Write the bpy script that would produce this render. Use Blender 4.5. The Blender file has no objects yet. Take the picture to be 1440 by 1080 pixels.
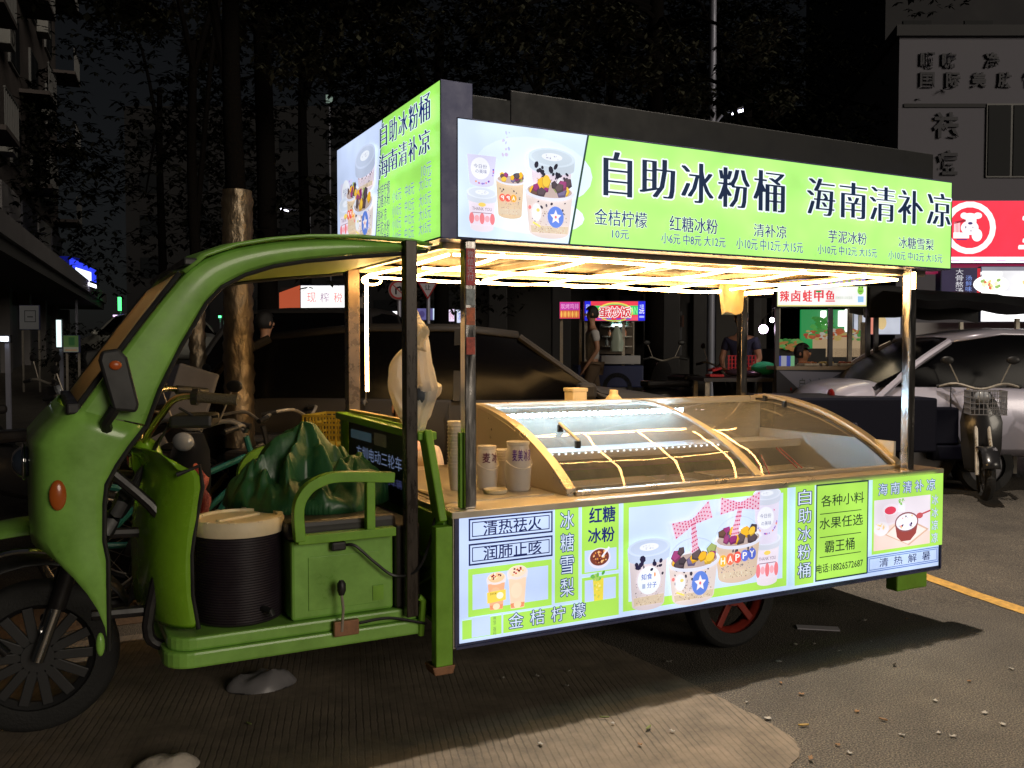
import bpy, bmesh, math, random
from mathutils import Vector, Matrix
import numpy as np
random.seed(7)
R = math.radians
sc = bpy.context.scene
col = sc.collection

# ------------------------------------------------------------------ camera
CAM = Vector((-1.46025, -3.2985, 1.5))
YAW = R(62.5); PIT = math.atan(45 / 1265.0)
HF = Vector((math.cos(YAW), math.sin(YAW), 0)); RT = Vector((math.sin(YAW), -math.cos(YAW), 0))
FW = HF * math.cos(PIT) - Vector((0, 0, 1)) * math.sin(PIT)
UP = Vector((0, 0, 1)) * math.cos(PIT) + HF * math.sin(PIT)
cam_d = bpy.data.cameras.new('camera'); cam = bpy.data.objects.new('camera', cam_d); col.objects.link(cam)
cam.location = CAM; cam.rotation_euler = (math.pi / 2 - PIT, 0, YAW - math.pi / 2)
cam_d.sensor_width = 36; cam_d.lens = 36 * 1265 / 1440.0; cam_d.clip_end = 600; cam_d.clip_start = 0.05
sc.camera = cam
# ------------------------------------------------------------------ world, sun, exposure
w = bpy.data.worlds.new('World'); sc.world = w; w.use_nodes = True
nt = w.node_tree; nt.nodes.clear()
sky = nt.nodes.new('ShaderNodeTexSky'); sky.sky_type = 'NISHITA'; sky.sun_disc = False
sky.sun_elevation = R(32); sky.sun_rotation = R(167)
bg = nt.nodes.new('ShaderNodeBackground'); bg.inputs['Strength'].default_value = 0.0013
out = nt.nodes.new('ShaderNodeOutputWorld')
hs = nt.nodes.new('ShaderNodeHueSaturation'); hs.inputs['Saturation'].default_value = .35; nt.links.new(sky.outputs[0], hs.inputs['Color']); nt.links.new(hs.outputs[0], bg.inputs[0]); nt.links.new(bg.outputs[0], out.inputs[0])
sun_d = bpy.data.lights.new('shopfront_glow_standin', 'SUN'); sun_d.energy = 0.95; sun_d.angle = R(24); sun_d.color = (1, .88, .72)  # weak low sun added for the glow of unseen shopfronts behind the camera
sun = bpy.data.objects.new('shopfront_glow_standin', sun_d); col.objects.link(sun)
def aim(o, v):
    o.rotation_euler = Vector(v).to_track_quat('-Z', 'Y').to_euler()
aim(sun, (-0.22, 0.93, -0.27))
spot_d = bpy.data.lights.new('overhead_street_lamp_light', 'SPOT'); spot_d.energy = 4300; spot_d.color = (1, .87, .73)
spot_d.shadow_soft_size = 0.035; spot_d.spot_size = R(66); spot_d.spot_blend = 0.85
spot = bpy.data.objects.new('overhead_street_lamp_light', spot_d); col.objects.link(spot)
spot.location = (2.95, 0.62, 9.0); aim(spot, (.03, -.06, -1))
sc.view_settings.view_transform = 'Standard'; sc.view_settings.look = 'None'
sc.view_settings.exposure = 0; sc.view_settings.gamma = 1
sc.render.engine = 'CYCLES'
sc.cycles.use_denoising = True
sc.cycles.max_bounces = 8; sc.cycles.transparent_max_bounces = 16
sc.cycles.sample_clamp_indirect = 6; sc.cycles.caustics_reflective = False; sc.cycles.caustics_refractive = False

# ------------------------------------------------------------------ helpers
def P(px, py, x=None, y=None, z=None, d=None):
    """point of the place seen at a position of the 1440x1080 photograph, on a given plane"""
    v = FW + RT * ((px - 720) / 1265.0) - UP * ((py - 540) / 1265.0)
    if x is not None: t = (x - CAM.x) / v.x
    elif y is not None: t = (y - CAM.y) / v.y
    elif z is not None: t = (z - CAM.z) / v.z
    else: t = d
    return CAM + v * t
SLOPE = 0.048
def GZ(x, y):
    d = (x - CAM.x) * HF.x + (y - CAM.y) * HF.y
    if d < 5.0: return 0.0
    if d < 6.0: return SLOPE * (d - 5.0) ** 2 / 2
    return SLOPE * (min(d, 32) - 5.5)
def G(px, d):
    """ground point in direction px at depth d"""
    p = CAM + HF * d + RT * ((px - 720) / 1265.0 * d)
    return Vector((p.x, p.y, GZ(p.x, p.y)))

MATS = {}
def mat(name, c, rough=.5, metal=0, emis=None, es=0, bump=0, bs=40, var=0, vs=6, spec=None, alpha=1, trans=0, coat=0, stretch=None, sss=0):
    if name in MATS: return MATS[name]
    m = bpy.data.materials.new(name); m.use_nodes = True; MATS[name] = m
    n = m.node_tree.nodes; l = m.node_tree.links; b = n['Principled BSDF']
    b.inputs['Base Color'].default_value = (*c, 1); b.inputs['Roughness'].default_value = rough
    b.inputs['Metallic'].default_value = metal
    if spec is not None: b.inputs['Specular IOR Level'].default_value = spec
    if alpha < 1: b.inputs['Alpha'].default_value = alpha
    if trans: b.inputs['Transmission Weight'].default_value = trans
    if coat: b.inputs['Coat Weight'].default_value = coat; b.inputs['Coat Roughness'].default_value = .1
    if emis: b.inputs['Emission Color'].default_value = (*emis, 1); b.inputs['Emission Strength'].default_value = es
    tc = n.new('ShaderNodeTexCoord'); mp = n.new('ShaderNodeMapping'); l.new(tc.outputs['Object'], mp.inputs[0])
    if stretch: mp.inputs['Scale'].default_value = stretch
    if var:
        t = n.new('ShaderNodeTexNoise'); t.inputs['Scale'].default_value = vs; t.inputs['Detail'].default_value = 8; t.inputs['Roughness'].default_value = .65
        l.new(mp.outputs[0], t.inputs['Vector'])
        r = n.new('ShaderNodeMapRange'); r.inputs[1].default_value = .3; r.inputs[2].default_value = .7
        r.inputs[3].default_value = 1 - var; r.inputs[4].default_value = 1 + var; l.new(t.outputs['Fac'], r.inputs[0])
        mx = n.new('ShaderNodeVectorMath'); mx.operation = 'SCALE'; mx.inputs[0].default_value = c
        l.new(r.outputs[0], mx.inputs['Scale']); l.new(mx.outputs[0], b.inputs['Base Color'])
        r2 = n.new('ShaderNodeMapRange'); r2.inputs[1].default_value = .3; r2.inputs[2].default_value = .7
        r2.inputs[3].default_value = max(.02, rough - .12); r2.inputs[4].default_value = min(1, rough + .15)
        l.new(t.outputs['Fac'], r2.inputs[0]); l.new(r2.outputs[0], b.inputs['Roughness'])
    if bump:
        t2 = n.new('ShaderNodeTexNoise'); t2.inputs['Scale'].default_value = bs; t2.inputs['Detail'].default_value = 6
        l.new(mp.outputs[0], t2.inputs['Vector'])
        bu = n.new('ShaderNodeBump'); bu.inputs['Strength'].default_value = bump; bu.inputs['Distance'].default_value = .02
        l.new(t2.outputs['Fac'], bu.inputs['Height']); l.new(bu.outputs[0], b.inputs['Normal'])
    return m
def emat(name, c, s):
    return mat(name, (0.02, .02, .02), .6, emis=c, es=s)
def s2l(r, g, b):
    f = lambda v: (v / 255 / 12.92) if v / 255 <= .04045 else ((v / 255 + .055) / 1.055) ** 2.4
    return (f(r), f(g), f(b))
def print_mat(name, strength, lo=.86, hi=1.1):
    if name in MATS: return MATS[name]
    m = bpy.data.materials.new(name); m.use_nodes = True; MATS[name] = m
    n = m.node_tree.nodes; l = m.node_tree.links; b = n['Principled BSDF']
    a = n.new('ShaderNodeVertexColor'); a.layer_name = 'Col'
    b.inputs['Roughness'].default_value = .35; b.inputs['Specular IOR Level'].default_value = .25
    s = n.new('ShaderNodeVectorMath'); s.operation = 'SCALE'; s.inputs['Scale'].default_value = .5
    l.new(a.outputs['Color'], s.inputs[0]); l.new(s.outputs[0], b.inputs['Base Color'])
    tc = n.new('ShaderNodeTexCoord'); t = n.new('ShaderNodeTexNoise'); t.inputs['Scale'].default_value = 3.2; t.inputs['Detail'].default_value = 2
    l.new(tc.outputs['Object'], t.inputs['Vector'])
    r = n.new('ShaderNodeMapRange'); r.inputs[1].default_value = .3; r.inputs[2].default_value = .7
    r.inputs[3].default_value = strength * lo; r.inputs[4].default_value = strength * hi
    l.new(t.outputs['Fac'], r.inputs[0])
    l.new(a.outputs['Color'], b.inputs['Emission Color']); l.new(r.outputs[0], b.inputs['Emission Strength'])
    return m

def wloc(o):
    v = Vector((0, 0, 0))
    while o is not None: v = v + o.location; o = o.parent
    return v
def tag(o, label=None, cat=None, group=None, kind=None):
    if label: o['label'] = label
    if cat: o['category'] = cat
    if group: o['group'] = group
    if kind: o['kind'] = kind
    return o
def thing(name, label, cat, loc=(0, 0, 0), rz=0, group=None):
    o = bpy.data.objects.new(name, None); col.objects.link(o); o.location = loc; o.rotation_euler.z = rz
    o.empty_display_size = .1
    return tag(o, label, cat, group)
def copy_tree(o, parent=None):
    c = o.copy(); col.objects.link(c); c.parent = parent
    for ch in list(o.children): copy_tree(ch, c)
    return c
class M:
    def __init__(s): s.v = []; s.f = []
    def add(s, vs, fs):
        b = len(s.v); s.v += [tuple(x) for x in vs]; s.f += [tuple(b + i for i in f) for f in fs]; return s
    def box(s, c, d, rz=0, rot=None):
        hx, hy, hz = d[0] / 2, d[1] / 2, d[2] / 2
        m = rot or Matrix.Rotation(rz, 3, 'Z'); c = Vector(c)
        vs = [c + m @ Vector((x * hx, y * hy, z * hz)) for x in (-1, 1) for y in (-1, 1) for z in (-1, 1)]
        return s.add(vs, [(0, 1, 3, 2), (4, 6, 7, 5), (0, 4, 5, 1), (2, 3, 7, 6), (0, 2, 6, 4), (1, 5, 7, 3)])
    def bb(s, a, b):
        return s.box([(a[i] + b[i]) / 2 for i in range(3)], [abs(a[i] - b[i]) for i in range(3)])
    def beam(s, p0, p1, wd, ht, up=(0, 0, 1)):
        p0, p1 = Vector(p0), Vector(p1); d = (p1 - p0); L = d.length; d.normalize()
        u = Vector(up); sx = d.cross(u)
        if sx.length < 1e-3: sx = d.cross(Vector((1, 0, 0)))
        sx.normalize(); uu = sx.cross(d)
        m = Matrix((sx, d, uu)).transposed()
        return s.box((p0 + p1) / 2, (wd, L, ht), rot=m)
    def ring(s, rings, close=True, cap0=True, cap1=True):
        n = len(rings[0]); b = len(s.v)
        for r in rings: s.v += [tuple(p) for p in r]
        for i in range(len(rings) - 1):
            for j in range(n if close else n - 1):
                k = (j + 1) % n
                s.f.append((b + i * n + j, b + i * n + k, b + (i + 1) * n + k, b + (i + 1) * n + j))
        if cap0 and close: s.f.append(tuple(b + j for j in range(n - 1, -1, -1)))
        if cap1 and close: s.f.append(tuple(b + (len(rings) - 1) * n + j for j in range(n)))
        return s
    def tube(s, path, r, n=10, closed=False, cap=True):
        path = [Vector(p) for p in path]; rs = r if isinstance(r, (list, tuple)) else [r] * len(path)
        rings = []; prev = None
        for i, p in enumerate(path):
            if closed: t = path[(i + 1) % len(path)] - path[i - 1]
            else: t = path[min(i + 1, len(path) - 1)] - path[max(i - 1, 0)]
            t.normalize()
            if prev is None:
                a = Vector((0, 0, 1)) if abs(t.z) < .9 else Vector((1, 0, 0)); u = t.cross(a).normalized()
            else:
                u = (prev - t * prev.dot(t)).normalized()
            prev = u; v = t.cross(u)
            rings.append([p + (u * math.cos(q) + v * math.sin(q)) * rs[i] for q in [2 * math.pi * k / n for k in range(n)]])
        if closed:
            rings.append(rings[0]); return s.ring(rings, True, False, False)
        return s.ring(rings, True, cap, cap)
    def cyl(s, p0, p1, r0, r1=None, n=20): return s.tube([p0, p1], [r0, r0 if r1 is None else r1], n)
    def lathe(s, c, prof, n=28, axis='z', sx=1, sy=1, cap=True):
        rings = []
        for r, h in prof:
            rr = []
            for k in range(n):
                q = 2 * math.pi * k / n; a, b_ = r * math.cos(q) * sx, r * math.sin(q) * sy
                if axis == 'z': p = (c[0] + a, c[1] + b_, c[2] + h)
                elif axis == 'y': p = (c[0] + a, c[1] + h, c[2] - b_)
                else: p = (c[0] + h, c[1] + a, c[2] + b_)
                rr.append(p)
            rings.append(rr)
        return s.ring(rings, True, cap, cap)
    def sph(s, c, r, n=12, sc_=(1, 1, 1)):
        prof = [(max(1e-4, math.sin(math.pi * i / n)) * r, -math.cos(math.pi * i / n) * r * sc_[2]) for i in range(n + 1)]
        return s.lathe(c, prof, n * 2, 'z', sc_[0], sc_[1])
    def torus(s, c, R_, r, axis='y', n=32, m=10, a0=0, a1=2 * math.pi):
        full = abs(a1 - a0 - 2 * math.pi) < 1e-6; pts = []
        for k in range(n if full else n + 1):
            q = a0 + (a1 - a0) * k / n; a, b_ = R_ * math.cos(q), R_ * math.sin(q)
            pts.append((c[0] + a, c[1], c[2] + b_) if axis == 'y' else ((c[0], c[1] + a, c[2] + b_) if axis == 'x' else (c[0] + a, c[1] + b_, c[2])))
        return s.tube(pts, r, m, closed=full)
    def prism(s, poly, fn, t0, t1):
        """poly 2D (a,b), fn(a,b,t)->3D"""
        n = len(poly); b = len(s.v)
        s.v += [tuple(fn(a, c, t0)) for a, c in poly] + [tuple(fn(a, c, t1)) for a, c in poly]
        s.f.append(tuple(b + i for i in range(n))); s.f.append(tuple(b + n + i for i in range(n - 1, -1, -1)))
        for i in range(n):
            j = (i + 1) % n; s.f.append((b + i, b + n + i, b + n + j, b + j))
        return s
    def grid(s, rows):
        return s.ring(rows, close=False)
    def build(s, name, m=None, parent=None, smooth=False, bevel=0, solid=0, sub=0, local=False, auto=True, mats=None, weld=False):
        me = bpy.data.meshes.new(name)
        off = Vector((0, 0, 0))
        if parent is not None and not local: off = wloc(parent)
        me.from_pydata([(a - off.x, b - off.y, c - off.z) for a, b, c in s.v], [], s.f); me.update()
        bm = bmesh.new(); bm.from_mesh(me)
        if weld: bmesh.ops.remove_doubles(bm, verts=bm.verts, dist=1e-5)
        bmesh.ops.recalc_face_normals(bm, faces=bm.faces); bm.to_mesh(me); bm.free()
        o = bpy.data.objects.new(name, me); col.objects.link(o)
        if m is not None: me.materials.append(m)
        for x in (mats or []): me.materials.append(x)
        if parent is not None: o.parent = parent
        if smooth:
            me.shade_smooth()
            try: me.set_sharp_from_angle(angle=R(40))
            except Exception: pass
        if solid:
            q = o.modifiers.new('solid', 'SOLIDIFY'); q.thickness = solid; q.offset = 0
        if bevel:
            q = o.modifiers.new('bevel', 'BEVEL'); q.width = bevel; q.segments = 2; q.limit_method = 'ANGLE'
        if sub:
            q = o.modifiers.new('sub', 'SUBSURF'); q.levels = sub; q.render_levels = sub
        return o
def catmull(pts, k=6):
    pts = [Vector(p) for p in pts]; o = []
    for i in range(len(pts) - 1):
        p0 = pts[max(i - 1, 0)]; p1 = pts[i]; p2 = pts[i + 1]; p3 = pts[min(i + 2, len(pts) - 1)]
        for j in range(k):
            t = j / k
            o.append(.5 * ((2 * p1) + (p2 - p0) * t + (2 * p0 - 5 * p1 + 4 * p2 - p3) * t * t + (3 * p1 - p0 - 3 * p2 + p3) * t ** 3))
    o.append(pts[-1]); return o

# ---- lettering: glyph outlines turned into meshes
_tc = {}
def glyphs(body, off):
    k = (body, off)
    if k in _tc: return _tc[k]
    cu = bpy.data.curves.new('t', 'FONT'); cu.body = body; cu.offset = off; cu.resolution_u = 2; cu.fill_mode = 'FRONT'
    o = bpy.data.objects.new('t', cu); col.objects.link(o)
    bpy.context.view_layer.update()
    dg = bpy.context.evaluated_depsgraph_get()
    me = bpy.data.meshes.new_from_object(o.evaluated_get(dg))
    vs = [(v.co.x, v.co.y) for v in me.vertices]; fs = [tuple(p.vertices) for p in me.polygons]
    col.objects.unlink(o); bpy.data.objects.remove(o); bpy.data.curves.remove(cu); bpy.data.meshes.remove(me)
    _tc[k] = (vs, fs); return _tc[k]
class Print:
    """a flat print with its own glow: coloured shapes laid in very thin layers on a plane"""
    def __init__(s, o, ud, vd, nd):
        s.o, s.ud, s.vd, s.nd = Vector(o), Vector(ud), Vector(vd), Vector(nd)
        s.v = []; s.f = []; s.c = []; s.k = 0; s.step = 0.00003
    def lay(s): s.k += 1; return s.k * s.step
    def _add(s, pts, faces, c, h=None):
        h = s.lay() if h is None else h; b = len(s.v)
        for u, v in pts: s.v.append(tuple(s.o + s.ud * u + s.vd * v + s.nd * h))
        for f in faces: s.f.append(tuple(b + i for i in f)); s.c.append(c)
    def poly(s, pts, c, h=None): s._add(pts, [tuple(range(len(pts)))], s2l(*c), h)
    def rect(s, u0, v0, u1, v1, c, h=None): s.poly([(u0, v0), (u1, v0), (u1, v1), (u0, v1)], c, h)
    def frame(s, u0, v0, u1, v1, t, c):
        h = s.lay()
        for a in ((u0, v0, u1, v0 + t), (u0, v1 - t, u1, v1), (u0, v0 + t, u0 + t, v1 - t), (u1 - t, v0 + t, u1, v1 - t)): s.rect(*a, c, h)
    def ell(s, u, v, a, b, c, rot=0, n=22, h=None, a0=0, a1=2 * math.pi):
        pts = []
        for i in range(n):
            q = a0 + (a1 - a0) * i / (n if a1 - a0 > 6.28 else n - 1); x, y = a * math.cos(q), b * math.sin(q)
            pts.append((u + x * math.cos(rot) - y * math.sin(rot), v + x * math.sin(rot) + y * math.cos(rot)))
        s.poly(pts, c, h)
    def line(s, pts, t, c):
        h = s.lay()
        for (x0, y0), (x1, y1) in zip(pts, pts[1:]):
            dx, dy = x1 - x0, y1 - y0; L = math.hypot(dx, dy) or 1; nx, ny = -dy / L * t / 2, dx / L * t / 2
            s.poly([(x0 + nx, y0 + ny), (x0 - nx, y0 - ny), (x1 - nx, y1 - ny), (x1 + nx, y1 + ny)], c, h)
    def text(s, body, u0, v0, u1, v1, c, off=0.0, halo=None, hoff=.05, song=0, mirror=False, fill=None, shear=0):
        """fit body into the box; song = extra width of upright strokes; halo = colour of the outline"""
        vs, fs = glyphs(body, 0.0)
        xs = [p[0] for p in vs]; ys = [p[1] for p in vs]
        x0, x1, y0, y1 = min(xs), max(xs), min(ys), max(ys)
        sx, sy = (u1 - u0) / (x1 - x0), (v1 - v0) / (y1 - y0)
        gv, gf = glyphs(body, -.015 if song > .02 else 0.0)
        def put(rad, cc, song_):
            cps = [(0, 0)]
            if rad > .004:
                m_ = 10 if rad > .03 else 6
                cps = [(math.cos(6.2832 * i / m_) * rad, math.sin(6.2832 * i / m_) * rad) for i in range(m_)] + [(0, 0)]
            if song_: cps = [(a + d, b) for a, b in cps for d in ([-song_, -song_ * .5, 0, song_ * .5, song_] if rad <= .004 else [-song_, song_])]
            h0 = s.lay()
            for k, (dx, dy) in enumerate(cps):
                pts = []
                for a, b in gv:
                    t = (a - x0 + dx) * sx
                    if mirror: t = (u1 - u0) - t
                    pts.append((u0 + t + shear * (b - y0) * sy, v0 + (b - y0 + dy) * sy))
                s._add(pts, gf, s2l(*cc), h0 + k * 4e-6)
            s.k += 2
        if halo: put(max(off, 0) + hoff, halo, song)
        put(off, c, song)
    def vtext(s, body, u0, v0, u1, v1, c, gap=.12, **k):
        n = len(body); H = (v1 - v0) / (n + gap * (n - 1))
        for i, ch in enumerate(body):
            t = v1 - i * H * (1 + gap); s.text(ch, u0, t - H, u1, t, c, **k)
    def clip(s, u0, v0, u1, v1): pass
    def build(s, name, parent, m):
        off = wloc(parent) if parent is not None else Vector((0, 0, 0))
        me = bpy.data.meshes.new(name); me.from_pydata([(a - off.x, b - off.y, c - off.z) for a, b, c in s.v], [], s.f)
        at = me.color_attributes.new('Col', 'FLOAT_COLOR', 'CORNER')
        data = []
        for f, c in zip(s.f, s.c): data += list((*c, 1.0)) * len(f)
        at.data.foreach_set('color', data)
        me.materials.append(m); me.update()
        o = bpy.data.objects.new(name, me); col.objects.link(o)
        if parent is not None: o.parent = parent
        return o

# ---- people
def skin_mesh(name, joints, bones, m, parent, sub=2):
    """joints: list of ((x,y,z), rx, ry); bones: edges. One continuous skinned surface."""
    me = bpy.data.meshes.new('b'); me.from_pydata([j[0] for j in joints], bones, []); me.update()
    o = bpy.data.objects.new('b', me); col.objects.link(o)
    sk = o.modifiers.new('skin', 'SKIN'); sk.use_smooth_shade = True; sk.branch_smoothing = .4
    for i, j in enumerate(joints):
        me.skin_vertices[0].data[i].radius = (j[1], j[2] if len(j) > 2 else j[1])
        me.skin_vertices[0].data[i].use_root = (i == 0)
    sb = o.modifiers.new('sub', 'SUBSURF'); sb.levels = sub; sb.render_levels = sub
    bpy.context.view_layer.update()
    dg = bpy.context.evaluated_depsgraph_get()
    r = bpy.data.meshes.new_from_object(o.evaluated_get(dg)); r.name = name
    bpy.data.objects.remove(o); bpy.data.meshes.remove(me)
    r.materials.clear(); r.materials.append(m)
    for p in r.polygons: p.use_smooth = True
    q = bpy.data.objects.new(name, r); col.objects.link(q); q.parent = parent
    return q

# ------------------------------------------------------------------ materials
GREEN = mat('green_paint', (.24, .50, .085), .38, var=.24, vs=5, coat=.4, bump=.03, bs=9)
GREEN2 = mat('green_paint_frame', (.19, .42, .03), .42, var=.18, vs=9, bump=.04, bs=30)
BLACKM = mat('black_painted_steel', (.018, .016, .017), .35, var=.3, vs=20)
BLACKP = mat('black_plastic', (.015, .015, .016), .45, var=.2, vs=12)
RUBBER = mat('rubber', (.012, .012, .012), .8, bump=.25, bs=90, var=.3)
STEEL = mat('brushed_steel', (.68, .61, .50), .33, .72, var=.05, vs=3)
STEELD = mat('dull_steel', (.46, .42, .36), .42, .6, var=.2, vs=20)
POSTM = mat('polished_post', (.55, .52, .5), .16, 1, var=.25, vs=10, bump=.02, bs=12, stretch=(4, 4, .5))
CHROME = mat('chrome', (.75, .75, .75), .08, 1)
NAVY = mat('dark_lightbox_casing', (.06, .068, .16), .4, .2, var=.25, vs=6)
CREAM = mat('cream_plastic', (.78, .66, .45), .5, var=.06, vs=20)
FROST = mat('frosted_cup_plastic', (.85, .8, .72), .35, trans=.0, var=.05, alpha=.62)
BAGM = bpy.data.materials.new('thin_white_bag_plastic'); BAGM.use_nodes = True
_n = BAGM.node_tree.nodes; _l = BAGM.node_tree.links; _b = _n['Principled BSDF']; _b.inputs['Base Color'].default_value = (.9, .86, .8, 1); _b.inputs['Roughness'].default_value = .38
_tr = _n.new('ShaderNodeBsdfTranslucent'); _tr.inputs[0].default_value = (.95, .9, .82, 1); _mm = _n.new('ShaderNodeMixShader'); _mm.inputs[0].default_value = .5
_l.new(_b.outputs[0], _mm.inputs[1]); _l.new(_tr.outputs[0], _mm.inputs[2]); _l.new(_mm.outputs[0], _n['Material Output'].inputs[0])
LITW = print_mat('backlit_print', 1.0, .84, 1.12)
LITT = print_mat('backlit_print_bright', 1.06, .84, 1.22)
LITD = print_mat('faint_glow_print', 0.06)  # prints without a lamp emit faintly in place of light falling on them
LITM = print_mat('dim_print', 0.3)  # board lettering emits a little in place of light falling on it
LEDW = emat('warm_led_tube', (1, .58, .20), 44)
LEDH = emat('white_led', (.45, .72, 1), 150)
GLASS = bpy.data.materials.new('clear_glass'); GLASS.use_nodes = True; MATS['clear_glass'] = GLASS
_n = GLASS.node_tree.nodes; _l = GLASS.node_tree.links; _n.clear()
_o = _n.new('ShaderNodeOutputMaterial'); _mx = _n.new('ShaderNodeMixShader'); _t = _n.new('ShaderNodeBsdfTransparent'); _g = _n.new('ShaderNodeBsdfGlossy')
_t.inputs[0].default_value = (.9, .91, .9, 1); _g.inputs['Roughness'].default_value = .015
_f = _n.new('ShaderNodeFresnel'); _f.inputs[0].default_value = 1.5
_tn = _n.new('ShaderNodeTexNoise'); _tn.inputs['Scale'].default_value = 2.2; _bu = _n.new('ShaderNodeBump'); _bu.inputs['Strength'].default_value = .06; _bu.inputs['Distance'].default_value = .05
_l.new(_tn.outputs['Fac'], _bu.inputs['Height']); _l.new(_bu.outputs[0], _g.inputs['Normal'])
_l.new(_f.outputs[0], _mx.inputs[0]); _l.new(_t.outputs[0], _mx.inputs[1]); _l.new(_g.outputs[0], _mx.inputs[2]); _df = _n.new('ShaderNodeBsdfDiffuse'); _df.inputs[0].default_value = (.6, .62, .64, 1); _m2 = _n.new('ShaderNodeMixShader'); _m2.inputs[0].default_value = .13
_l.new(_mx.outputs[0], _m2.inputs[1]); _l.new(_df.outputs[0], _m2.inputs[2]); _l.new(_m2.outputs[0], _o.inputs[0])
# ================================================================== GROUND
def ground():
    m = mat('asphalt', (.042, .036, .031), .85)
    n = m.node_tree.nodes; l = m.node_tree.links; b = n['Principled BSDF']
    tc = n.new('ShaderNodeTexCoord')
    a = n.new('ShaderNodeTexNoise'); a.inputs['Scale'].default_value = 150; a.inputs['Detail'].default_value = 3
    c = n.new('ShaderNodeTexNoise'); c.inputs['Scale'].default_value = 1.3; c.inputs['Detail'].default_value = 8; c.inputs['Roughness'].default_value = .7
    v = n.new('ShaderNodeTexVoronoi'); v.inputs['Scale'].default_value = 130
    for q in (a, c, v): l.new(tc.outputs['Object'], q.inputs['Vector'])
    r1 = n.new('ShaderNodeValToRGB'); r1.color_ramp.elements[0].position = .3; r1.color_ramp.elements[0].color = (.045, .041, .037, 1)
    r1.color_ramp.elements[1].position = .72; r1.color_ramp.elements[1].color = (.10, .09, .078, 1)
    r2 = n.new('ShaderNodeValToRGB'); r2.color_ramp.elements[0].position = .42; r2.color_ramp.elements[0].color = (.45, .45, .45, 1)
    r2.color_ramp.elements[1].position = .66; r2.color_ramp.elements[1].color = (2.5, 2.35, 2.1, 1)
    mx = n.new('ShaderNodeMixRGB'); mx.blend_type = 'MULTIPLY'; mx.inputs[0].default_value = 1
    l.new(c.outputs['Fac'], r1.inputs[0]); l.new(a.outputs['Fac'], r2.inputs[0]); l.new(r1.outputs[0], mx.inputs[1]); l.new(r2.outputs[0], mx.inputs[2])
    l.new(mx.outputs[0], b.inputs['Base Color'])
    bu = n.new('ShaderNodeBump'); bu.inputs['Strength'].default_value = .9; bu.inputs['Distance'].default_value = .006
    l.new(v.outputs['Distance'], bu.inputs['Height']); l.new(bu.outputs[0], b.inputs['Normal'])
    b.inputs['Roughness'].default_value = .8
    g = M(); rows = []
    ds = [-30, -8, -2, 0, 2, 4, 5, 5.2, 5.4, 5.6, 5.8, 6, 9, 12, 18, 26, 32, 60, 120, 400]
    us = [-300, -60, -20, -8, -3, 0, 3, 8, 20, 60, 300]
    for d in ds:
        rows.append([(lambda p: (p.x, p.y, GZ(p.x, p.y)))(CAM + HF * d + RT * u) for u in us])
    g.grid(rows); o = g.build('ground', m, smooth=True); tag(o, kind='structure')
    # concrete slab with broom grooves, lying just above the asphalt
    c = mat('grooved_concrete', (.17, .125, .085), .8)
    n = c.node_tree.nodes; l = c.node_tree.links; b = n['Principled BSDF']
    tc = n.new('ShaderNodeTexCoord'); mp = n.new('ShaderNodeMapping'); mp.inputs['Rotation'].default_value = (0, 0, R(17))
    l.new(tc.outputs['Object'], mp.inputs[0])
    wv = n.new('ShaderNodeTexWave'); wv.inputs['Scale'].default_value = 11; wv.inputs['Distortion'].default_value = 1.2; wv.inputs['Detail'].default_value = 3
    wv.inputs['Detail Scale'].default_value = 2
    l.new(mp.outputs[0], wv.inputs['Vector'])
    ns = n.new('ShaderNodeTexNoise'); ns.inputs['Scale'].default_value = 5; ns.inputs['Detail'].default_value = 9; ns.inputs['Roughness'].default_value = .7
    l.new(tc.outputs['Object'], ns.inputs['Vector'])
    rr = n.new('ShaderNodeValToRGB'); rr.color_ramp.elements[0].position = .3; rr.color_ramp.elements[0].color = (.10, .082, .062, 1); rr.color_ramp.elements[1].position = .7; rr.color_ramp.elements[1].color = (.25, .20, .15, 1)
    l.new(ns.outputs['Fac'], rr.inputs[0])
    w2 = n.new('ShaderNodeMapRange'); w2.inputs[1].default_value = 0; w2.inputs[2].default_value = .22; l.new(wv.outputs['Fac'], w2.inputs[0])
    n3 = n.new('ShaderNodeTexNoise'); n3.inputs['Scale'].default_value = 2.3; n3.inputs['Detail'].default_value = 4; l.new(tc.outputs['Object'], n3.inputs['Vector'])
    fl = n.new('ShaderNodeMapRange'); fl.inputs[1].default_value = .4; fl.inputs[2].default_value = .62; fl.inputs[3].default_value = .93; fl.inputs[4].default_value = .55; l.new(n3.outputs['Fac'], fl.inputs[0])
    w2b = w2; l.new(fl.outputs[0], w2.inputs[3]); w2.inputs[4].default_value = 1.0
    sm = n.new('ShaderNodeVectorMath'); sm.operation = 'SCALE'; l.new(rr.outputs[0], sm.inputs[0]); l.new(w2.outputs[0], sm.inputs['Scale']); l.new(sm.outputs[0], b.inputs['Base Color'])
    bu = n.new('ShaderNodeBump'); bu.inputs['Strength'].default_value = .5; bu.inputs['Distance'].default_value = .006
    ad = n.new('ShaderNodeMath'); ad.operation = 'ADD'; l.new(w2b.outputs[0], ad.inputs[0]); l.new(ns.outputs['Fac'], ad.inputs[1]); l.new(ad.outputs[0], bu.inputs['Height']); l.new(bu.outputs[0], b.inputs['Normal'])
    poly = [(-2.6, 1.9), (.7, 1.7), (1.03, 1.2), (1.10, .3), (1.12, -.24), (1.115, -.6), (1.10, -.74), (1.03, -.86), (.9, -.93), (.55, -1.05), (-.2, -1.3), (-2.6, -1.9)]
    rnd = random.Random(4); fine = []
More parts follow.
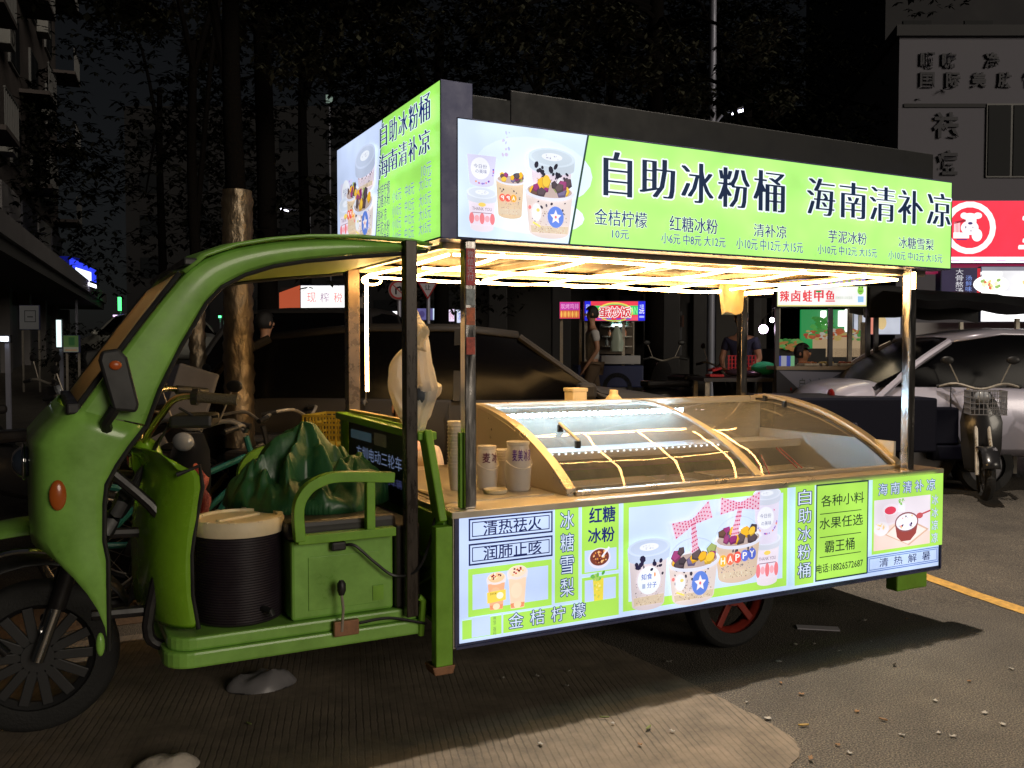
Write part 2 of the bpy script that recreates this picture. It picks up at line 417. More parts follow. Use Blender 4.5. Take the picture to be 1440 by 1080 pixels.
    for i, p in enumerate(poly):
        q = poly[(i + 1) % len(poly)]
        for k in range(8):
            t = k / 8; fine.append((p[0] + (q[0] - p[0]) * t + rnd.uniform(-.006, .006), p[1] + (q[1] - p[1]) * t + rnd.uniform(-.006, .006)))
    g = M().prism(fine, lambda a, b_, t: (a, b_, t), .0, .004)
    tag(g.build('concrete_slab', c), kind='structure')
    pv = mat('worn_paving', (.13, .085, .055), .8, var=.35, vs=14, bump=.4, bs=60)
    g = M().prism([(-5, 2.2), (-.5, 2.0), (0.4, 3.5), (-.2, 6.5), (-6, 7.5)], lambda a, b_, t: (a, b_, t + .0), .0, .004)
    tag(g.build('footpath', pv), kind='structure')
    yl = mat('yellow_road_paint', (.52, .30, .07), .7, var=.35, vs=30, bump=.2, bs=120)
    a0 = Vector((3.54, -.13, 0)); a1 = Vector((3.70, .84, 0)); dr = (a1 - a0).normalized(); s_ = Vector((dr.y, -dr.x, 0)) * .055
    g = M(); pts = []
    for i in range(40):
        p = a0 - dr * 1.3 + dr * (i * .12); pts.append(p)
    rows = [[tuple(p - s_ * (1 + .07 * math.sin(i * 2.3)) + Vector((0, 0, .004 + GZ(p.x, p.y))))for i, p in enumerate(pts)], [tuple(p + s_ * (1 + .06 * math.sin(i * 1.7)) + Vector((0, 0, .006 + GZ(p.x, p.y)))) for i, p in enumerate(pts)]]
    g.grid(rows); tag(g.build('road_marking', yl), kind='structure')
ground()

# ================================================================== THE CART
cart = thing('food_tricycle', 'green cargo tricycle fitted as a lit dessert stall with Chinese signboards', 'food cart', (0, 0, 0))
CH = (225, 244, 255); GR = (174, 240, 120); GL = (172, 228, 92); NV = (22, 32, 84); WB = (196, 216, 255)
DKG = (34, 52, 44)

def speck(p, u, v, w, h, n, cs, s0, s1, taper=0):
    for i in range(n):
        y = random.uniform(-.5, .5); x = random.uniform(-.5, .5) * (1 + taper * (y - .5))
        s = random.uniform(s0, s1)
        p.ell(u + x * w * .9, v + y * h, s, s * random.uniform(.5, 1), random.choice(cs), random.uniform(0, 3), 7)
def bucket(p, u, v, w, h, lid=None, cube=False, body=(222, 208, 205), sp=True, sticker=None, bow=False, open_top=True):
    """tapered tub centred at u, base at v"""
    b = w * .42; t = w * .5; eh = w * .13
    if bow:
        for k in (-1, 1):
            pass
        p.line([(u + math.cos(q) * w * .5, v + h + math.sin(q) * h * .55) for q in [math.pi * i / 14 for i in range(15)]], w * .012, (190, 200, 225))
    pts = [(u - t, v + h), (u - b, v + eh * .5)] + [(u + math.cos(q) * b, v + eh * .5 + math.sin(q) * eh) for q in [math.pi + math.pi * i / 10 for i in range(11)]] + [(u + b, v + eh * .5), (u + t, v + h)]
    p.poly(pts, body)
    if sp:
        speck(p, u, v + h * .3, w * .8, h * .5, 120, [(150, 140, 150), (120, 110, 120), (190, 170, 150), (205, 190, 180)], w * .008, w * .018)
        speck(p, u, v + h * .62, w * .86, h * .3, 12, [(60, 55, 70), (90, 85, 100)], w * .012, w * .04)
        p.poly([(u - b * .9, v + h * .05), (u + b * .9, v + h * .05), (u + b * .95, v + h * .22), (u - b * .95, v + h * .2)], (214, 196, 172))
        speck(p, u, v + h * .12, w * .7, h * .14, 50, [(190, 170, 150), (165, 145, 130), (228, 215, 200)], w * .008, w * .016)
    if cube:
        p.ell(u, v + h, t * 1.05, eh * 1.15, (235, 238, 250)); p.ell(u, v + h, t * .94, eh * .95, (190, 170, 165))
        cs = [(245, 185, 50), (150, 55, 120), (90, 75, 85), (245, 200, 70), (120, 110, 150), (110, 80, 70), (235, 235, 245), (165, 180, 110), (75, 65, 75), (245, 185, 50), (160, 70, 125), (100, 85, 90)]
        for i in range(16):
            a = u + random.uniform(-.75, .75) * t; bb = v + h + random.uniform(-.3, 1.2) * eh * 1.1; s = w * random.uniform(.085, .13)
            r = random.uniform(0, 1.5); c = cs[i % 12]
            p.ell(a, bb, s, s * .85, tuple(int(x * .8) for x in c), r, 5); p.ell(a, bb + s * .15, s * .85, s * .6, c, r, 5 if i % 3 else 14)
        p.poly([(u - t * 1.06, v + h), (u - t * 1.0, v + h - eh * .9)] + [(u + math.cos(q) * t * 1.03, v + h - eh * .2 + math.sin(q) * eh * 1.15) for q in [math.pi + math.pi * i / 14 for i in range(15)]] + [(u + t * 1.06, v + h)] + [(u + math.cos(q) * t * .95, v + h + math.sin(q) * eh * .95) for q in [-math.pi * i / 14 for i in range(15)]], (222, 226, 246))
    if lid:
        p.poly([(u - t * 1.12, v + h + eh), (u - t * 1.08, v + h - eh * .7)] + [(u + math.cos(q) * t * 1.08, v + h - eh * .7 + math.sin(q) * eh) for q in [math.pi + math.pi * i / 12 for i in range(13)]] + [(u + t * 1.12, v + h + eh)], tuple(int(x * .93) for x in lid))
        p.ell(u, v + h + eh, t * 1.12, eh * 1.5, lid); p.ell(u, v + h + eh, t * .98, eh * 1.25, tuple(int(x * .95) for x in lid))
        p.ell(u, v + h + eh * 1.1, t * .5, eh * .62, (238, 244, 255)); speck(p, u, v + h + eh * 1.1, t * .7, eh * .7, 12, [(150, 150, 180)], w * .008, w * .014)
    if sticker == 'star':
        cx, cy, r = u + w * .12, v + h * .42, w * .17
        p.ell(cx, cy, r, r * 1.15, (100, 135, 225)); pts = []
        for i in range(10):
            q = math.pi / 2 + i * math.pi / 5; rr = r * (.72 if i % 2 == 0 else .34); pts.append((cx + rr * math.cos(q), cy + rr * math.sin(q) * 1.1))
        for i in range(0, 10, 2): p.poly([(cx, cy), pts[i - 1], pts[i], pts[(i + 1) % 10]], (250, 240, 245), p.k * p.step + .00001)
        p.lay(); p.ell(cx, cy, r * .14, r * .16, (225, 120, 130))
        p.ell(u - w * .28, v + h * .5, w * .1, h * .2, (236, 240, 250)); p.ell(u - w * .25, v + h * .55, w * .035, h * .04, (235, 220, 120)); p.ell(u - w * .42, v + h * .6, w * .03, h * .045, (235, 130, 130))
        p.poly([(u - w * .36, v + h * .25), (u - w * .2, v + h * .16), (u - w * .2, v + h * .2), (u - w * .35, v + h * .29)], (245, 225, 110))
    if sticker == 'happy':
        for i, (ch, c) in enumerate(zip('HAPPY', [(245, 190, 70), (235, 120, 90), (235, 90, 80), (100, 120, 220), (90, 110, 210)])):
            a = u - w * .34 + i * w * .16; bb = v + h * .5 + i * w * .015
            p.ell(a, bb, w * .09, w * .1, c); p.text(ch, a - w * .045, bb - w * .055, a + w * .045, bb + w * .055, (255, 250, 245), off=.02)
    if sticker == 'yppah':
        for i, (ch, c) in enumerate(zip('PPA', [(235, 110, 90), (235, 90, 80), (245, 170, 60)])):
            a = u - w * .3 + i * w * .2; p.ell(a, v + h * .5, w * .11, w * .12, c); p.text(ch, a - w * .05, v + h * .5 - w * .06, a + w * .05, v + h * .5 + w * .06, (255, 250, 245), off=.02, mirror=True)
    if sticker == 'label':
        p.ell(u, v + h * .5, w * .3, w * .3, (238, 246, 255))
        p.text('知食', u - w * .2, v + h * .52, u + w * .08, v + h * .52 + w * .13, (60, 90, 190), off=.01)
        p.text('分子', u - w * .05, v + h * .36, u + w * .2, v + h * .36 + w * .12, (60, 90, 190), off=.01)
        p.ell(u + w * .15, v + h * .6, w * .025, w * .05, (240, 160, 110)); p.rect(u - w * .18, v + h * .36, u - w * .1, v + h * .36 + w * .1, (170, 185, 220))
    if sticker == 'jar':
        p.ell(u - w * .05, v + h * .55, w * .33, w * .34, (240, 244, 255))
        p.text('今日份', u - w * .28, v + h * .55, u + w * .18, v + h * .55 + w * .13, (110, 115, 160)); p.text('の美味', u - w * .22, v + h * .38, u + w * .18, v + h * .38 + w * .13, (110, 115, 160))
        for i in range(16):
            q = random.uniform(-2.6, .9); p.ell(u + math.cos(q) * w * .4, v + h * .5 + math.sin(q) * w * .42, w * .03, w * .03, random.choice([(150, 110, 200), (240, 150, 90), (220, 130, 170), (170, 150, 220), (90, 60, 190)]), n=8)
    if sticker == 'thanks':
        p.rect(u - w * .44, v + h * .15, u + w * .44, v + h * .8, (236, 226, 244))
        p.ell(u, v + h * .76, w * .14, w * .07, (245, 215, 110)); p.text('THANK YOU', u - w * .36, v + h * .58, u + w * .36, v + h * .58 + w * .11, (120, 100, 120))
        for i in range(5): p.ell(u - w * .38 + i * w * .19, v + h * .34, w * .09, h * (.1 if i % 2 else .17), (238, 130, 140) if i % 2 == 0 else (246, 178, 190))
        p.rect(u - w * .36, v + h * .5, u + w * .36, v + h * .52, (150, 120, 140))
def bow(p, u, v, s, r=0):
    def lobe(pts):
        q = [(u + (a * math.cos(r) - b * math.sin(r)) * s, v + (a * math.sin(r) + b * math.cos(r)) * s) for a, b in pts]
        p.poly(q, (232, 190, 214))
        n = 7
        for i in range(n):
            for j in range(n):
                t, k = (i + .5) / n, (j + .5) / n
                a = (1 - k) * ((1 - t) * q[0][0] + t * q[1][0]) + k * ((1 - t) * q[3][0] + t * q[2][0])
                b = (1 - k) * ((1 - t) * q[0][1] + t * q[1][1]) + k * ((1 - t) * q[3][1] + t * q[2][1])
                if (i + j) % 2 == 0: p.ell(a, b, s * .045, s * .045, (196, 60, 110), r, 4)
    lobe([(0, -.12), (0, .12), (-1, .35), (-1, -.35)]); lobe([(0, -.12), (0, .12), (1, .55), (1, -.2)])
    lobe([(-.1, 0), (.12, 0), (-.05, -1.15), (-.42, -1.2)])

# ---- lower side lightbox -----------------------------------------------------------
def U(px, py): p = P(px, py, y=0); return (p.x, p.z)
Z5 = lambda a, b: U(640 + a / 4.235, 680 + b / 4.235)
Z6 = lambda a, b: U(860 + a / 3.0, 650 + b / 3.0)
Z2 = lambda a, b: U(800 + a / 2.571, 160 + b / 2.571)
Z4 = lambda a, b: U(640 + a / 6.0, 160 + b / 6.0)
X0, X1 = .004, 2.93
lower = M().bb((X0, .0, .305), (X1, .05, .852)).build('side_lightbox', NAVY, cart, bevel=.003)
p = Print((0, -.001, 0), (1, 0, 0), (0, 0, 1), (0, -1, 0))
p.rect(X0 + .012, .318, X1 - .01, .843, WB)
def B(a, b):  # two zoom corners -> sorted rect
    return (min(a[0], b[0]), min(a[1], b[1]), max(a[0], b[0]), max(a[1], b[1]))
u0, u1 = Z5(80, 280)[0], Z5(580, 230)[0]
vt = lambda z5: Z5(*z5)[1]
r1 = (u0, vt((80, 343)), u1, vt((80, 210))); r2 = (u0, vt((72, 492)), u1, vt((72, 362)))
for r, tx in ((r1, '清热祛火'), (r2, '润肺止咳')):
    p.frame(r[0], r[1], r[2], r[3], .007, NV); p.frame(r[0] + .015, r[1] + .015, r[2] - .015, r[3] - .015, .004, NV)
    w_ = r[2] - r[0]; h_ = r[3] - r[1]
    p.text(tx, r[0] + w_ * .17, r[1] + h_ * .18, r[0] + w_ * .86, r[3] - h_ * .17, NV, off=.012)
ga = (u0 - .003, vt((60, 800)), u1 - .004, vt((65, 512)))
p.rect(*ga, GL); p.rect(ga[0] + .02, ga[1] + .028, ga[2] - .018, ga[3] - .025, WB)
# two drinks
def drink(u, v, w, h, c, top):
    p.poly([(u - w * .5, v + h), (u - w * .36, v), (u + w * .36, v), (u + w * .5, v + h)], c)
    p.poly([(u - w * .38, v + h * .15), (u - w * .34, v + h * .02), (u + w * .34, v + h * .02), (u + w * .38, v + h * .15)], (236, 150, 110))
    p.ell(u, v + h * .1, w * .2, h * .1, (250, 225, 190)); p.ell(u - w * .05, v + h * .5, w * .3, h * .22, tuple(min(255, x + 10) for x in c))
    p.poly([(u - w * .56, v + h * 1.02), (u - w * .52, v + h * .84), (u + w * .52, v + h * .84), (u + w * .56, v + h * 1.02)], (238, 232, 236))
    p.ell(u, v + h, w * .55, h * .2, (236, 226, 226)); p.ell(u, v + h * 1.03, w * .46, h * .16, top)
    for i in range(22):
        q = random.uniform(0, 6.28); rr = random.uniform(.1, 1); p.ell(u + math.cos(q) * w * .4 * rr, v + h * 1.05 + math.sin(q) * h * .13 * rr, w * .06, w * .045, random.choice([(150, 40, 50), (90, 30, 50), (250, 225, 190), (245, 200, 140), (200, 70, 60), (255, 240, 225)]), n=8)
a = Z5(245, 750); b = Z5(370, 740)
drink(a[0], a[1], .082, .13, (244, 180, 140), (245, 205, 160)); drink(b[0], b[1], .088, .15, (250, 218, 190), (250, 225, 200))
yl = Z5(190, 715); yh = Z5(305, 630); p.poly([yl, Z5(300, 690), Z5(300, 628), Z5(188, 650)], (246, 218, 90)); p.ell(Z5(265, 665)[0], Z5(265, 665)[1], .016, .014, (255, 245, 215)); p.text('金桔柠檬', Z5(205, 665)[0], Z5(205, 665)[1], Z5(245, 660)[0], Z5(205, 665)[1] + .01, (110, 90, 40))
# strip with outlined characters
sx0, sx1 = Z5(592, 200)[0], Z5(733, 200)[0]
p.rect(sx0, vt((592, 712)), sx1, .838, GL)
p.vtext('冰糖雪梨', sx0 + .028, vt((600, 690)) + .008, sx1 - .024, .818, (214, 232, 255), halo=(30, 46, 110), hoff=.045, gap=.25)
# sugar jelly block
bx0, bx1 = Z5(752, 200)[0], Z5(972, 200)[0]
p.rect(bx0, vt((752, 540)), bx1, .838, GL); p.rect(bx0 + .015, vt((770, 530)), bx1 - .012, vt((770, 400)), WB)
w_ = bx1 - bx0
p.text('红糖', bx0 + w_ * .2, vt((790, 240)), bx1 - w_ * .1, .822, (28, 34, 110), off=.022); p.text('冰粉', bx0 + w_ * .17, vt((790, 357)), bx1 - w_ * .12, vt((790, 270)), (28, 34, 110), off=.022)
a = Z5(857, 443)
p.ell(a[0], a[1], .058, .046, (228, 226, 248)); p.ell(a[0], a[1] + .004, .05, .037, (120, 60, 50))
speck(p, a[0], a[1] + .005, .08, .05, 40, [(210, 110, 70), (240, 190, 130), (100, 40, 30), (230, 150, 60), (70, 20, 20)], .003, .007)
p.line([(a[0] + .012, a[1] + .005), (a[0] + .05, a[1] + .045)], .009, (240, 240, 250))
# lemon block
p.rect(bx0, vt((752, 790)), bx1, vt((752, 562)), GL); p.rect(bx0 + .015, vt((765, 712)), bx1 - .016, vt((765, 578)), WB)
a = Z5(850, 765)
p.poly([(a[0] - .02, a[1]), (a[0] + .022, a[1]), (a[0] + .026, a[1] + .15), (a[0] - .03, a[1] + .15)], (238, 220, 80))
speck(p, a[0], a[1] + .08, .045, .13, 26, [(225, 195, 50), (250, 240, 140), (200, 210, 90)], .003, .008)
for i in range(9): p.ell(a[0] + random.uniform(-.035, .025), a[1] + .155 + random.uniform(-.01, .02), .011, .007, random.choice([(90, 170, 60), (120, 190, 80), (170, 210, 110)]), random.uniform(0, 3))
for i in range(5): p.ell(a[0] - .03 + i * .018, a[1] + .004, .011, .012, random.choice([(110, 190, 70), (245, 225, 80), (240, 200, 70)]))
# bottom band
p.rect(X0 + .022, vt((60, 925)), bx1, vt((62, 812)), GL)
p.rect(Z5(95, 850)[0], vt((100, 915)), Z5(205, 850)[0], vt((100, 798)), WB)     # pale square where the code stands
p.rect(Z5(272, 850)[0], vt((272, 905)), Z5(282, 850)[0], vt((272, 770)), WB)
p.vtext('微信二维码', Z5(222, 850)[0], vt((222, 900)), Z5(240, 850)[0], vt((222, 790)), (90, 120, 80), gap=.1)
ux0, ux1 = Z5(315, 850)[0], Z5(770, 760)[0]; n_ = 4; cw = (ux1 - ux0) / (n_ + .5 * 3)
for i, ch in enumerate('金桔柠檬'):
    p.text(ch, ux0 + i * cw * 1.5, vt((315, 880)) + .012, ux0 + i * cw * 1.5 + cw, vt((315, 880)) + .012 + cw * .92, (214, 232, 255), halo=(30, 46, 110), hoff=.05)
# big tub picture
fx0, fx1 = Z6(45, 300)[0], Z6(735, 300)[0]
p.rect(fx0, vt((1005, 765)) + .004, fx1, .838, GL); p.rect(fx0 + .03, vt((1005, 765)) + .045, fx1 - .028, .808, (204, 224, 255))
def Tb(cx, base, wpx, top, **k):
    a = Z6(cx - wpx / 2, base); b = Z6(cx + wpx / 2, base); c = Z6(cx, base); t = Z6(cx, top)
    bucket(p, (a[0] + b[0]) / 2, c[1], b[0] - a[0], t[1] - c[1], **k)
Tb(650, 510, 100, 340, lid=(226, 232, 250), sticker='thanks', body=(236, 226, 240), sp=False)
Tb(648, 335, 105, 150, lid=(222, 230, 250), sticker='jar', body=(226, 220, 244), sp=False)
Tb(523, 490, 190, 320, cube=True, sticker='happy', bow=True, body=(212, 190, 170))
Tb(333, 580, 208, 410, cube=True, sticker='star', bow=True)
Tb(140, 605, 160, 380, lid=(206, 222, 252), sticker='label', body=(212, 200, 206))
a = Z6(140, 420); speck(p, a[0], a[1], .17, .06, 9, [(40, 36, 66)], .007, .018)
a = Z6(325, 248); bow(p, a[0], a[1], .115, .3); a = Z6(523, 178); bow(p, a[0], a[1], .12, -.05)
# self-serve strip
tx0, tx1 = Z6(752, 300)[0], Z6(832, 300)[0]
p.rect(tx0, vt((1005, 765)) + .006, tx1, .838, GL); p.vtext('自助冰粉桶', tx0 + .02, vt((1005, 765)) + .04, tx1 - .022, .818, (214, 232, 255), halo=(34, 44, 90), hoff=.05, gap=.22)
# green list
lx0, lx1 = Z6(838, 300)[0], Z6(1058, 300)[0]; lz0 = Z6(838, 498)[1]
p.rect(lx0, lz0, lx1, .838, GL); p.frame(lx0, lz0, lx1, .838, .008, (30, 54, 60))
rows = [('各种小料', 185, 140, 861, 1040), ('水果任选', 280, 235, 855, 1037), ('霸王桶', 378, 330, 878, 1003)]
for tx, yb, yt, xa, xb in rows:
    p.text(tx, Z6(xa, 200)[0], Z6(xa, yb)[1], Z6(xb, 200)[0], Z6(xa, yt)[1] + .004, DKG, off=.008)
for yy in (215, 313, 396): p.rect(Z6(856, 215)[0], Z6(856, yy)[1] - .002, Z6(1030, 215)[0], Z6(856, yy)[1] + .002, DKG)
p.text('电话:18826572687', Z6(842, 450)[0], Z6(842, 464)[1], Z6(1036, 430)[0], Z6(842, 427)[1], DKG, off=.012)
# last block
qx0, qx1 = Z6(1074, 300)[0], Z6(1370, 300)[0]; qz = Z6(1074, 385)[1]
p.rect(qx0, qz, qx1, .838, GL)
ix0, ix1, iz0, iz1 = Z6(1082, 300)[0], Z6(1318, 300)[0], Z6(1082, 370)[1], Z6(1082, 158)[1]
p.rect(ix0, iz0, ix1, iz1, (232, 224, 236)); IW, IH = ix1 - ix0, iz1 - iz0
pp = lambda a, b: (ix0 + a * IW, iz0 + b * IH)
p.poly([pp(0, 0), pp(1, 0), pp(1, .25), pp(.5, .55), pp(0, .38)], (238, 214, 206)); p.poly([pp(.18, .3), pp(.52, .62), pp(.98, .3), pp(.62, .02)], (214, 180, 160)); p.poly([pp(.22, .3), pp(.52, .58), pp(.93, .3), pp(.6, .05)], (244, 228, 222))
p.ell(*pp(.13, .42), IW * .13, IH * .14, (240, 236, 244)); speck(p, *pp(.12, .47), IW * .2, IH * .12, 14, [(250, 220, 150), (240, 200, 150), (250, 240, 220)], .004, .008)
p.poly([pp(.16, .8), pp(.22, .52), pp(.4, .52), pp(.42, .8)], (232, 216, 226)); p.ell(*pp(.29, .78), IW * .14, IH * .11, (240, 232, 244)); p.ell(*pp(.28, .77), IW * .1, IH * .08, (226, 70, 96))
p.rect(*pp(.42, .72), *pp(.54, .88), (238, 240, 248)); speck(p, *pp(.47, .92), IW * .12, IH * .1, 14, [(130, 190, 90), (160, 210, 120)], .004, .008)
p.poly([pp(.36, .5), pp(.4, .22), pp(.48, .12), pp(.64, .12), pp(.74, .25), pp(.78, .5)], (150, 70, 66)); p.ell(*pp(.57, .5), IW * .21, IH * .2, (140, 84, 90)); p.ell(*pp(.57, .5), IW * .19, IH * .17, (240, 240, 250))
speck(p, *pp(.56, .5), IW * .3, IH * .26, 36, [(250, 250, 255), (70, 50, 90), (224, 120, 130), (190, 180, 215), (240, 200, 140), (255, 255, 255)], .003, .009)
p.line([pp(.82, .62), pp(1, .68)], .009, (190, 84, 90)); p.ell(*pp(.8, .6), IW * .06, IH * .06, (196, 90, 96))
xa, xb = Z6(1100, 110)[0], Z6(1338, 110)[0]; cw = (xb - xa) / (5 + .38 * 4)
for i, ch in enumerate('海南清补凉'):
    p.text(ch, xa + i * cw * 1.38, Z6(1100, 137)[1], xa + i * cw * 1.38 + cw, Z6(1100, 137)[1] + .062, (214, 232, 255), halo=(40, 60, 140), hoff=.045)
p.vtext('冰冰凉凉', Z6(1324, 200)[0], Z6(1320, 335)[1], Z6(1350, 200)[0], Z6(1322, 135)[1], (225, 240, 255), halo=(60, 90, 170), hoff=.03, gap=.3)
wx0, wx1 = Z6(1055, 300)[0], Z6(1352, 300)[0]; wz0, wz1 = Z6(1055, 460)[1], Z6(1055, 393)[1]
p.frame(wx0, wz0, wx1, wz1, .005, (90, 120, 190)); p.frame(wx0 + .012, wz0 + .01, wx1 - .012, wz1 - .01, .004, (90, 120, 190))
W_ = wx1 - wx0
for i, ch in enumerate('清热解暑'):
    a = wx0 + W_ * (.16 + .2 * i); p.text(ch, a, wz0 + .02, a + W_ * .12, wz1 - .018, NV, off=.006)
p.build('backlit_print', lower, LITW)
M().bb((X0 - .004, -.006, .296), (X1 + .004, .05, .306)).build('bottom_trim', NAVY, lower)
M().bb((X1, -.006, .306), (X1 + .009, .05, .852)).build('end_trim', NAVY, lower)
M().bb((X0 - .009, -.006, .306), (X0, .05, .852)).build('end_trim', NAVY, lower)

# ---- upper side sign ------------------------------------------------------------
T0, T1 = .006, 2.985
upper = M().bb((T0, .0, 1.952), (T1, .12, 2.434)).build('side_signboard', NAVY, cart, bevel=.003)
p = Print((0, -.001, 0), (1, 0, 0), (0, 0, 1), (0, -1, 0))
p.rect(T0 + .008, 1.96, T1 - .008, 2.427, (176, 242, 126))
bt, bb_ = Z4(1120, 195)[0], Z4(960, 1078)[0]
p.poly([(T0 + .008, 1.96), (bb_, 1.96), (bt, 2.427), (T0 + .008, 2.427)], (210, 230, 255))
p.ell(T0 + .36, 2.25, .28, .14, (222, 240, 255)); p.ell(T0 + .34, 2.07, .26, .08, (226, 242, 255))
p.poly([(bb_ - .004, 1.96), (bb_ + .006, 1.96), (bt + .006, 2.427), (bt - .004, 2.427)], (40, 70, 60))
def Tc(cx, base, wpx, top, **k):
    a = Z4(cx - wpx / 2, base); b = Z4(cx + wpx / 2, base); c = Z4(cx, base); t = Z4(cx, top)
    bucket(p, (a[0] + b[0]) / 2, c[1], b[0] - a[0], t[1] - c[1], **k)
speck(p, *Z4(430, 260), .04, .1, 10, [(190, 195, 235), (210, 200, 235)], .004, .01)
Tc(225, 980, 230, 700, lid=(226, 236, 254), sticker='thanks', body=(236, 226, 240), sp=False)
Tc(222, 600, 245, 350, sticker='jar', body=(214, 214, 246), sp=False)
Tc(460, 870, 235, 560, cube=True, sticker='yppah', body=(214, 190, 160))
Tc(800, 720, 350, 430, lid=(214, 230, 246), body=(222, 208, 222))
a = Z4(820, 500); speck(p, a[0], a[1], .2, .05, 12, [(30, 30, 50)], .007, .017)
Tc(775, 1030, 400, 660, cube=True, sticker='star')
chars = [('自', 118, 215, 140, 305), ('助', 248, 370, 165, 310), ('冰', 397, 510, 180, 328), ('粉', 530, 640, 198, 345), ('桶', 658, 766, 208, 358), ('海', 850, 948, 235, 372), ('南', 968, 1062, 250, 383), ('清', 1076, 1166, 265, 393), ('补', 1178, 1266, 278, 402), ('凉', 1283, 1366, 288, 412)]
for ch, xa, xb, ya, yb in chars:
    cx = (xa + xb) / 2; p.text(ch, Z2(xa, ya)[0], Z2(cx, yb)[1], Z2(xb, ya)[0], Z2(cx, ya)[1], (26, 40, 66), off=-.004, halo=(236, 250, 255), hoff=.036, song=.042)
items = [('金桔柠檬', 82, 270, 352, 410, '10元', 145, 205, 422, 455), ('红糖冰粉', 352, 525, 377, 432, '小6元 中8元 大12元', 322, 553, 440, 478), ('清补凉', 655, 773, 403, 450, '小10元 中12元 大15元', 592, 832, 457, 498),
         ('芋泥冰粉', 924, 1062, 427, 472, '小10元 中12元 大15元', 885, 1099, 481, 515), ('冰糖雪梨', 1177, 1304, 450, 492, '小10元 中12元 大15元', 1140, 1335, 502, 534)]
for t1, xa, xb, ya, yb, t2, xc, xd, yc, yd in items:
    cx = (xa + xb) / 2; hb = Z2(cx, yb)[1]
    p.text(t1, Z2(xa, ya)[0], hb, Z2(xb, ya)[0], Z2(cx, ya)[1], (30, 50, 110), off=.0, halo=(228, 250, 225), hoff=.03, song=.01)
    cx = (xc + xd) / 2; p.text(t2, Z2(xc, yc)[0], Z2(cx, yd)[1], Z2(xd, yc)[0], Z2(cx, yc)[1], (40, 66, 140), off=.0, halo=(226, 248, 225), hoff=.025, song=.01)
p.build('backlit_print', upper, LITT)

# ---- front signboard ------------------------------------------------------------
front = M().bb((-.06, .0, 1.95), (.08, 1.405, 2.572)).build('front_signboard', NAVY, cart, bevel=.003)
p = Print((-.061, 1.402, 0), (0, -1, 0), (0, 0, 1), (-1, 0, 0))
def V1(a, b): q = P(460 + a / 3.6, 100 + b / 3.6, x=-.061); return (1.402 - q.y, q.z)
p.rect(.004, 1.957, 1.398, 2.567, (164, 234, 104))
bt = V1(280, 250)[0]; bb_ = bt - .12
p.poly([(.004, 1.957), (bb_, 1.957), (bt, 2.567), (.004, 2.567)], (204, 220, 255))
p.poly([(bb_ - .006, 1.957), (bb_ + .008, 1.957), (bt + .008, 2.567), (bt - .006, 2.567)], (40, 90, 60))
def Tf(cx, base, wpx, top, **k):
    a = V1(cx - wpx / 2, base); b = V1(cx + wpx / 2, base); c = V1(cx, base); t = V1(cx, top); bucket(p, (a[0] + b[0]) / 2, c[1], b[0] - a[0], t[1] - c[1], **k)
Tf(98, 690, 60, 560, sticker='jar', body=(214, 214, 246), sp=False)
Tf(96, 850, 60, 700, lid=(226, 236, 254), sticker='thanks', body=(236, 226, 240), sp=False)
Tf(135, 820, 62, 620, cube=True, sticker='yppah', body=(214, 190, 160)); Tf(207, 600, 92, 470, lid=(206, 218, 246), body=(222, 208, 222)); Tf(203, 850, 98, 670, cube=True, sticker='star')
r_a = [('自', 290, 325, 265, 388), ('助', 337, 376, 238, 362), ('冰', 385, 430, 208, 330), ('粉', 438, 487, 168, 300), ('桶', 490, 546, 120, 262)]
r_b = [('海', 285, 331, 420, 545), ('南', 333, 380, 395, 505), ('清', 386, 430, 362, 482), ('补', 437, 482, 335, 460), ('凉', 490, 546, 303, 425)]
for ch, xa, xb, ya, yb in r_a + r_b:
    cx = (xa + xb) / 2; p.text(ch, V1(xa, ya)[0], V1(cx, yb)[1], V1(xb, ya)[0], V1(cx, ya)[1], (24, 44, 110), off=0, halo=(230, 250, 250), hoff=.035, song=.04)
names = ['金桔柠檬', '红糖冰粉', '清补凉', '芋泥冰粉', '冰糖雪梨']; pr = [(None, None, '10元'), ('小6元', '中8元', '大12元')] + [('小10元', '中12元', '大15元')] * 3
for i, nm in enumerate(names):
    zc = V1(525, [500, 562, 645, 717, 790][i])[1]; hh = .058
    zr = zc - hh / 2
    p.text(nm, V1(278, 600)[0], zr, V1(278 + 65 * (len(nm) / 4), 600)[0], zr + hh, (40, 80, 110), off=0, halo=(214, 246, 190), hoff=.03)
    for j, (xa, xb) in enumerate([(355, 402), (420, 468), (493, 556)]):
        if pr[i][j]: p.text(pr[i][j], V1(xa + (12 if i == 0 else 0), 600)[0], zr, V1(xb, 600)[0], zr + hh * .9, (110, 150, 170), off=0, halo=(214, 246, 200), hoff=.03)
p.build('backlit_print', front, LITW)

# ---- canopy ------------------------------------------------------------
roofm = mat('dark_roof_sheet', (.008, .009, .010), .55, var=.3, vs=5)
ceilm = mat('gold_ceiling_sheet', (.15, .11, .065), .5, .3, var=.15, vs=30)
M().bb((.08, .10, 2.0), (2.94, 1.385, 2.56)).build('canopy_box', roofm, cart, bevel=.004)
M().bb((.30, .095, 2.43), (2.95, .30, 2.60)).build('roof_rim', roofm, cart, bevel=.004)
c = M()
n = 90
rows = []
for i in range(n + 1):
    x = .082 + (2.93 - .082) * i / n; z = 1.975 + (.008 if i % 2 else 0); rows.append([(x, .122, z), (x, 1.38, z)])
c.grid(rows); c.build('corrugated_ceiling', ceilm, cart)
for (a, b) in (((.0, .125, 1.925), (2.94, .16, 1.965)), ((.0, 1.34, 1.925), (2.94, 1.375, 1.965))):
    M().bb(a, b).build('canopy_beam', STEELD, cart, bevel=.003)
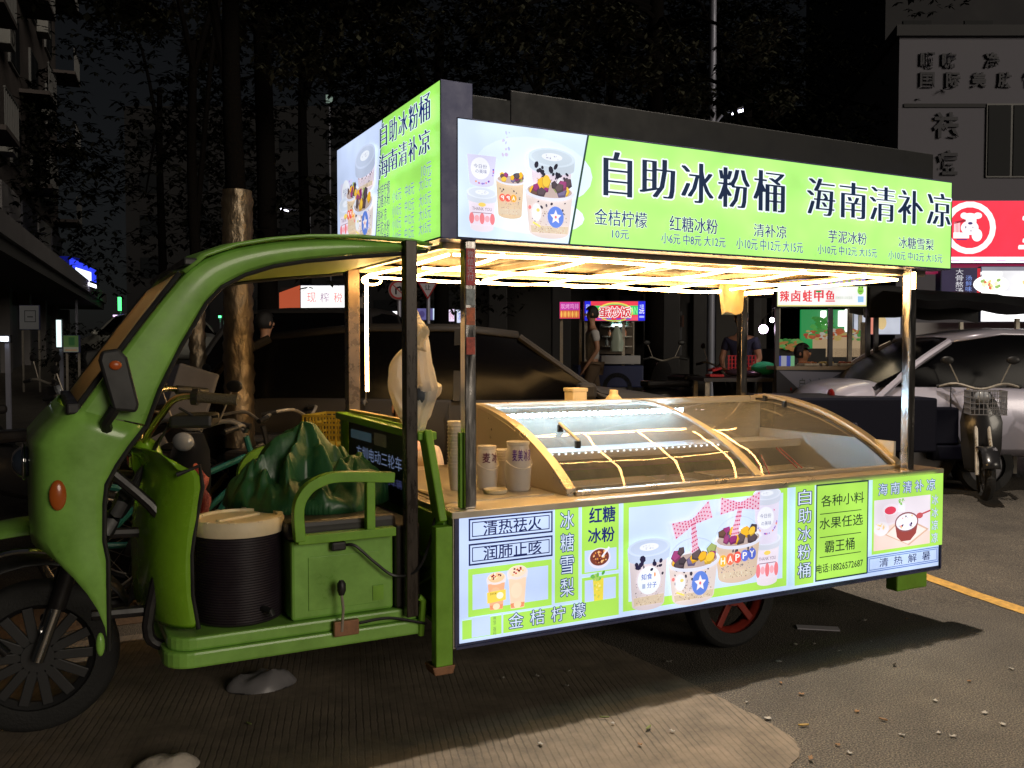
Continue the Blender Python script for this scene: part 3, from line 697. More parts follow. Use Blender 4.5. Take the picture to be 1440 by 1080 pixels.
for x in (.03, .75, 1.45, 2.15, 2.86):
    M().bb((x, .162, 1.935), (x + .03, 1.338, 1.962)).build('canopy_crossbar', STEELD, cart, bevel=.002)
M().bb((2.986, .01, 1.97), (3.0, .115, 2.42)).build('sign_end_cap', mat('blue_grey_end_cap', (.10, .12, .22), .4), cart)
for (x, y) in ((.62, .055), (1.95, .055)): pass
# LED tubes
def led(pts, name='led_tube', r=.0068, m=LEDW, sub=True):
    return M().tube(catmull(pts, 5) if sub else pts, r, 6).build(name, m, cart, smooth=True)
led([(.06, .15, 1.905), (.7, .14, 1.91), (1.5, .15, 1.9), (2.2, .14, 1.908), (2.74, .15, 1.9)], sub=True)
led([(.07, 1.33, 1.9), (.8, 1.32, 1.89), (1.5, 1.33, 1.9), (2.2, 1.32, 1.885), (2.74, 1.33, 1.9)])
for i in range(6):
    x = .30 + i * .44; led([(x, .16, 1.918), (x + .02, .5, 1.905), (x + .01, .95, 1.91), (x + .02, 1.32, 1.905)]); 
    led([(x + .02, 1.30, 1.90), (x + .20, 1.28, 1.885), (x + .42, 1.30, 1.90)])
led([(.06, .2, 1.91), (.06, .7, 1.9), (.07, 1.3, 1.905)]); led([(2.74, .15, 1.9), (2.75, .7, 1.9), (2.74, 1.33, 1.9)])
led([(.15, .72, 1.9), (.9, .74, 1.895), (1.7, .70, 1.9), (2.6, .74, 1.897)])
led([(.05 + .05 * math.cos(q), 1.17, 1.87 + .022 * math.sin(q)) for q in [i * .52 for i in range(13)]], r=.006)
led([(.072, 1.325, 1.9), (.072, 1.325, 1.6), (.073, 1.325, 1.29)], r=.009, sub=False)
led([(2.712, .018, 1.93), (2.712, .018, 1.84)], r=.008, sub=False)
# ---- posts
def post(x, y, z0, z1, m, w=.05, nm='post'):
    return M().bb((x - w / 2, y - w / 2, z0), (x + w / 2, y + w / 2, z1)).build(nm, m, cart, bevel=.004)
pst = post(.082, .052, .858, 1.952, POSTM)
post(2.72, .052, .858, 1.952, POSTM); post(0.0, 1.35, .80, 1.94, mat('brown_post', (.14, .10, .07), .3, .6, var=.3, vs=14), .065); post(2.70, 1.35, .858, 1.94, POSTM)
dk = mat('dark_brown_post', (.035, .026, .02), .3, .3, var=.4, vs=14, stretch=(3, 3, .6))
post(-.155, .1, .43, 1.945, dk, .05, 'front_post'); pass
def sticker(z0, z1, c):
    M().bb((.062, .0245, z0), (.1, .0265, z1)).build('sticker', mat('sticker_%d_%d_%d' % tuple(int(x * 99) for x in c), c, .4, var=.5, vs=60), pst)
sticker(1.77, 1.92, (.55, .03, .04)); sticker(1.69, 1.755, (.3, .34, .36)); sticker(1.61, 1.68, (.55, .12, .03)); sticker(1.49, 1.56, (.5, .06, .03))
pr_ = Print((.066, .0235, 1.79), (1, 0, 0), (0, 0, 1), (0, -1, 0)); pr_.vtext('微信支付', 0, 0, .028, .12, (235, 215, 225), gap=.1); pr_.build('sticker_lettering', pst, print_mat('room_light_glow_print', .12))  # sticker lettering emits slightly in place of room light
# ---- counter
top = M()
top.bb((-.02, -.012, .83), (2.94, .14, .858)); top.bb((-.02, 1.30, .83), (2.94, 1.41, .858)); top.bb((2.80, .14, .83), (2.94, 1.30, .858)); top.bb((-.02, .14, .83), (.60, 1.30, .858))
top.build('steel_counter_top', STEEL, cart, bevel=.003)
M().bb((.02, .19, .8584), (.57, 1.22, .862)).build('steel_counter_mat', STEELD, cart)
body = M(); body.bb((.0, .055, .34), (2.90, .075, .83)); body.bb((.0, 1.36, .34), (2.90, 1.38, .83)); body.bb((2.88, .075, .34), (2.90, 1.36, .83)); body.bb((.0, .075, .34), (2.88, 1.36, .36))
body.build('cargo_body', GREEN, cart, bevel=.003)
M().bb((-.03, .055, .45), (-.005, 1.36, .83)).build('cargo_front_panel', GREEN, cart, bevel=.003)
M().bb((-.055, .06, .60), (-.03, 1.36, .64)).build('cargo_front_rail', GREEN2, cart, bevel=.003)
M().beam((-.045, .10, .60), (-.045, .42, .46), .03, .03).build('cargo_front_brace', GREEN2, cart, bevel=.003)
M().bb((-.085, .0, .235), (-.012, .05, .80)).build('corner_post', GREEN2, cart, bevel=.004)
M().bb((-.011, .0, .30), (.0, .05, .828)).build('corner_strip', STEELD, cart)
# green backrest hoop
hoop = [(-.05, 1.33, .80), (-.05, 1.33, 1.185), (-.05, .18, 1.165), (-.05, .04, .84)]
for a, b, w_, nm in ((hoop[0], (-.05, 1.33, 1.15), .05, 'hoop_rail'), ((-.05, 1.36, 1.165), (-.05, .17, 1.150), .085, 'hoop_rail'), ((-.052, .19, 1.165), (-.05, .035, .81), .075, 'hoop_rail')):
    M().beam(a, b, w_ if nm else .05, .035, up=(0, 0, 1) if a[1] - b[1] > 1 else (1, 0, 0)).build(nm, GREEN2, cart, bevel=.006)
M().bb((.045, .05, .86), (.056, .078, 1.17)).build('upright_strip', GREEN2, cart)
# black board behind the seat with lettering
bd = M().bb((-.04, .42, .80), (-.022, 1.30, 1.135)).build('rear_board', mat('dark_board', (.012, .014, .02), .4), cart, bevel=.004)
pr_ = Print((-.0415, 1.30, .80), (0, -1, 0), (0, 0, 1), (-1, 0, 0))
pr_.text('方圳电动三轮车', .14, .16, .80, .225, (150, 170, 215), off=.0); pr_.rect(.05, .255, .38, .30, (70, 92, 100)); pr_.rect(.42, .25, .6, .31, (66, 60, 40)); pr_.text('专用车辆', .5, .08, .8, .12, (90, 96, 150))
pr_.build('board_lettering', bd, LITM)
M().bb((-.05, .36, 1.185), (-.02, 1.25, 1.20)).build('cardboard_strip', mat('worn_cardboard', (.5, .38, .22), .8, var=.3), cart)

# ---- chassis and floor platform
def plan(pts, z0, z1, nm, m, bev=.01):
    return M().prism(pts, lambda a, b, t: (a, b, t), z0, z1).build(nm, m, cart, bevel=bev)
def rounded(x0, x1, y0, y1, r, n=6):
    o = []
    for cx, cy, a in ((x0 + r, y0 + r, 180), (x1 - .01, y0 + .01, 270), (x1 - .01, y1 - .01, 0), (x0 + r, y1 - r, 90)):
        rr = r if cx == x0 + r else .01
        for i in range(n + 1): q = R(a + 90 * i / n); o.append((cx + rr * math.cos(q), cy + rr * math.sin(q)))
    return o
plan(rounded(-1.09, -.09, .11, 1.29, .10), .345, .405, 'floor_edge', GREEN)
plan(rounded(-1.075, -.09, .125, 1.275, .095), .405, .455, 'floor_platform', GREEN)
M().bb((-1.0, .35, .28), (2.8, .40, .345)).build('chassis_rail', BLACKM, cart); M().bb((-1.0, 1.0, .28), (2.8, 1.05, .345)).build('chassis_rail', BLACKM, cart)
for x in (.45, 1.3, 2.2): M().bb((x, .1, .30), (x + .05, 1.3, .338)).build('cross_member', BLACKM, cart)
# seat box and seat
sb = M().bb((-.625, .15, .456), (-.21, 1.22, .765)).build('seat_box', GREEN, cart, bevel=.012)
M().bb((-.56, .146, .49), (-.27, .15, .70)).build('access_panel', GREEN, sb, bevel=.002)
M().bb((-.30, .142, .50), (-.255, .146, .56)).build('latch_plate', GREEN2, sb)
M().bb((-.64, .16, .766), (-.19, 1.22, .84)).build('seat_cushion', mat('black_vinyl', (.02, .018, .018), .4, var=.3, vs=8), cart, bevel=.02)
# armrest
ar = [(-.60, .12, .775), (-.605, .12, .90), (-.575, .12, .965), (-.52, .12, 1.0), (-.44, .12, 1.013), (-.22, .12, .997)]
def strap(path, w_, t_, nm, m, par):
    path = [Vector(q) for q in path]; rings = []
    for i, q in enumerate(path):
        d = (path[min(i + 1, len(path) - 1)] - path[max(i - 1, 0)]).normalized(); nrm = d.cross(Vector((0, 1, 0))).normalized() * t_ / 2; y = Vector((0, w_ / 2, 0))
        rings.append([q - nrm - y, q + nrm - y, q + nrm + y, q - nrm + y])
    return M().ring(rings).build(nm, m, par, bevel=.003)
arm = strap(catmull(ar, 5), .045, .04, 'armrest', GREEN2, cart)
M().bb((-.61, .10, .762), (-.215, .145, .797)).build('armrest_base', GREEN2, arm, bevel=.003); M().bb((-.335, .105, .795), (-.30, .14, .985)).build('armrest_upright', GREEN2, arm, bevel=.003)
arm2 = strap([(a, 1.24, c) for a, b, c in catmull(ar, 5)], .045, .04, 'armrest', GREEN2, cart)
# dark floor box behind post
M().bb((-.205, .13, .456), (-.10, 1.25, .80)).build('battery_cover', mat('dark_cover', (.018, .014, .012), .5, var=.3), cart, bevel=.01)
# brake lever
lv = M().bb((-.475, .088, .39), (-.375, .112, .45)).build('brake_lever_bracket', mat('rusty_plate', (.30, .15, .08), .6, .4, var=.4, vs=30), cart, bevel=.004)
M().tube([(-.445, .09, .41), (-.44, .085, .50), (-.447, .085, .56)], .006, 8).build('brake_lever_rod', STEELD, lv); M().lathe((-.447, .085, .555), [(.011, 0), (.018, .02), (.017, .045), (.008, .058)], 12).build('brake_lever_knob', BLACKP, lv, smooth=True)
M().tube(catmull([(-.37, .1, .43), (-.25, .095, .435), (-.12, .09, .40), (-.09, .09, .39)], 4), .006, 6).build('brake_cable', BLACKP, cart)
M().tube([(-.105, .115, .34), (-.105, .09, .49), (-.125, .09, .505)], .014, 8).build('cable_bracket', GREEN2, cart)
# ---- leg shield (inner curved panel) left of the bucket
ls = M(); rows = []
prof = [(.47, .0, .0), (.6, -.02, .0), (.75, -.02, .01), (.88, .0, .02), (1.0, .02, .0), (1.08, .01, -.01), (1.15, -.07, 0)]
for z, dx, dy in prof:
    rows.append([(-1.13 + dx * .6 - .02, .62, z), (-1.12 + dx * .7, .42, z), (-1.09 + dx, .28, z), (-1.03 + dx, .19 + dy, z), (-.985 + dx, .17 + dy, z - (.06 if z > 1.1 else 0)), (-.965 + dx, .18 + dy, z - (.1 if z > 1.1 else 0))])
ls.grid(rows); lsh = ls.build('leg_shield', mat('green_moulded_plastic', (.2, .42, .02), .22, var=.12, vs=6, coat=.5), cart, smooth=True, solid=.006, sub=1)
M().tube([r[-1] for r in rows], .009, 8).build('leg_shield_trim', BLACKP, lsh)
# ---- cab shell
pin = [(P(a, b, y=.12).x, P(a, b, y=.12).z) for a, b in [(205, 600), (225, 545), (255, 485), (290, 425), (312, 402), (345, 385), (385, 373), (430, 366), (500, 360), (575, 355), (600, 352)]]
pout = [(P(a, b, y=.12).x, P(a, b, y=.12).z) for a, b in [(110, 575), (150, 522), (200, 455), (255, 385), (285, 361), (330, 346), (380, 338), (430, 334), (500, 334), (575, 340), (604, 347)]]
def cab_side(y, sgn, nm):
    g = M(); rows = []
    for k_, ((a, b), (c_, d_)) in enumerate(zip(pout, pin)):
        wr_ = .028 if k_ < 4 else .10
        rows.append([(a + .01, y + sgn * wr_, b + .004), (a + .004, y + sgn * wr_ * .4, b), (a, y, b - .012), ((a + c_) / 2, y - sgn * .008, (b + d_) / 2), (c_, y, d_ + .01), (c_, y + sgn * .02, d_ + .002), (c_ - .01, y + sgn * .05, d_ + .01)])
    g.grid(rows); o = g.build(nm, GREEN, cart, smooth=True, sub=1)
    M().tube([(c_, y + sgn * .004, d_ - .004) for c_, d_ in pin], .008, 8).build('pillar_trim', BLACKP, o)
    return o
cab_side(.11, 1, 'cab_pillar'); cab_side(1.29, -1, 'cab_pillar')
g = M(); rows = []
for (a, b) in [pout[i] for i in (3, 4, 5, 6, 7, 8, 9, 10)]:
    rows.append([(a + .01, .11 + t * 1.18, b + .006 + .035 * math.sin(math.pi * t)) for t in [i / 10 for i in range(11)]])
g.grid(rows); rf = g.build('cab_roof', GREEN, cart, smooth=True, solid=.012)
g = M(); rows = []
for (a, b) in pin[5:]: rows.append([(a, .13 + t * 1.14, b + .004) for t in [i / 6 for i in range(7)]])
g.grid(rows); g.build('cab_roof_underside', mat('led_tinted_underside', (.35, .42, .06), .5), cart, smooth=True)  # yellow-green of the LED light is put into the underside colour
# cowl
cols = [(.0, .46), (.10, .50), (.25, .58), (.45, .70), (.62, .80), (.78, .84), (.9, .86)]
g = M()
def cowl_col(s_):
    # s_ 0..1 from near rear edge round the corner to the centre
    pts = []
    for k in range(13):
        t = k / 12.0
        if s_ < .5:
            q = s_ / .5; zb = .45 + .37 * q ** .8; zt = 1.237 + (1.308 - 1.237) * q; z = zb + (zt - zb) * t
            xr = -1.285 + (0.012 if z < .8 else (z - .8) * .02) + max(0, z - 1.02) ** 1.3 * .95
            xf = -1.475 if z > .84 else -1.475 + (.84 - z) * .42
            xf += max(0, z - 1.2) * .95
            yy = .105 - .012 * math.sin(math.pi * q * .9) + (.03 * q ** 4)
            if z < .7: yy += (.7 - z) * .12
            x = xr + (xf - xr) * q
            if q > .85: x += (q - .85) * .06
        else:
            q = (s_ - .5) / .5; zb = .82 + .06 * q; zt = 1.308; z = zb + (zt - zb) * t
            ang = min(1, q * 3); x = -1.466 - .035 * math.sin(ang * math.pi / 2) - .02 * q + max(0, z - 1.2) * .95
            yy = .135 + (.70 - .135) * q ** 1.25
        pts.append((x, yy, z))
    return pts
ss = [0, .08, .17, .26, .35, .43, .5, .54, .58, .63, .7, .8, .9, 1.0]
near = [cowl_col(s_) for s_ in ss]; far = [[(x, 1.4 - y, z) for x, y, z in c_] for c_ in near[:-1]][::-1]
g.grid(near + far); cowl = g.build('front_cowl', GREEN, cart, smooth=True, solid=.006)
M().tube([p_ for p_ in near[0]], .009, 8).build('cowl_edge_trim', BLACKP, cowl)
# lip tip
M().sph((-1.30, .135, .475), .03, 8, (.5, .5, 1.4)).build('cowl_tip', GREEN, cowl, smooth=True)
# turn signal, headlight
M().sph((-1.425, .098, 1.015), .05, 10, (.55, .3, 1.05)).build('turn_signal', mat('amber_lens', (.45, .10, .015), .25, coat=.5), cart, smooth=True)
hl = M().lathe((-1.51, .42, 1.10), [(.055, 0), (.06, -.015), (.055, -.035), (.035, -.055), (.012, -.06)], 20, 'x').build('headlight', mat('lens_blue_dark', (.03, .04, .06), .05, coat=1), cart, smooth=True)
M().torus((-1.53, .42, 1.10), .062, .006, 'x').build('headlight_rim', CHROME, hl, smooth=True)
# windscreen
wn = M(); rows = []
wo = [(pout[i][0], pout[i][1]) for i in range(4)]
for a, b in wo: rows.append([(a - .006, .12 + .025 + t * 1.11, b + .006) for t in (0, .25, .5, .75, 1)])
wn.grid(rows)
acr = mat('scratched_yellowed_acrylic', (.62, .50, .33), .55, var=.12, vs=20, alpha=.93)
_n = acr.node_tree.nodes; _l = acr.node_tree.links; _tr = _n.new('ShaderNodeBsdfTranslucent'); _tr.inputs[0].default_value = (.62, .56, .46, 1); _mm = _n.new('ShaderNodeMixShader'); _mm.inputs[0].default_value = .6
_l.new(_n['Principled BSDF'].outputs[0], _mm.inputs[1]); _l.new(_tr.outputs[0], _mm.inputs[2]); _l.new(_mm.outputs[0], _n['Material Output'].inputs[0])
wind = wn.build('windscreen', acr, cart, smooth=True, solid=.004)
for y in (.138, 1.262): M().tube([(a - .004, y, b + .004) for a, b in wo], .010, 8).build('windscreen_seal', BLACKP, wind)
M().bb((-1.395, .12, 1.285), (-1.35, 1.28, 1.325)).build('windscreen_seal', BLACKP, wind, bevel=.008); M().box((-.985, .7, 1.825), (.05, 1.16, .03)).build('windscreen_seal', BLACKP, wind, bevel=.008)
# mirror
mr = M(); mr.prism([(-.042, -.11), (.03, -.12), (.045, -.09), (.042, .09), (.02, .125), (-.035, .115), (-.05, .08)], lambda a, b, t: (-1.232 + a + b * -.18, .045 + t, 1.40 + b * .9), -.022, .022)
mir = mr.build('wing_mirror', BLACKP, cart, bevel=.01)
M().sph((-1.245, .02, 1.455), .02, 8, (1, .4, .8)).build('mirror_reflector', mat('orange_reflector', (.5, .1, .02), .3), mir, smooth=True)
M().tube([(-1.245, .045, 1.31), (-1.275, .07, 1.26), (-1.27, .10, 1.235)], .02, 8).build('mirror_bracket', BLACKP, mir, smooth=True)
mrr = copy_tree(mir); mrr.parent = cart; mrr.location.y += 1.31
for c_ in mrr.children: pass
# front wheel, fork, mudguard
def wheel(c, r, w_, parent, rimc, nm='wheel', red=False, spokes=6):
    x, y, z = c
    wh = M().lathe((x, y - w_ * .35, z), [(.03, 0), (r * .2, .0), (r * .22, w_ * .7), (.03, w_ * .7)], 16, 'y').build(nm, rimc, parent, smooth=True)
    ty = M().lathe((x, y - w_ / 2, z), [(r * .70, .004), (r * .9, 0), (r * .97, w_ * .12), (r, w_ * .3), (r, w_ * .7), (r * .97, w_ * .88), (r * .9, w_), (r * .70, w_ - .004), (r * .70, .004)], 40, 'y', cap=False)
    ty.build('tyre', RUBBER, wh, smooth=True)
    rm = M().lathe((x, y - w_ * .4, z), [(r * .69, 0), (r * .71, .005), (r * .62, w_ * .3), (r * .62, w_ * .5), (r * .71, w_ * .78), (r * .69, w_ * .8)], 32, 'y', cap=False)
    rm.build('rim', rimc, wh, smooth=True)
    sp = M()
    for k in range(spokes):
        q = 2 * math.pi * k / spokes + .4; sp.beam((x + math.cos(q) * r * .15, y - w_ * .2, z + math.sin(q) * r * .15), (x + math.cos(q) * r * .66, y - w_ * .2, z + math.sin(q) * r * .66), r * .13, r * .07, up=(0, 1, 0))
    sp.build('spokes', rimc, wh, bevel=.003)
    return wh
DR = mat('dark_rim', (.010, .010, .011), .5)
wheel((-1.50, .70, .30), .30, .10, cart, DR, spokes=14)
redr = mat('red_rim', (.22, .02, .012), .5, var=.3, vs=12)
wheel((1.62, .22, .27), .27, .12, cart, redr, red=True, spokes=5); wheel((1.62, 1.18, .27), .27, .12, cart, redr, spokes=5)
M().cyl((1.62, .25, .27), (1.62, 1.15, .27), .035).build('rear_axle', BLACKM, cart)
for s_ in (-1, 1):
    fk = M().tube([(-1.50, .70 + s_ * .085, .30), (-1.36, .70 + s_ * .085, .72)], .024, 12).build('fork_leg', CHROME, cart, smooth=True)
    M().tube([(-1.43, .70 + s_ * .085, .50), (-1.30, .70 + s_ * .085, .92)], .032, 12).build('fork_sleeve', BLACKM, fk, smooth=True)
    M().torus((-1.47, .70 + s_ * .09, .42), .018, .004, 'y', 16, 6).build('fork_clip', CHROME, fk)
M().tube([(-1.30, .7, .85), (-1.14, .7, 1.22)], .03, 12).build('steering_column', BLACKM, cart, smooth=True)
g = M(); rows = []
for i in range(13):
    q = R(15 + i * 11.5); rr = .375; cx, cz = -1.50, .33
    rows.append([(cx - rr * math.cos(q) * (1 - abs(t) * .03), .70 + t * .085, cz + rr * math.sin(q) - abs(t) ** 2 * .03) for t in (-1, -.6, 0, .6, 1)])
g.grid(rows); mg = g.build('front_mudguard', BLACKP, cart, smooth=True, solid=.005)
g = M(); rows = []
for i in range(9):
    t = i / 8; a = -1.78 + t * .36; rows.append([(a, .70 + s_ * (.03 + .09 * math.sin(min(1, t * 1.6) * 1.5)), .80 + .05 * t + .02 * math.sin(t * 3) - abs(s_) ** 2 * .05) for s_ in (-1, -.7, -.3, 0, .3, .7, 1)])
g.grid(rows); g.build('mudguard_cap', GREEN, mg, smooth=True, solid=.006)
M().tube(catmull([(-1.70, .60, .70), (-1.60, .60, .735), (-1.5, .60, .735), (-1.42, .60, .715)], 4), .012, 8).build('mudguard_stay', CHROME, mg, smooth=True)
# crash bar in front (left edge)
cb = [(-1.98, .52, 1.16), (-1.80, .50, 1.19), (-1.70, .49, 1.13), (-1.68, .49, .95), (-1.70, .49, .55), (-1.6, .5, .38)]
M().tube(catmull(cb, 5), .019, 10).build('crash_bar', mat('black_gloss_tube', (.01, .01, .012), .15, coat=.8), cart, smooth=True)
# tubular frame seen inside the cab
for path in ([(-1.24, .35, 1.05), (-1.08, .33, .88), (-1.07, .32, .75), (-1.13, .30, .47), (-1.08, .30, .39), (-.98, .30, .385)], [(-1.27, .75, .98), (-1.10, .72, .95), (-1.14, .72, .50), (-1.3, .72, .48)], [(-1.32, .33, .53), (-1.05, .33, .52)], [(-1.32, .5, .80), (-1.12, .5, .79)], [(-1.13, .6, .9), (-1.02, .58, .5), (-.95, .5, .42)]):
    M().tube(catmull(path, 4), .021, 8).build('frame_tube', BLACKM, cart, smooth=True)
M().tube([(-1.28 + i * .012, .45 + .03 * math.sin(i * 2), .78 + i * .022) for i in range(9)], .03, 8).build('wiring_loom', BLACKP, cart, smooth=True)
ext = M().sph((-1.10, .55, 1.07), .06, 10, (1, 1, 1.5)).build('green_tank', mat('green_moulded_plastic', (.2, .42, .02)), cart, smooth=True)
# handlebar
gold = mat('worn_chrome', (.62, .55, .42), .18, 1, var=.2, vs=20)
hb = M().tube(catmull([(-1.13, .62, 1.05), (-1.10, .50, 1.17), (-1.05, .40, 1.27), (-1.02, .36, 1.315), (-.97, .34, 1.33), (-.90, .31, 1.325)], 5), .0135, 10).build('handlebar', gold, cart, smooth=True)
M().tube([(-.94, .325, 1.327), (-.80, .26, 1.315)], .021, 14).build('grip', mat('ribbed_grip', (.10, .08, .05), .5, bump=.6, bs=200), hb, smooth=True)
M().tube([(-.955, .33, 1.328), (-.935, .32, 1.326)], .032, 14).build('throttle_collar', BLACKM, hb)
M().tube(catmull([(-1.13, .62, 1.05), (-1.10, .78, 1.17), (-1.05, .98, 1.27), (-.98, 1.06, 1.33), (-.86, 1.1, 1.32)], 5), .0135, 10).build('handlebar_side', gold, hb, smooth=True)
M().tube([(-.92, 1.08, 1.327), (-.78, 1.13, 1.31)], .021, 14).build('grip', BLACKP, hb, smooth=True)
M().box((-1.12, .62, 1.06), (.09, .12, .05)).build('bar_clamp', CHROME, hb, bevel=.008)
M().tube([(-1.0, .37, 1.285), (-.93, .36, 1.24), (-.86, .33, 1.25)], .006, 6).build('brake_lever_hand', BLACKM, hb)
M().box((-.93, .45, 1.23), (.16, .22, .05), rz=-.3).build('instrument_panel', BLACKP, hb, bevel=.012)
for k in range(5):
    M().tube(catmull([(-1.02 + k * .01, .40, 1.25), (-1.08, .45 + k * .02, 1.12), (-1.16, .48, 1.0 - k * .02), (-1.20, .52, .85)], 4), .005, 6).build('cable', BLACKP, hb)
# side bits under the counter
M().bb((2.62, .02, .20), (2.86, .10, .30)).build('rear_bracket', GREEN2, cart, bevel=.01)
M().prism([(-.04, .20), (.04, .20), (.05, .235), (-.05, .235)], lambda a, b, t: (-.05 + a, t, b), .0, .09).build('jack_foot', mat('rusty_plate', (.3, .15, .08)), cart, bevel=.004)
M().tube(catmull([(-.42, .146, .735), (-.38, .12, .735), (-.30, .11, .66), (-.22, .105, .60), (-.14, .07, .62), (-.09, .06, .72), (-.07, .05, .82), (-.04, .06, .845)], 5), .006, 6).build('power_cable', BLACKP, cart, smooth=True)
M().box((-.445, .135, .738), (.06, .035, .035)).build('plug', BLACKP, cart, bevel=.008)
# ================================================================== GLASS-LID FREEZER SET INTO THE COUNTER
FZ = thing('display_freezer', 'stainless display freezer with a curved glass lid set into the cart counter', 'freezer', (1.685, .68, .80))
fcur = [(.125, .864), (.30, .975), (.50, 1.066), (.71, 1.135), (.97, 1.186), (1.14, 1.196), (1.25, 1.196)]
fc = [(v.x, v.y) for v in catmull([(a, b, 0) for a, b in fcur], 5)]
def gold(): return STEEL
inner = mat('brushed_interior_steel', (.74, .70, .62), .4, .35, var=.12, vs=12, bump=.02, bs=50, stretch=(1, 20, 20))
inner2 = mat('tan_interior_panel', (.36, .32, .26), .5, .1, var=.15, vs=5)
FX0, FX1 = .60, 2.77
g = M(); g.prism([(.125, .858)] + fc + [(1.25, .858)], lambda a, b, t: (t, a, b), FX0, FX0 + .035); g.build('side_panel', STEEL, FZ, bevel=.002)
g = M()
for a, b in zip(fc[:-1], fc[1:]): pass
def curve_rail(x0, x1, dz, th, nm, m, c0=0, c1=None):
    rings = []
    for a, b in fc[c0:c1]: rings.append([(x0, a, b + dz), (x1, a, b + dz), (x1, a, b + dz + th), (x0, a, b + dz + th)])
    return M().ring(rings).build(nm, m, FZ, bevel=.002)
curve_rail(FX0 - .004, FX0 + .045, .003, .022, 'lid_rail', STEEL); curve_rail(FX1 - .055, FX1, -.012, .038, 'lid_rail', STEEL)
curve_rail(FX1 - .085, FX1 - .060, -.008, .012, 'rubber_seal', BLACKP); curve_rail(FX0 + .05, FX0 + .062, -.004, .010, 'rubber_seal', BLACKP)
curve_rail(1.700, 1.735, .001, .016, 'lid_frame', STEELD); curve_rail(1.755, 1.775, -.012, .010, 'lid_frame', STEELD)
M().bb((FX0, 1.20, 1.182), (FX1, 1.265, 1.215)).build('back_rail', STEEL, FZ, bevel=.003)
M().bb((FX0 + .035, .105, .858), (FX1, .150, .876)).build('front_rail', STEEL, FZ, bevel=.003)
M().bb((FX0, 1.255, .858), (FX1, 1.275, 1.182)).build('back_panel', STEEL, FZ); M().bb((FX0 + .036, 1.235, .80), (FX1 - .01, 1.254, 1.181)).build('back_liner', inner2, FZ)
# glass lids
for (x0, x1, dz) in ((FX0 + .05, 1.72, .004), (1.735, FX1 - .055, -.006)):
    g = M(); rows = [[(x0, a, b + dz), (x1, a, b + dz)] for a, b in fc[:-4]]; g.grid(rows); g.build('glass_lid', GLASS, FZ, smooth=True)
# tub
M().bb((FX0 + .036, .155, .55), (FX1 - .02, 1.23, .57)).build('tub_floor', inner2, FZ)
for a, b, nm, mm in (((FX0 + .036, .15, .57), (FX1 - .02, .165, .857), 'tub_wall', inner), ((FX0 + .02, .165, .57), (FX0 + .034, 1.23, .857), 'tub_wall', inner), ((FX1 - .02, .165, .57), (FX1 - .004, 1.23, 1.0), 'tub_wall', inner)):
    M().bb(a, b).build(nm, mm, FZ)
# shelf along the back, lit by the led row
M().bb((FX0 + .04, .86, .93), (FX1 - .03, 1.23, .942)).build('inner_shelf', mat('pale_shelf', (.78, .80, .82), .3, .3), FZ, bevel=.002)
M().bb((FX0 + .04, .852, .915), (FX1 - .03, .859, .96)).build('shelf_lip', inner, FZ)
for i in range(6):
    x0 = FX0 + .07 + i * .345
    for j in range(2):
        y0 = .19 + j * .335
        pan = M(); pan.bb((x0, y0, .70), (x0 + .32, y0 + .31, .706)); pan.build('steel_pan', inner, FZ)
        q = M(); z1 = .80
        for a, b in (((x0, y0, .706), (x0 + .32, y0 + .008, z1)), ((x0, y0 + .302, .706), (x0 + .32, y0 + .31, z1)), ((x0, y0 + .008, .706), (x0 + .008, y0 + .302, z1)), ((x0 + .312, y0 + .008, .706), (x0 + .32, y0 + .302, z1))): q.bb(a, b)
        q.build('pan_wall', inner, FZ)
for (x0, x1, y0) in ((.75, 1.15, .24), (1.22, 1.66, .24), (.8, 1.5, .60), (1.85, 2.6, .60)):
    M().bb((x0, y0, .802), (x1, y0 + .2, .812)).build('pan_cover', mat('clear_brown_cover', (.50, .44, .34), .2, .1), FZ, bevel=.004)
M().bb((1.78, .18, .802), (2.68, .52, .812)).build('tray_cover', mat('grey_tray', (.36, .31, .27), .35, .3), FZ, bevel=.01)
# led row
M().bb((FX0 + .08, 1.17, 1.135), (2.08, 1.20, 1.150)).build('led_bar', STEELD, FZ)
for i in range(33):
    x = FX0 + .10 + i * .042
    M().box((x, 1.163, 1.140), (.017, .012, .022)).build('led', LEDH, FZ)
for i in range(30):
    x = FX0 + .30 + i * .042; M().box((x, .848, .952), (.007, .004, .006)).build('small_led', emat('small_white_led', (.8, .9, 1), 5), FZ)
for (x, y0) in ((.83, .40), (2.56, .80)):
    yy = [(a, b) for a, b in fc]
    def zc(y):
        for (a, b), (c_, d_) in zip(fc, fc[1:]):
            if a <= y <= c_: return b + (d_ - b) * (y - a) / (c_ - a)
    y1 = y0 + .19
    h_ = M().beam((x, y0, zc(y0) + .045), (x, y1, zc(y1) + .045), .014, .012).build('lid_handle', STEEL, FZ, bevel=.003)
    for yy_ in (y0 + .012, y1 - .012): M().bb((x - .012, yy_ - .012, zc(yy_) + .004), (x + .012, yy_ + .012, zc(yy_) + .040)).build('handle_foot', BLACKP, h_, bevel=.003)
rd = mat('red_handle', (.55, .03, .02), .4)
for i, (x, y, a) in enumerate(((1.98, .36, .02), (2.03, .36, .03), (2.48, .62, -.12), (2.50, .60, -.14))):
    t_ = thing('chopstick' if i < 2 else 'serving_tongs', ['thin red stick leaning in the middle pan of the freezer, left one', 'thin red stick leaning in the middle pan of the freezer, right one', 'red-handled tong lying towards the right end of the freezer, back one', 'red-handled tong lying towards the right end of the freezer, front one'][i], 'utensil', (x, y, .815), group='red utensils inside the freezer')
    M().tube([(x, y, .815), (x + a * .6, y + .10, .93)], .004, 6).build('stick', rd, t_)
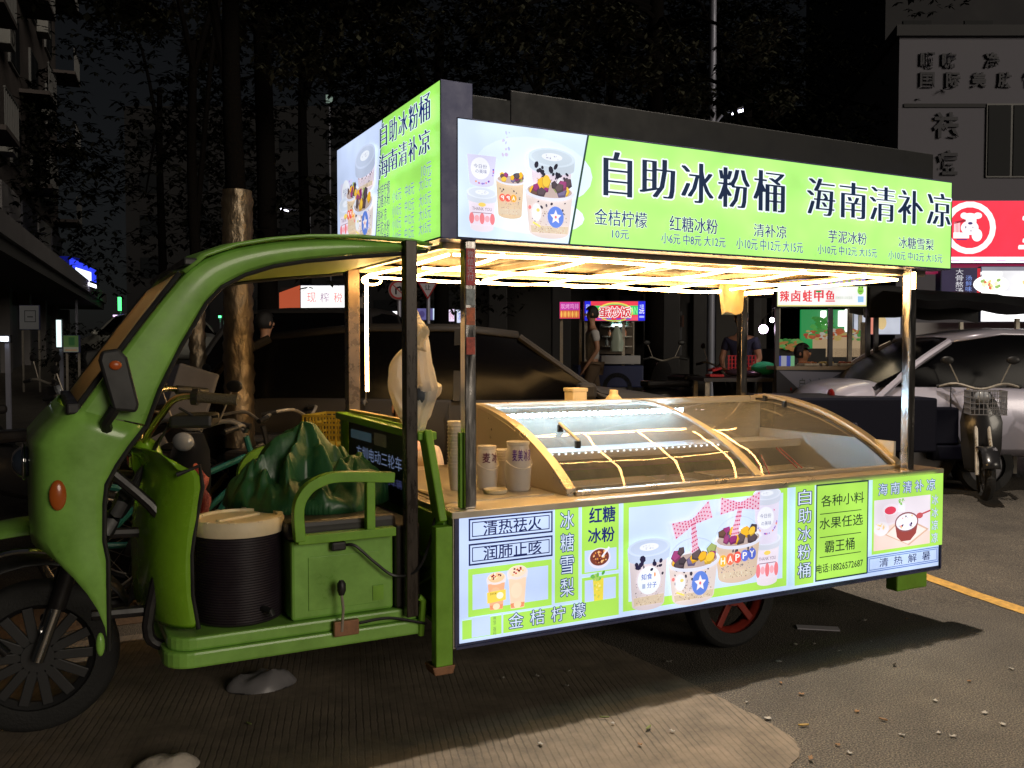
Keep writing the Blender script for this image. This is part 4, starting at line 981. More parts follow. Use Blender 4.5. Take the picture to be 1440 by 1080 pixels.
# things on the back rail
t = thing('cream_box', 'square cream plastic box standing on the back edge of the freezer', 'box', (1.42, 1.33, .858)); M().bb((1.335, 1.285, .859), (1.435, 1.385, 1.275)).build('box_body', CREAM, t, bevel=.006); M().bb((1.33, 1.28, 1.262), (1.44, 1.39, 1.284)).build('lid', CREAM, t, bevel=.004)
t = thing('squeeze_bottle', 'pale bottle with a wide conical cap behind the freezer', 'bottle', (1.66, 1.33, .858)); M().lathe((1.66, 1.335, .859), [(.04, 0), (.045, .05), (.045, .30), (.04, .34)], 20).build('bottle_body', CREAM, t, smooth=True); M().lathe((1.66, 1.335, 1.20), [(.055, 0), (.052, .012), (.03, .035), (.026, .042), (.026, .062), (.02, .066)], 20).build('cap', CREAM, t, smooth=True)

# ================================================================== LOOSE THINGS ON THE CART
def cup_stack(x, y, z0, n, r, h, label, inv=False, tilt=0, dz=.016):
    t = thing('cup_stack', label, 'cups', (x, y, z0), group='stacks of nested cups on the counter')
    for i in range(n):
        b = z0 + i * dz
        if inv: pr = [(r, 0), (r, .004), (r * .97, .006), (r * .82, h), (r * .80, h + .001)]
        else: pr = [(r * .72, 0), (r * .95, h - .006), (r, h - .004), (r, h)]
        M().lathe((x, y, b), pr, 18).build('cup', FROST, t, smooth=True)
    return t
cup_stack(.235, .50, .863, 14, .050, .11, 'tall stack of frosted cups with faint pink print beside the cart corner post')
cup_stack(.10, .86, .863, 7, .05, .10, 'short stack of frosted cups seen through the green hoop', dz=.014)
def lettering_ring(t, x, y, z0, z1, r, tx, c, a0, a1):
    p = Print((0, 0, 0), (1, 0, 0), (0, 0, 1), (0, -1, 0)); H = z1 - z0
    n = len(tx)
    for i, ch in enumerate(tx):
        s_ = (a1 - a0) / n; gv, gf = glyphs(ch, .015); xs = [q[0] for q in gv]; ys = [q[1] for q in gv]
        b = len(p.v)
        for u, v in gv:
            q = a0 + s_ * (i + .08 + .84 * (u - min(xs)) / (max(xs) - min(xs))); p.v.append((x + math.cos(q) * r, y + math.sin(q) * r, z0 + H * (v - min(ys)) / (max(ys) - min(ys))))
        for f in gf: p.f.append(tuple(b + k for k in f)); p.c.append(s2l(*c))
    return p.build('printed_lettering', t, print_mat('room_light_glow_print', .12))  # low emission stands in for room light on the lettering
def jar(x, y, z0, r, h, label, tx, c):
    t = thing('plastic_jar', label, 'container', (x, y, z0), group='frosted tubs on the counter')
    M().lathe((x, y, z0), [(r * .82, 0), (r * .9, .01), (r, h * .45), (r * .92, h * .7), (r * .80, h * .93), (r * .86, h * .94), (r * .86, h), (r * .80, h)], 26).build('tub', FROST, t, smooth=True)
    M().lathe((x, y, z0 + .004), [(r * .7, 0), (r * .84, h * .45), (r * .74, h * .72), (r * .7, h * .8)], 20).build('inner_tub', mat('lilac_tinted_plastic', (.45, .40, .55), .5, alpha=.7), t, smooth=True)
    q = M(); pts = []
    for i in range(13):
        a = math.pi * i / 12; pts.append((x + math.cos(a) * r * 1.04, y - math.sin(a) * r * .9 - .006, z0 + h * .62 - math.sin(a) * h * .16))
    q.tube(pts, .0025, 6).build('handle', FROST, t)
    lettering_ring(t, x, y, z0 + h * .62, z0 + h * .86, r * .93 + .002, tx, c, R(215), R(318))
    return t
jar(.475, .36, .863, .062, .225, 'frosted tub with purple printed flower crest next to the freezer side', '麦美冰麦', (110, 60, 150))
jar(.37, .47, .863, .052, .20, 'smaller frosted tub half hidden behind the purple printed one', '麦冰', (120, 60, 80))
t = thing('container_lid', 'round cream lid lying upside down at the foot of the tubs', 'lid', (.345, .335, .863)); M().lathe((.345, .335, .863), [(.052, 0), (.055, .006), (.055, .016), (.05, .018), (.046, .008)], 26).build('lid_disc', CREAM, t, smooth=True)
cup_stack(.50, .56, .863, 5, .05, .12, 'low row of clear cups between the tubs and the freezer panel', dz=.012)
t = thing('scoop', 'white plastic scoop lying on the steel counter behind the hoop', 'scoop', (.05, .42, .863)); M().tube([(.04, .50, .872), (.05, .38, .872)], [.008, .014], 8).build('scoop_handle', CREAM, t, smooth=True)
t = thing('white_bowl', 'white bowl turned over on the counter corner seen through the hoop', 'bowl', (.02, .75, .863)); M().lathe((.02, .72, .863), [(.07, 0), (.068, .02), (.045, .05), (.03, .052)], 24).build('bowl_body', CREAM, t, smooth=True)

# barrel in the footwell
bx, by = -.79, .325
t = thing('insulated_barrel', 'dark ribbed round barrel with a cream screw lid standing in the footwell', 'barrel', (bx, by, .456))
pr = [(.150, .0), (.163, .006)]
z = .01
while z < .335: pr += [(.166, z), (.166, z + .005), (.161, z + .0065), (.161, z + .0085)]; z += .010
pr += [(.16, .338), (.15, .34)]
M().lathe((bx, by, .456), pr, 48).build('barrel_body', mat('ribbed_dark_plastic', (.020, .014, .020), .45, var=.2), t, smooth=True)
lid = M().lathe((bx, by, .796), [(.150, 0), (.174, .002), (.176, .008), (.176, .05), (.170, .060), (.150, .062), (.148, .052), (.02, .050), (.001, .050)], 48).build('lid', CREAM, t, smooth=True)
for k in range(10):
    a = 2 * math.pi * k / 10; M().box((bx + math.cos(a) * .159, by + math.sin(a) * .159, .796 + .0585), (.030, .022, .008), rz=a).build('lid_lug', CREAM, lid, bevel=.003)
M().box((bx, by, .850), (.20, .03, .012), rz=.5).build('lid_grip', CREAM, lid, bevel=.006)
M().tube([(bx + .06, by - .16, .52), (bx + .08, by - .20, .515), (bx + .085, by - .2, .50)], .012, 8).build('tap', BLACKP, t, smooth=True)

# green tarpaulin heap
from mathutils import noise as mn
t = thing('green_tarpaulin', 'crumpled dark green waterproof sheet heaped on the driver seat', 'tarpaulin', (-.42, .65, .84))
g = M(); rows = []; NX, NY = 170, 150
def fold(x, y, cx, cy, ang, L, w_, h):
    """one long rounded crease starting at cx, cy"""
    dx, dy = x - cx, y - cy; u = dx * math.cos(ang) + dy * math.sin(ang); v = -dx * math.sin(ang) + dy * math.cos(ang)
    if u < -.04 or u > L: return 0
    f = min(1, (u + .04) / .06) * (1 - max(0, u) / L) ** .7
    return 1.25 * h * f * max(0, 1 - abs(v) / (1.7 * w_)) ** 1.25
for i in range(NX + 1):
    r_ = []
    for j in range(NY + 1):
        x = -.80 + .74 * i / NX; y = .24 + .86 * j / NY
        wx = x + .035 * mn.noise(Vector((x * 6, y * 6, 1))); wy = y + .035 * mn.noise(Vector((x * 6, y * 6, 5)))
        u = (wx + .43) / .345; v = (wy - .66) / .39; rr = u * u + v * v; e = max(0, 1 - rr ** 1.6)
        z = .85 + .12 * e ** .5
        def tent(cx, cy, R0, H, nn, ph, amp):
            dx, dy = wx - cx, wy - cy; r = math.hypot(dx, dy); th = math.atan2(dy, dx)
            rr_ = R0 * (1 + amp * (1 - 2 * abs(math.sin(nn * th / 2 + ph + 2.2 * r)))); return H * max(0, 1 - r / rr_) ** .8
        z += max(tent(-.475, .60, .20, .245, 7, .4, .30), tent(-.66, .60, .17, .09, 6, 1.1, .35), tent(-.24, .50, .21, .10, 7, 2.0, .35), tent(-.38, .86, .2, .07, 5, 0, .3))
        for a_ in ((-.36, .42, -.9, .34, .030, .05), (-.55, .44, -2.0, .30, .03, .045), (-.30, .62, -.15, .34, .03, .05), (-.48, .40, -1.4, .28, .022, .04), (-.62, .50, -2.7, .25, .02, .03)):
            z += fold(wx, wy, *a_) * min(1, e * 4)
        F1 = mn.voronoi(Vector((wx * 6.5 + 3, wy * 6.5, z * 4)))[0]; F2 = mn.voronoi(Vector((wx * 15, wy * 15 + 7, z * 8)))[0]
        z += (.055 * (F1[1] - F1[0]) + .016 * (F2[1] - F2[0]) - .02) * min(1, e * 3)
        if e <= 0: z = .84
        r_.append((x, y, max(z, .84)))
    rows.append(r_)
g.grid(rows)
g.f = [f for f in g.f if any(g.v[k][2] > .8405 for k in f)]
g.build('tarpaulin_sheet', mat('green_tarpaulin_plastic', (.022, .095, .035), .36, var=.15, vs=7, bump=.12, bs=30), t, smooth=True, solid=.004)
t = thing('red_cloth', 'rumpled pinkish red cloth stuffed behind the barrel', 'cloth', (-.93, .58, .82))
g = M(); rows = []
for i in range(25):
    rows.append([(-1.03 + .17 * i / 24 + .01 * math.sin(j), .50 + .05 * math.sin(i * .8) + j * .01, .70 + .30 * (j / 14) + .03 * math.sin(i * .5 + j * .4)) for j in range(15)])
for k in range(len(rows)):
    rows[k] = [(a, b + .04 * mn.noise(Vector((a * 14, c * 14, 1))), c) for a, b, c in rows[k]]
g.grid(rows); g.build('cloth_fold', mat('pink_red_cloth', (.42, .10, .08), .85, bump=.5, bs=120), t, smooth=True, solid=.01)

TAU_ = 2 * math.pi
# hanging bags
def bag(name, label, y, outline, mt, cat='bag', yd=.05, group=None, folds=9):
    """outline rows: (py, px_left, px_right) on the plane y"""
    c0 = P((outline[0][1] + outline[0][2]) / 2, outline[0][0], y=y)
    t = thing(name, label, cat, c0, group=group)
    rings = []; ol = [Vector((a, b, c)) for a, b, c in outline]; ol = catmull([(b, c, a) for a, b, c in outline], 4)
    for k, v in enumerate(ol):
        pa = P(v.x, v.z, y=y); pb = P(v.y, v.z, y=y); cx = (pa.x + pb.x) / 2; w_ = abs(pb.x - pa.x) / 2; z = (pa.z + pb.z) / 2; ring = []
        for i in range(40):
            q = 2 * math.pi * i / 40; f = 1 + .07 * math.sin(folds * q + k * .22) + .05 * math.sin(5 * q - k * .3) + .06 * mn.noise(Vector((math.cos(q) * 2, math.sin(q) * 2, k * .25)))
            f = f if abs(math.cos(q)) < .85 else 1
            ring.append((cx + math.cos(q) * w_ * f, y + math.sin(q) * min(w_, yd) * f, z + .008 * math.sin(q * 3 + k)))
        rings.append(ring)
    M().ring(rings).build('bag_film', mt, t, smooth=True); return t
BAGT = bag('plastic_bag', 'white plastic bag hung by the cart post with something dark inside', .27, [(438, 583, 587), (446, 579, 590), (456, 573, 596), (470, 571, 601), (492, 573, 604), (515, 575, 608), (535, 576, 613), (545, 577, 620), (554, 577, 617), (570, 578, 609), (590, 579, 602), (604, 581, 596), (612, 583, 591)], BAGM, yd=.06, folds=11)
rings = []
for k, v in enumerate(catmull([(571, 577, 488), (560, 578, 497), (549, 579, 513), (546, 579, 532), (547, 579, 548), (552, 579, 563), (556, 578, 575), (563, 577, 588), (569, 576, 598)], 4)):
    pa = P(v.x, v.z, y=.33); pb = P(v.y, v.z, y=.33); cx = (pa.x + pb.x) / 2; w_ = abs(pb.x - pa.x) / 2; z = (pa.z + pb.z) / 2
    rings.append([(cx + math.cos(q) * w_ * (1 + .05 * math.sin(7 * q + k * .3)), .33 + math.sin(q) * .045 * (1 + .14 * math.sin(6 * q - k * .4)), z) for q in [TAU_ * i / 32 for i in range(32)]])
M().ring(rings).build('second_bag_lobe', BAGM, BAGT, smooth=True)
M().sph(tuple(P(597, 556, y=.24)), .052, 8, (1, .5, .8)).build('dark_contents', mat('dark_contents', (.05, .06, .08), .6), BAGT, smooth=True)
g = M(); a = P(575, 452, y=.215); b = P(600, 488, y=.215)
g.grid([[(a.x + (b.x - a.x) * i / 6 + .01 * math.sin(j), .215 + .012 * math.sin(i * 1.7 + j), a.z + (b.z - a.z) * j / 6 - .02 * i / 6) for i in range(7)] for j in range(7)])
g.build('folded_napkin', mat('warm_paper', (.75, .6, .38), .7), BAGT, smooth=True, solid=.003)
bag('hanging_cloth_bag', 'yellowish cloth bag hanging from the far side of the canopy', 1.30, [(396, 1014, 1046), (405, 1013, 1046), (420, 1014, 1044), (434, 1016, 1043), (441, 1018, 1040)], mat('yellowish_cloth', (.62, .50, .26), .8), yd=.05, folds=4)

# ================================================================== PEOPLE
SKIN = mat('skin', (.50, .27, .17), .5); HAIR = mat('black_hair', (.012, .010, .010), .5, bump=.4, bs=200)
def person(label, loc, rz, pose, top, legs, sleeves='short', height=1.7, shoes=None, skin=None, group=None):
    sk = skin or SKIN
    t = thing('person', label, 'person', loc, rz, group); s = height / 1.7
    # local: faces -y, x to its left
    def J(x, y, z, r, r2=None): return ((x * s, y * s, z * s), r * s, (r2 or r) * s)
    if pose == 'sit': hip = .48
    else: hip = .93
    sh = hip + .50
    j = [J(0, 0, hip, .13, .10), J(0, .0, hip + .16, .115, .085), J(0, -.01, hip + .34, .14, .095), J(0, 0, sh - .02, .12, .075), J(0, -.005, sh + .06, .052), J(0, -.015, sh + .13, .05), J(0, -.02, sh + .20, .078, .088), J(0, -.015, sh + .29, .06, .07)]
    e = [(0, 1), (1, 2), (2, 3), (3, 4), (4, 5), (5, 6), (6, 7)]
    arms = {}
    for sd in (-1, 1):
        if pose == 'sit': el, wr, hd = (sd * .24, -.10, sh - .28), (sd * .12, -.30, sh - .32), (sd * .06, -.37, sh - .31)
        elif pose == 'walk': el, wr, hd = (sd * .22, .03 * sd, sh - .30), (sd * .21, -.05 - .08 * sd, sh - .53), (sd * .20, -.08 - .1 * sd, sh - .61)
        else: el, wr, hd = (sd * .24, -.03, sh - .28), (sd * .16, -.22, sh - .40), (sd * .10, -.28, sh - .42)
        b = len(j); j += [J(sd * .17, 0, sh - .04, .055), J(*el, .040), J(*wr, .026), J(*hd, .030, .018)]; e += [(3, b), (b, b + 1), (b + 1, b + 2), (b + 2, b + 3)]; arms[sd] = b
        wb = b + 3
        dv = (Vector(hd) - Vector(wr)).normalized(); sv = dv.cross(Vector((0, 1, 0))).normalized()
        for k in range(5):
            o_ = sv * ((k - 1.7) * .017 if k < 4 else -.045); ln = (.07, .08, .075, .06, .04)[k]
            f0 = Vector(hd) + o_ * .8; f1 = f0 + dv * ln + Vector((0, -.012, -.01)); c0 = len(j)
            j += [J(*f0, .009), J(*f1, .0065)]; e += [(wb, c0), (c0, c0 + 1)]
        c0 = len(j)
        if pose == 'sit': kn, an, ft = (sd * .12, -.42, hip + .0), (sd * .12, -.40, .08), (sd * .12, -.54, .04)
        elif pose == 'walk': kn, an, ft = (sd * .09, -.10 * sd - .02, .50), (sd * .09, .20 - (.0 if sd < 0 else .36), .09 + (.06 if sd < 0 else 0)), (sd * .09, .08 - (0 if sd < 0 else .36), .04)
        else: kn, an, ft = (sd * .10, -.02, .50), (sd * .10, .02, .09), (sd * .10, -.13, .04)
        j += [J(sd * .09, 0, hip - .06, .085), J(*kn, .056), J(*an, .036), J(*ft, .034, .025)]; e += [(0, c0), (c0, c0 + 1), (c0 + 1, c0 + 2), (c0 + 2, c0 + 3)]
    body_ = skin_mesh('body', j, e, sk, t)
    hz = (sh + .235) * s; hy = -.02 * s
    hd = M().sph((0, hy + .012 * s, hz + .012 * s), .105 * s, 14, (.86, 1.0, 1.12)); hd.v = [(a, b, c) for a, b, c in hd.v]
    o = hd.build('hair', HAIR, t, smooth=True, local=True); 
    bm = bmesh.new(); bm.from_mesh(o.data)
    bmesh.ops.delete(bm, geom=[v for v in bm.verts if v.co.y < hy - .035 * s and v.co.z < hz + .055 * s or v.co.z < hz - .075 * s], context='VERTS'); bm.to_mesh(o.data); bm.free()
    f = M(); f.sph((0, hy - .085 * s, hz - .012 * s), .014 * s, 6, (.8, 1.2, 1.5)); f.build('nose', sk, t, smooth=True, local=True)
    for sd in (-1, 1):
        M().sph((sd * .082 * s, hy + .005 * s, hz - .005 * s), .022 * s, 6, (.4, .8, 1.3)).build('ear', sk, t, smooth=True, local=True)
        M().sph((sd * .03 * s, hy - .083 * s, hz + .012 * s), .010 * s, 6, (1.2, .5, .6)).build('eye', mat('eye_dark', (.02, .015, .012), .2), t, smooth=True, local=True)
    M().sph((0, hy - .080 * s, hz - .048 * s), .016 * s, 6, (1.3, .4, .35)).build('mouth', mat('lip', (.35, .12, .09), .5), t, smooth=True, local=True)
    # clothes: shirt and trousers a little wider than the body
    k = 1.16; idx = {}; jj = []; ee = []
    def use(i, f=k, z=None):
        if i not in idx: idx[i] = len(jj); jj.append((j[i][0], j[i][1] * f + .006, j[i][2] * f + .006))
        return idx[i]
    for a, b in ((0, 1), (1, 2), (2, 3)): ee.append((use(a, 1.12), use(b)))
    for sd in (-1, 1):
        b = arms[sd]; ee.append((use(3), use(b, 1.3)))
        p0, p1 = Vector(j[b][0]), Vector(j[b + 1][0]); q = p0 + (p1 - p0) * (.6 if sleeves == 'short' else 1); jj.append((tuple(q), .056 * s, .056 * s)); n0 = len(jj) - 1; ee.append((idx[b], n0))
        if sleeves == 'long': jj.append((j[b + 2][0], .04 * s, .04 * s)); ee.append((n0, len(jj) - 1))
    skin_mesh('shirt', jj, ee, top, t)
    jj = [(j[0][0], .15 * s, .12 * s)]; ee = []
    for sd in (-1, 1):
        c0 = [i for i in range(len(j)) if abs(j[i][0][0] - sd * .09 * s) < 1e-6 and abs(j[i][0][2] - (hip - .06) * s) < 1e-6][0]
        jj.append((j[c0][0], .105 * s, .105 * s)); n0 = len(jj) - 1; ee.append((0, n0)); jj.append((j[c0 + 1][0], .082 * s, .082 * s)); ee.append((n0, n0 + 1))
        if sleeves == 'long' or pose != 'walk': jj.append((j[c0 + 2][0], .058 * s, .058 * s)); ee.append((n0 + 1, n0 + 2))
    skin_mesh('trousers', jj, ee, legs, t)
    return t
person('seated vendor behind the cart whose face shows under the hanging white bag', (.49, 1.84, 0), R(-35), 'sit', mat('beige_shirt', (.5, .36, .24), .8), mat('dark_trousers', (.03, .03, .035), .8), height=1.62)
t = thing('plastic_stool', 'low dark plastic stool under the seated vendor behind the cart', 'stool', (.49, 1.9, 0)); M().bb((.27, 1.75, .36), (.57, 2.05, .39)).build('stool_top', BLACKP, t, bevel=.01)
for a, b in ((.30, 1.78), (.54, 1.78), (.30, 2.02), (.54, 2.02)): M().bb((a - .015, b - .015, 0), (a + .015, b + .015, .36)).build('leg', BLACKP, t)

# ================================================================== LITTER ON THE GROUND
rl = random.Random(11)
paper = mat('white_scrap', (.34, .32, .29), .8); leafm = mat('dry_leaf', (.40, .26, .06), .7, var=.3, vs=60); leafg = mat('dull_green_leaf', (.16, .19, .06), .7, var=.3, vs=60); brownm = mat('brown_scrap', (.24, .13, .06), .8)
def scrap(px, py, L, W, rz, m, name, label, cat, group=None, leaf=False):
    c = P(px, py, z=.0065); z0 = .0075 if c.x < 1.1 and c.y > -1.0 else .001
    t = M(); n = 9 if leaf else 4; rows = []
    for i in range(n + 1):
        u = i / n; w_ = (math.sin(math.pi * min(max(u, .02), .98)) ** .8) if leaf else (1 - .25 * rl.random()); x = (u - .5) * L
        rows.append([(x * math.cos(rz) - v * W * .5 * w_ * math.sin(rz) + c.x, x * math.sin(rz) + v * W * .5 * w_ * math.cos(rz) + c.y, z0 + .004 + abs(v) * (.006 if leaf else rl.uniform(0, .006)) + .006 * (u - .5) ** 2) for v in (-1, 0, 1)])
    t.grid(rows); o = t.build(name, m, smooth=True, solid=.0012); 
    return tag(o, label, cat, group)
scrap(1130, 1020, .045, .014, R(-20), leafm, 'fallen_leaf', 'bright yellow dry leaf lying on the asphalt past the slab corner', 'leaf', leaf=True)
scrap(912, 1026, .045, .013, R(30), leafg, 'fallen_leaf', 'yellowish green leaf lying on the grooved concrete slab', 'leaf', leaf=True)
scrap(850, 1011, .04, .007, R(-30), leafg, 'fallen_leaf', 'thin green leaf at the shadow edge on the concrete', 'leaf', leaf=True)
scrap(350, 1020, .03, .010, R(-60), leafg, 'fallen_leaf', 'small pale green leaf on the dark ground below the footwell', 'leaf', leaf=True)
scrap(1242, 1012, .035, .012, R(-70), brownm, 'fallen_leaf', 'small orange brown leaf on the asphalt right of the yellow leaf', 'leaf', leaf=True)
scrap(1258, 935, .035, .014, R(20), mat('dark_leaf', (.04, .03, .02), .7), 'fallen_leaf', 'dark curled leaf on the lit asphalt behind the slab', 'leaf', leaf=True)
sb_ = M().bb((-.11, -.032, 0), (.11, .032, .006)); o = sb_.build('white_tile_strip', mat('dusty_white_board', (.42, .40, .44), .6)); c = P(1150, 883, z=.004); o.location = (c.x, c.y, .001); o.rotation_euler.z = R(-38); tag(o, 'flat whitish strip of board lying under the cart rear', 'board')
pts = [(1119, 906), (1145, 905), (1095, 930), (1180, 915), (1225, 902), (1050, 987), (1098, 960), (1127, 976), (1205, 1000), (1275, 870), (1215, 872), (1422, 940), (1363, 958), (1410, 1018), (1340, 1035), (1268, 1033), (1320, 1030), (1140, 1068), (1194, 1058), (945, 1030), (900, 1049), (760, 1048), (940, 930), (708, 955), (755, 952), (797, 966), (800, 945), (862, 1019), (1080, 1010), (1385, 1002), (1315, 985), (1178, 1047)]
for i, (a, b) in enumerate(pts):
    s_ = rl.uniform(.012, .028)
    scrap(a, b, s_, s_ * rl.uniform(.5, .9), rl.uniform(0, 3), paper if rl.random() < .75 else brownm, 'paper_scrap', 'tiny scrap of litter ' + ('under the shade of the cart' if b < 925 else ('on the lit asphalt right of the yellow leaf' if a > 1140 else ('on the grooved concrete slab' if a < 1000 else 'on the asphalt near the slab corner'))), 'litter', 'litter scraps scattered around the cart')
for nm, lb, px, py, s_, m_ in (('crumpled_bag', 'crumpled translucent plastic bag on the ground at the lower left edge of the photo', 232, 1071, .10, mat('greyish_film', (.70, .62, .54), .35, alpha=.8, bump=.4, bs=30)), ('crumpled_bag', 'pale crumpled bag lying under the green footwell in shade', 368, 955, .13, mat('greyish_film_shaded', (.22, .21, .22), .4, alpha=.8))):  # second film is a darker copy, shade put into its colour
    c = P(px, py, z=0.03); g = M(); g.sph((c.x, c.y, .006), s_, 14, (1.2, .9, .55)); g.v = [(a, b, max(.0075, c_ + .30 * s_ * (mn.noise(Vector((a * 13, b * 13, c_ * 13))) - .4))) for a, b, c_ in g.v]
    tag(g.build(nm, m_, smooth=True), lb, 'bag')
# ================================================================== BACKGROUND
RZ = YAW - math.pi / 2
TAU = 2 * math.pi
def L2(px, py, pxc, d, gz):
    """pixel -> local (x, z) of a thing standing at direction pxc, depth d, facing the camera side"""
    return ((px - pxc) / 1265.0 * d, 1.5 + (495 - py) / 1265.0 * d - gz)
class Loc:
    def __init__(s, name, label, cat, px, d, group=None, rz=None):
        s.px, s.d = px, d; s.g = G(px, d); s.t = thing(name, label, cat, s.g, RZ if rz is None else rz, group)
    def p(s, px, py): return L2(px, py, s.px, s.d, s.g.z)
    def r(s, x0, y0, x1, y1):
        a = s.p(x0, y1); b = s.p(x1, y0); return a[0], a[1], b[0], b[1]
def lit_sign(L, x0, y0, x1, y1, draw, m=LITW, depth=.18, y=0.0, case=NAVY, nm='lightbox'):
    a0, b0, a1, b1 = L.r(x0, y0, x1, y1)
    bx_ = M().bb((a0 - .01, y, b0 - .01), (a1 + .01, y + depth, b1 + .01)).build(nm, case, L.t, local=True)
    q = Print((a0, y - .004, b0), (1, 0, 0), (0, 0, 1), (0, -1, 0)); q.step = .0002
    draw(q, a1 - a0, b1 - b0)
    me_o = q.build('sign_print', None, m); me_o.parent = bx_
    return bx_
DIM = mat('dim_wall', (.05, .05, .055), .9, var=.25, vs=1.2)
DARK = mat('dark_shape', (.02, .02, .022), .7, var=.3, vs=3)
def posts_(L, xs, z0, z1, y=.1, w=.05, m=None, nm='post'):
    for x in xs: M().bb((x - w / 2, y, z0), (x + w / 2, y + w, z1)).build(nm, m or STEELD, L.t, local=True)

# ---- distant lit signs ------------------------------------------------------
S1 = Loc('juice_stall', 'street stall with orange side sheet and a glaring white signboard behind the cart post', 'food stall', 440, 13)
def d1(q, w, h):
    q.rect(0, 0, w, h, (255, 255, 255)); q.rect(0, 0, w, h * .06, (235, 60, 90))
    for i, ch in enumerate('现榨税'): q.text(ch, w * (.14 + .3 * i), h * .32, w * (.34 + .3 * i), h * .72, (235, 120, 120) if i != 1 else (150, 120, 150), off=0)
lit_sign(S1, 424, 402, 486, 437, d1, print_mat('bright_print', 1.15))
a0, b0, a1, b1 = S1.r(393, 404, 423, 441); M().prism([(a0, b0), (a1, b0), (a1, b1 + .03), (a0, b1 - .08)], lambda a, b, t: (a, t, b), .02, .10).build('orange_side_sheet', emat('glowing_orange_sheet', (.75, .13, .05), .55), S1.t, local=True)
M().bb((a0, .1, b1 - .05), (S1.p(486, 0)[0], 1.6, b1)).build('stall_roof', DARK, S1.t, local=True)
posts_(S1, [a0 + .02, S1.p(484, 0)[0]], 0, b0); posts_(S1, [a0 + .02, S1.p(484, 0)[0]], 0, b1, y=1.5)
M().bb((a0, 0, .75), (S1.p(486, 0)[0], 1.5, .8)).build('stall_counter', STEELD, S1.t, local=True); M().bb((a0, .02, .1), (S1.p(486, 0)[0], .06, .75)).build('stall_front', DARK, S1.t, local=True)
def small_stall(px, d, x0, y0, x1, y1, draw, label, m=LITW, group='small lit stalls far down the street'):
    L = Loc('market_stall', label, 'food stall', px, d, group)
    lit_sign(L, x0, y0, x1, y1, draw, m); A, B, C_, D_ = L.r(x0, y0, x1, y1)
    posts_(L, [A + .03, C_ - .03], 0, B); posts_(L, [A + .03, C_ - .03], 0, D_, y=1.3)
    M().bb((A, .18, D_ - .06), (C_, 1.4, D_ - .01)).build('stall_roof', DARK, L.t, local=True); M().bb((A, 0, .7), (C_, 1.3, .78)).build('stall_counter', STEELD, L.t, local=True); M().bb((A, 0.01, .08), (C_, .05, .7)).build('stall_front', DARK, L.t, local=True)
    return L
def rowtxt(q, w, h, tx, c, y0=.3, y1=.75, x0=.08, x1=.92, **k): q.text(tx, w * x0, h * y0, w * x1, h * y1, c, **k)
def dA(q, w, h): q.rect(0, 0, w, h, (250, 250, 255)); rowtxt(q, w, h, '香辣小吃', (240, 150, 150), .55, .85); rowtxt(q, w, h, '烤肠热狗', (150, 180, 200), .15, .42)
small_stall(547, 26, 533, 438, 561, 455, dA, 'far white lightbox stall just right of the glowing vertical led tube', print_mat('glaring_print', 1.8))
def dB(q, w, h):
    q.rect(0, 0, w, h, (92, 88, 140)); q.ell(w * .15, h * .5, w * .08, h * .3, (60, 56, 96)); q.ell(w * .45, h * .5, w * .08, h * .3, (70, 62, 110)); q.rect(w * .75, 0, w * .9, h, (210, 230, 255)); q.rect(w * .9, 0, w, h, (60, 80, 230)); q.text('串', w * .91, h * .3, w * .99, h * .8, (255, 255, 255))
small_stall(595, 24, 570, 434, 622, 450, dB, 'far purple-blue lightbox stall between the two near cart posts')
def dC(q, w, h): q.rect(0, 0, w, h, (246, 226, 255)); q.rect(0, 0, w * .3, h, (120, 90, 110)); q.text('小吃', w * .4, h * .2, w * .95, h * .8, (210, 60, 110))
small_stall(634, 27, 628, 435, 639, 452, dC, 'narrow pinkish stall sign just left of the near cart post')
def dC2(q, w, h): q.rect(0, 0, w, h, (226, 232, 255)); q.text('凉茶', w * .3, h * .2, w * .95, h * .8, (40, 60, 220))
small_stall(646, 29, 641, 436, 652, 454, dC2, 'narrow white and blue stall sign tucked behind the near cart post')
def dD(q, w, h): q.rect(0, 0, w, h, (236, 50, 110)); q.rect(w * .02, h * .06, w * .98, h * .94, (255, 246, 255)); q.text('卤', w * .12, h * .25, w * .3, h * .75, (226, 70, 100)); q.rect(w * .5, h * .2, w * .9, h * .5, (120, 220, 214)); q.rect(w * .55, h * .55, w * .9, h * .66, (230, 170, 200))
small_stall(677, 25, 666, 437, 689, 452, dD, 'far white stall sign with a red border right of the near cart post')
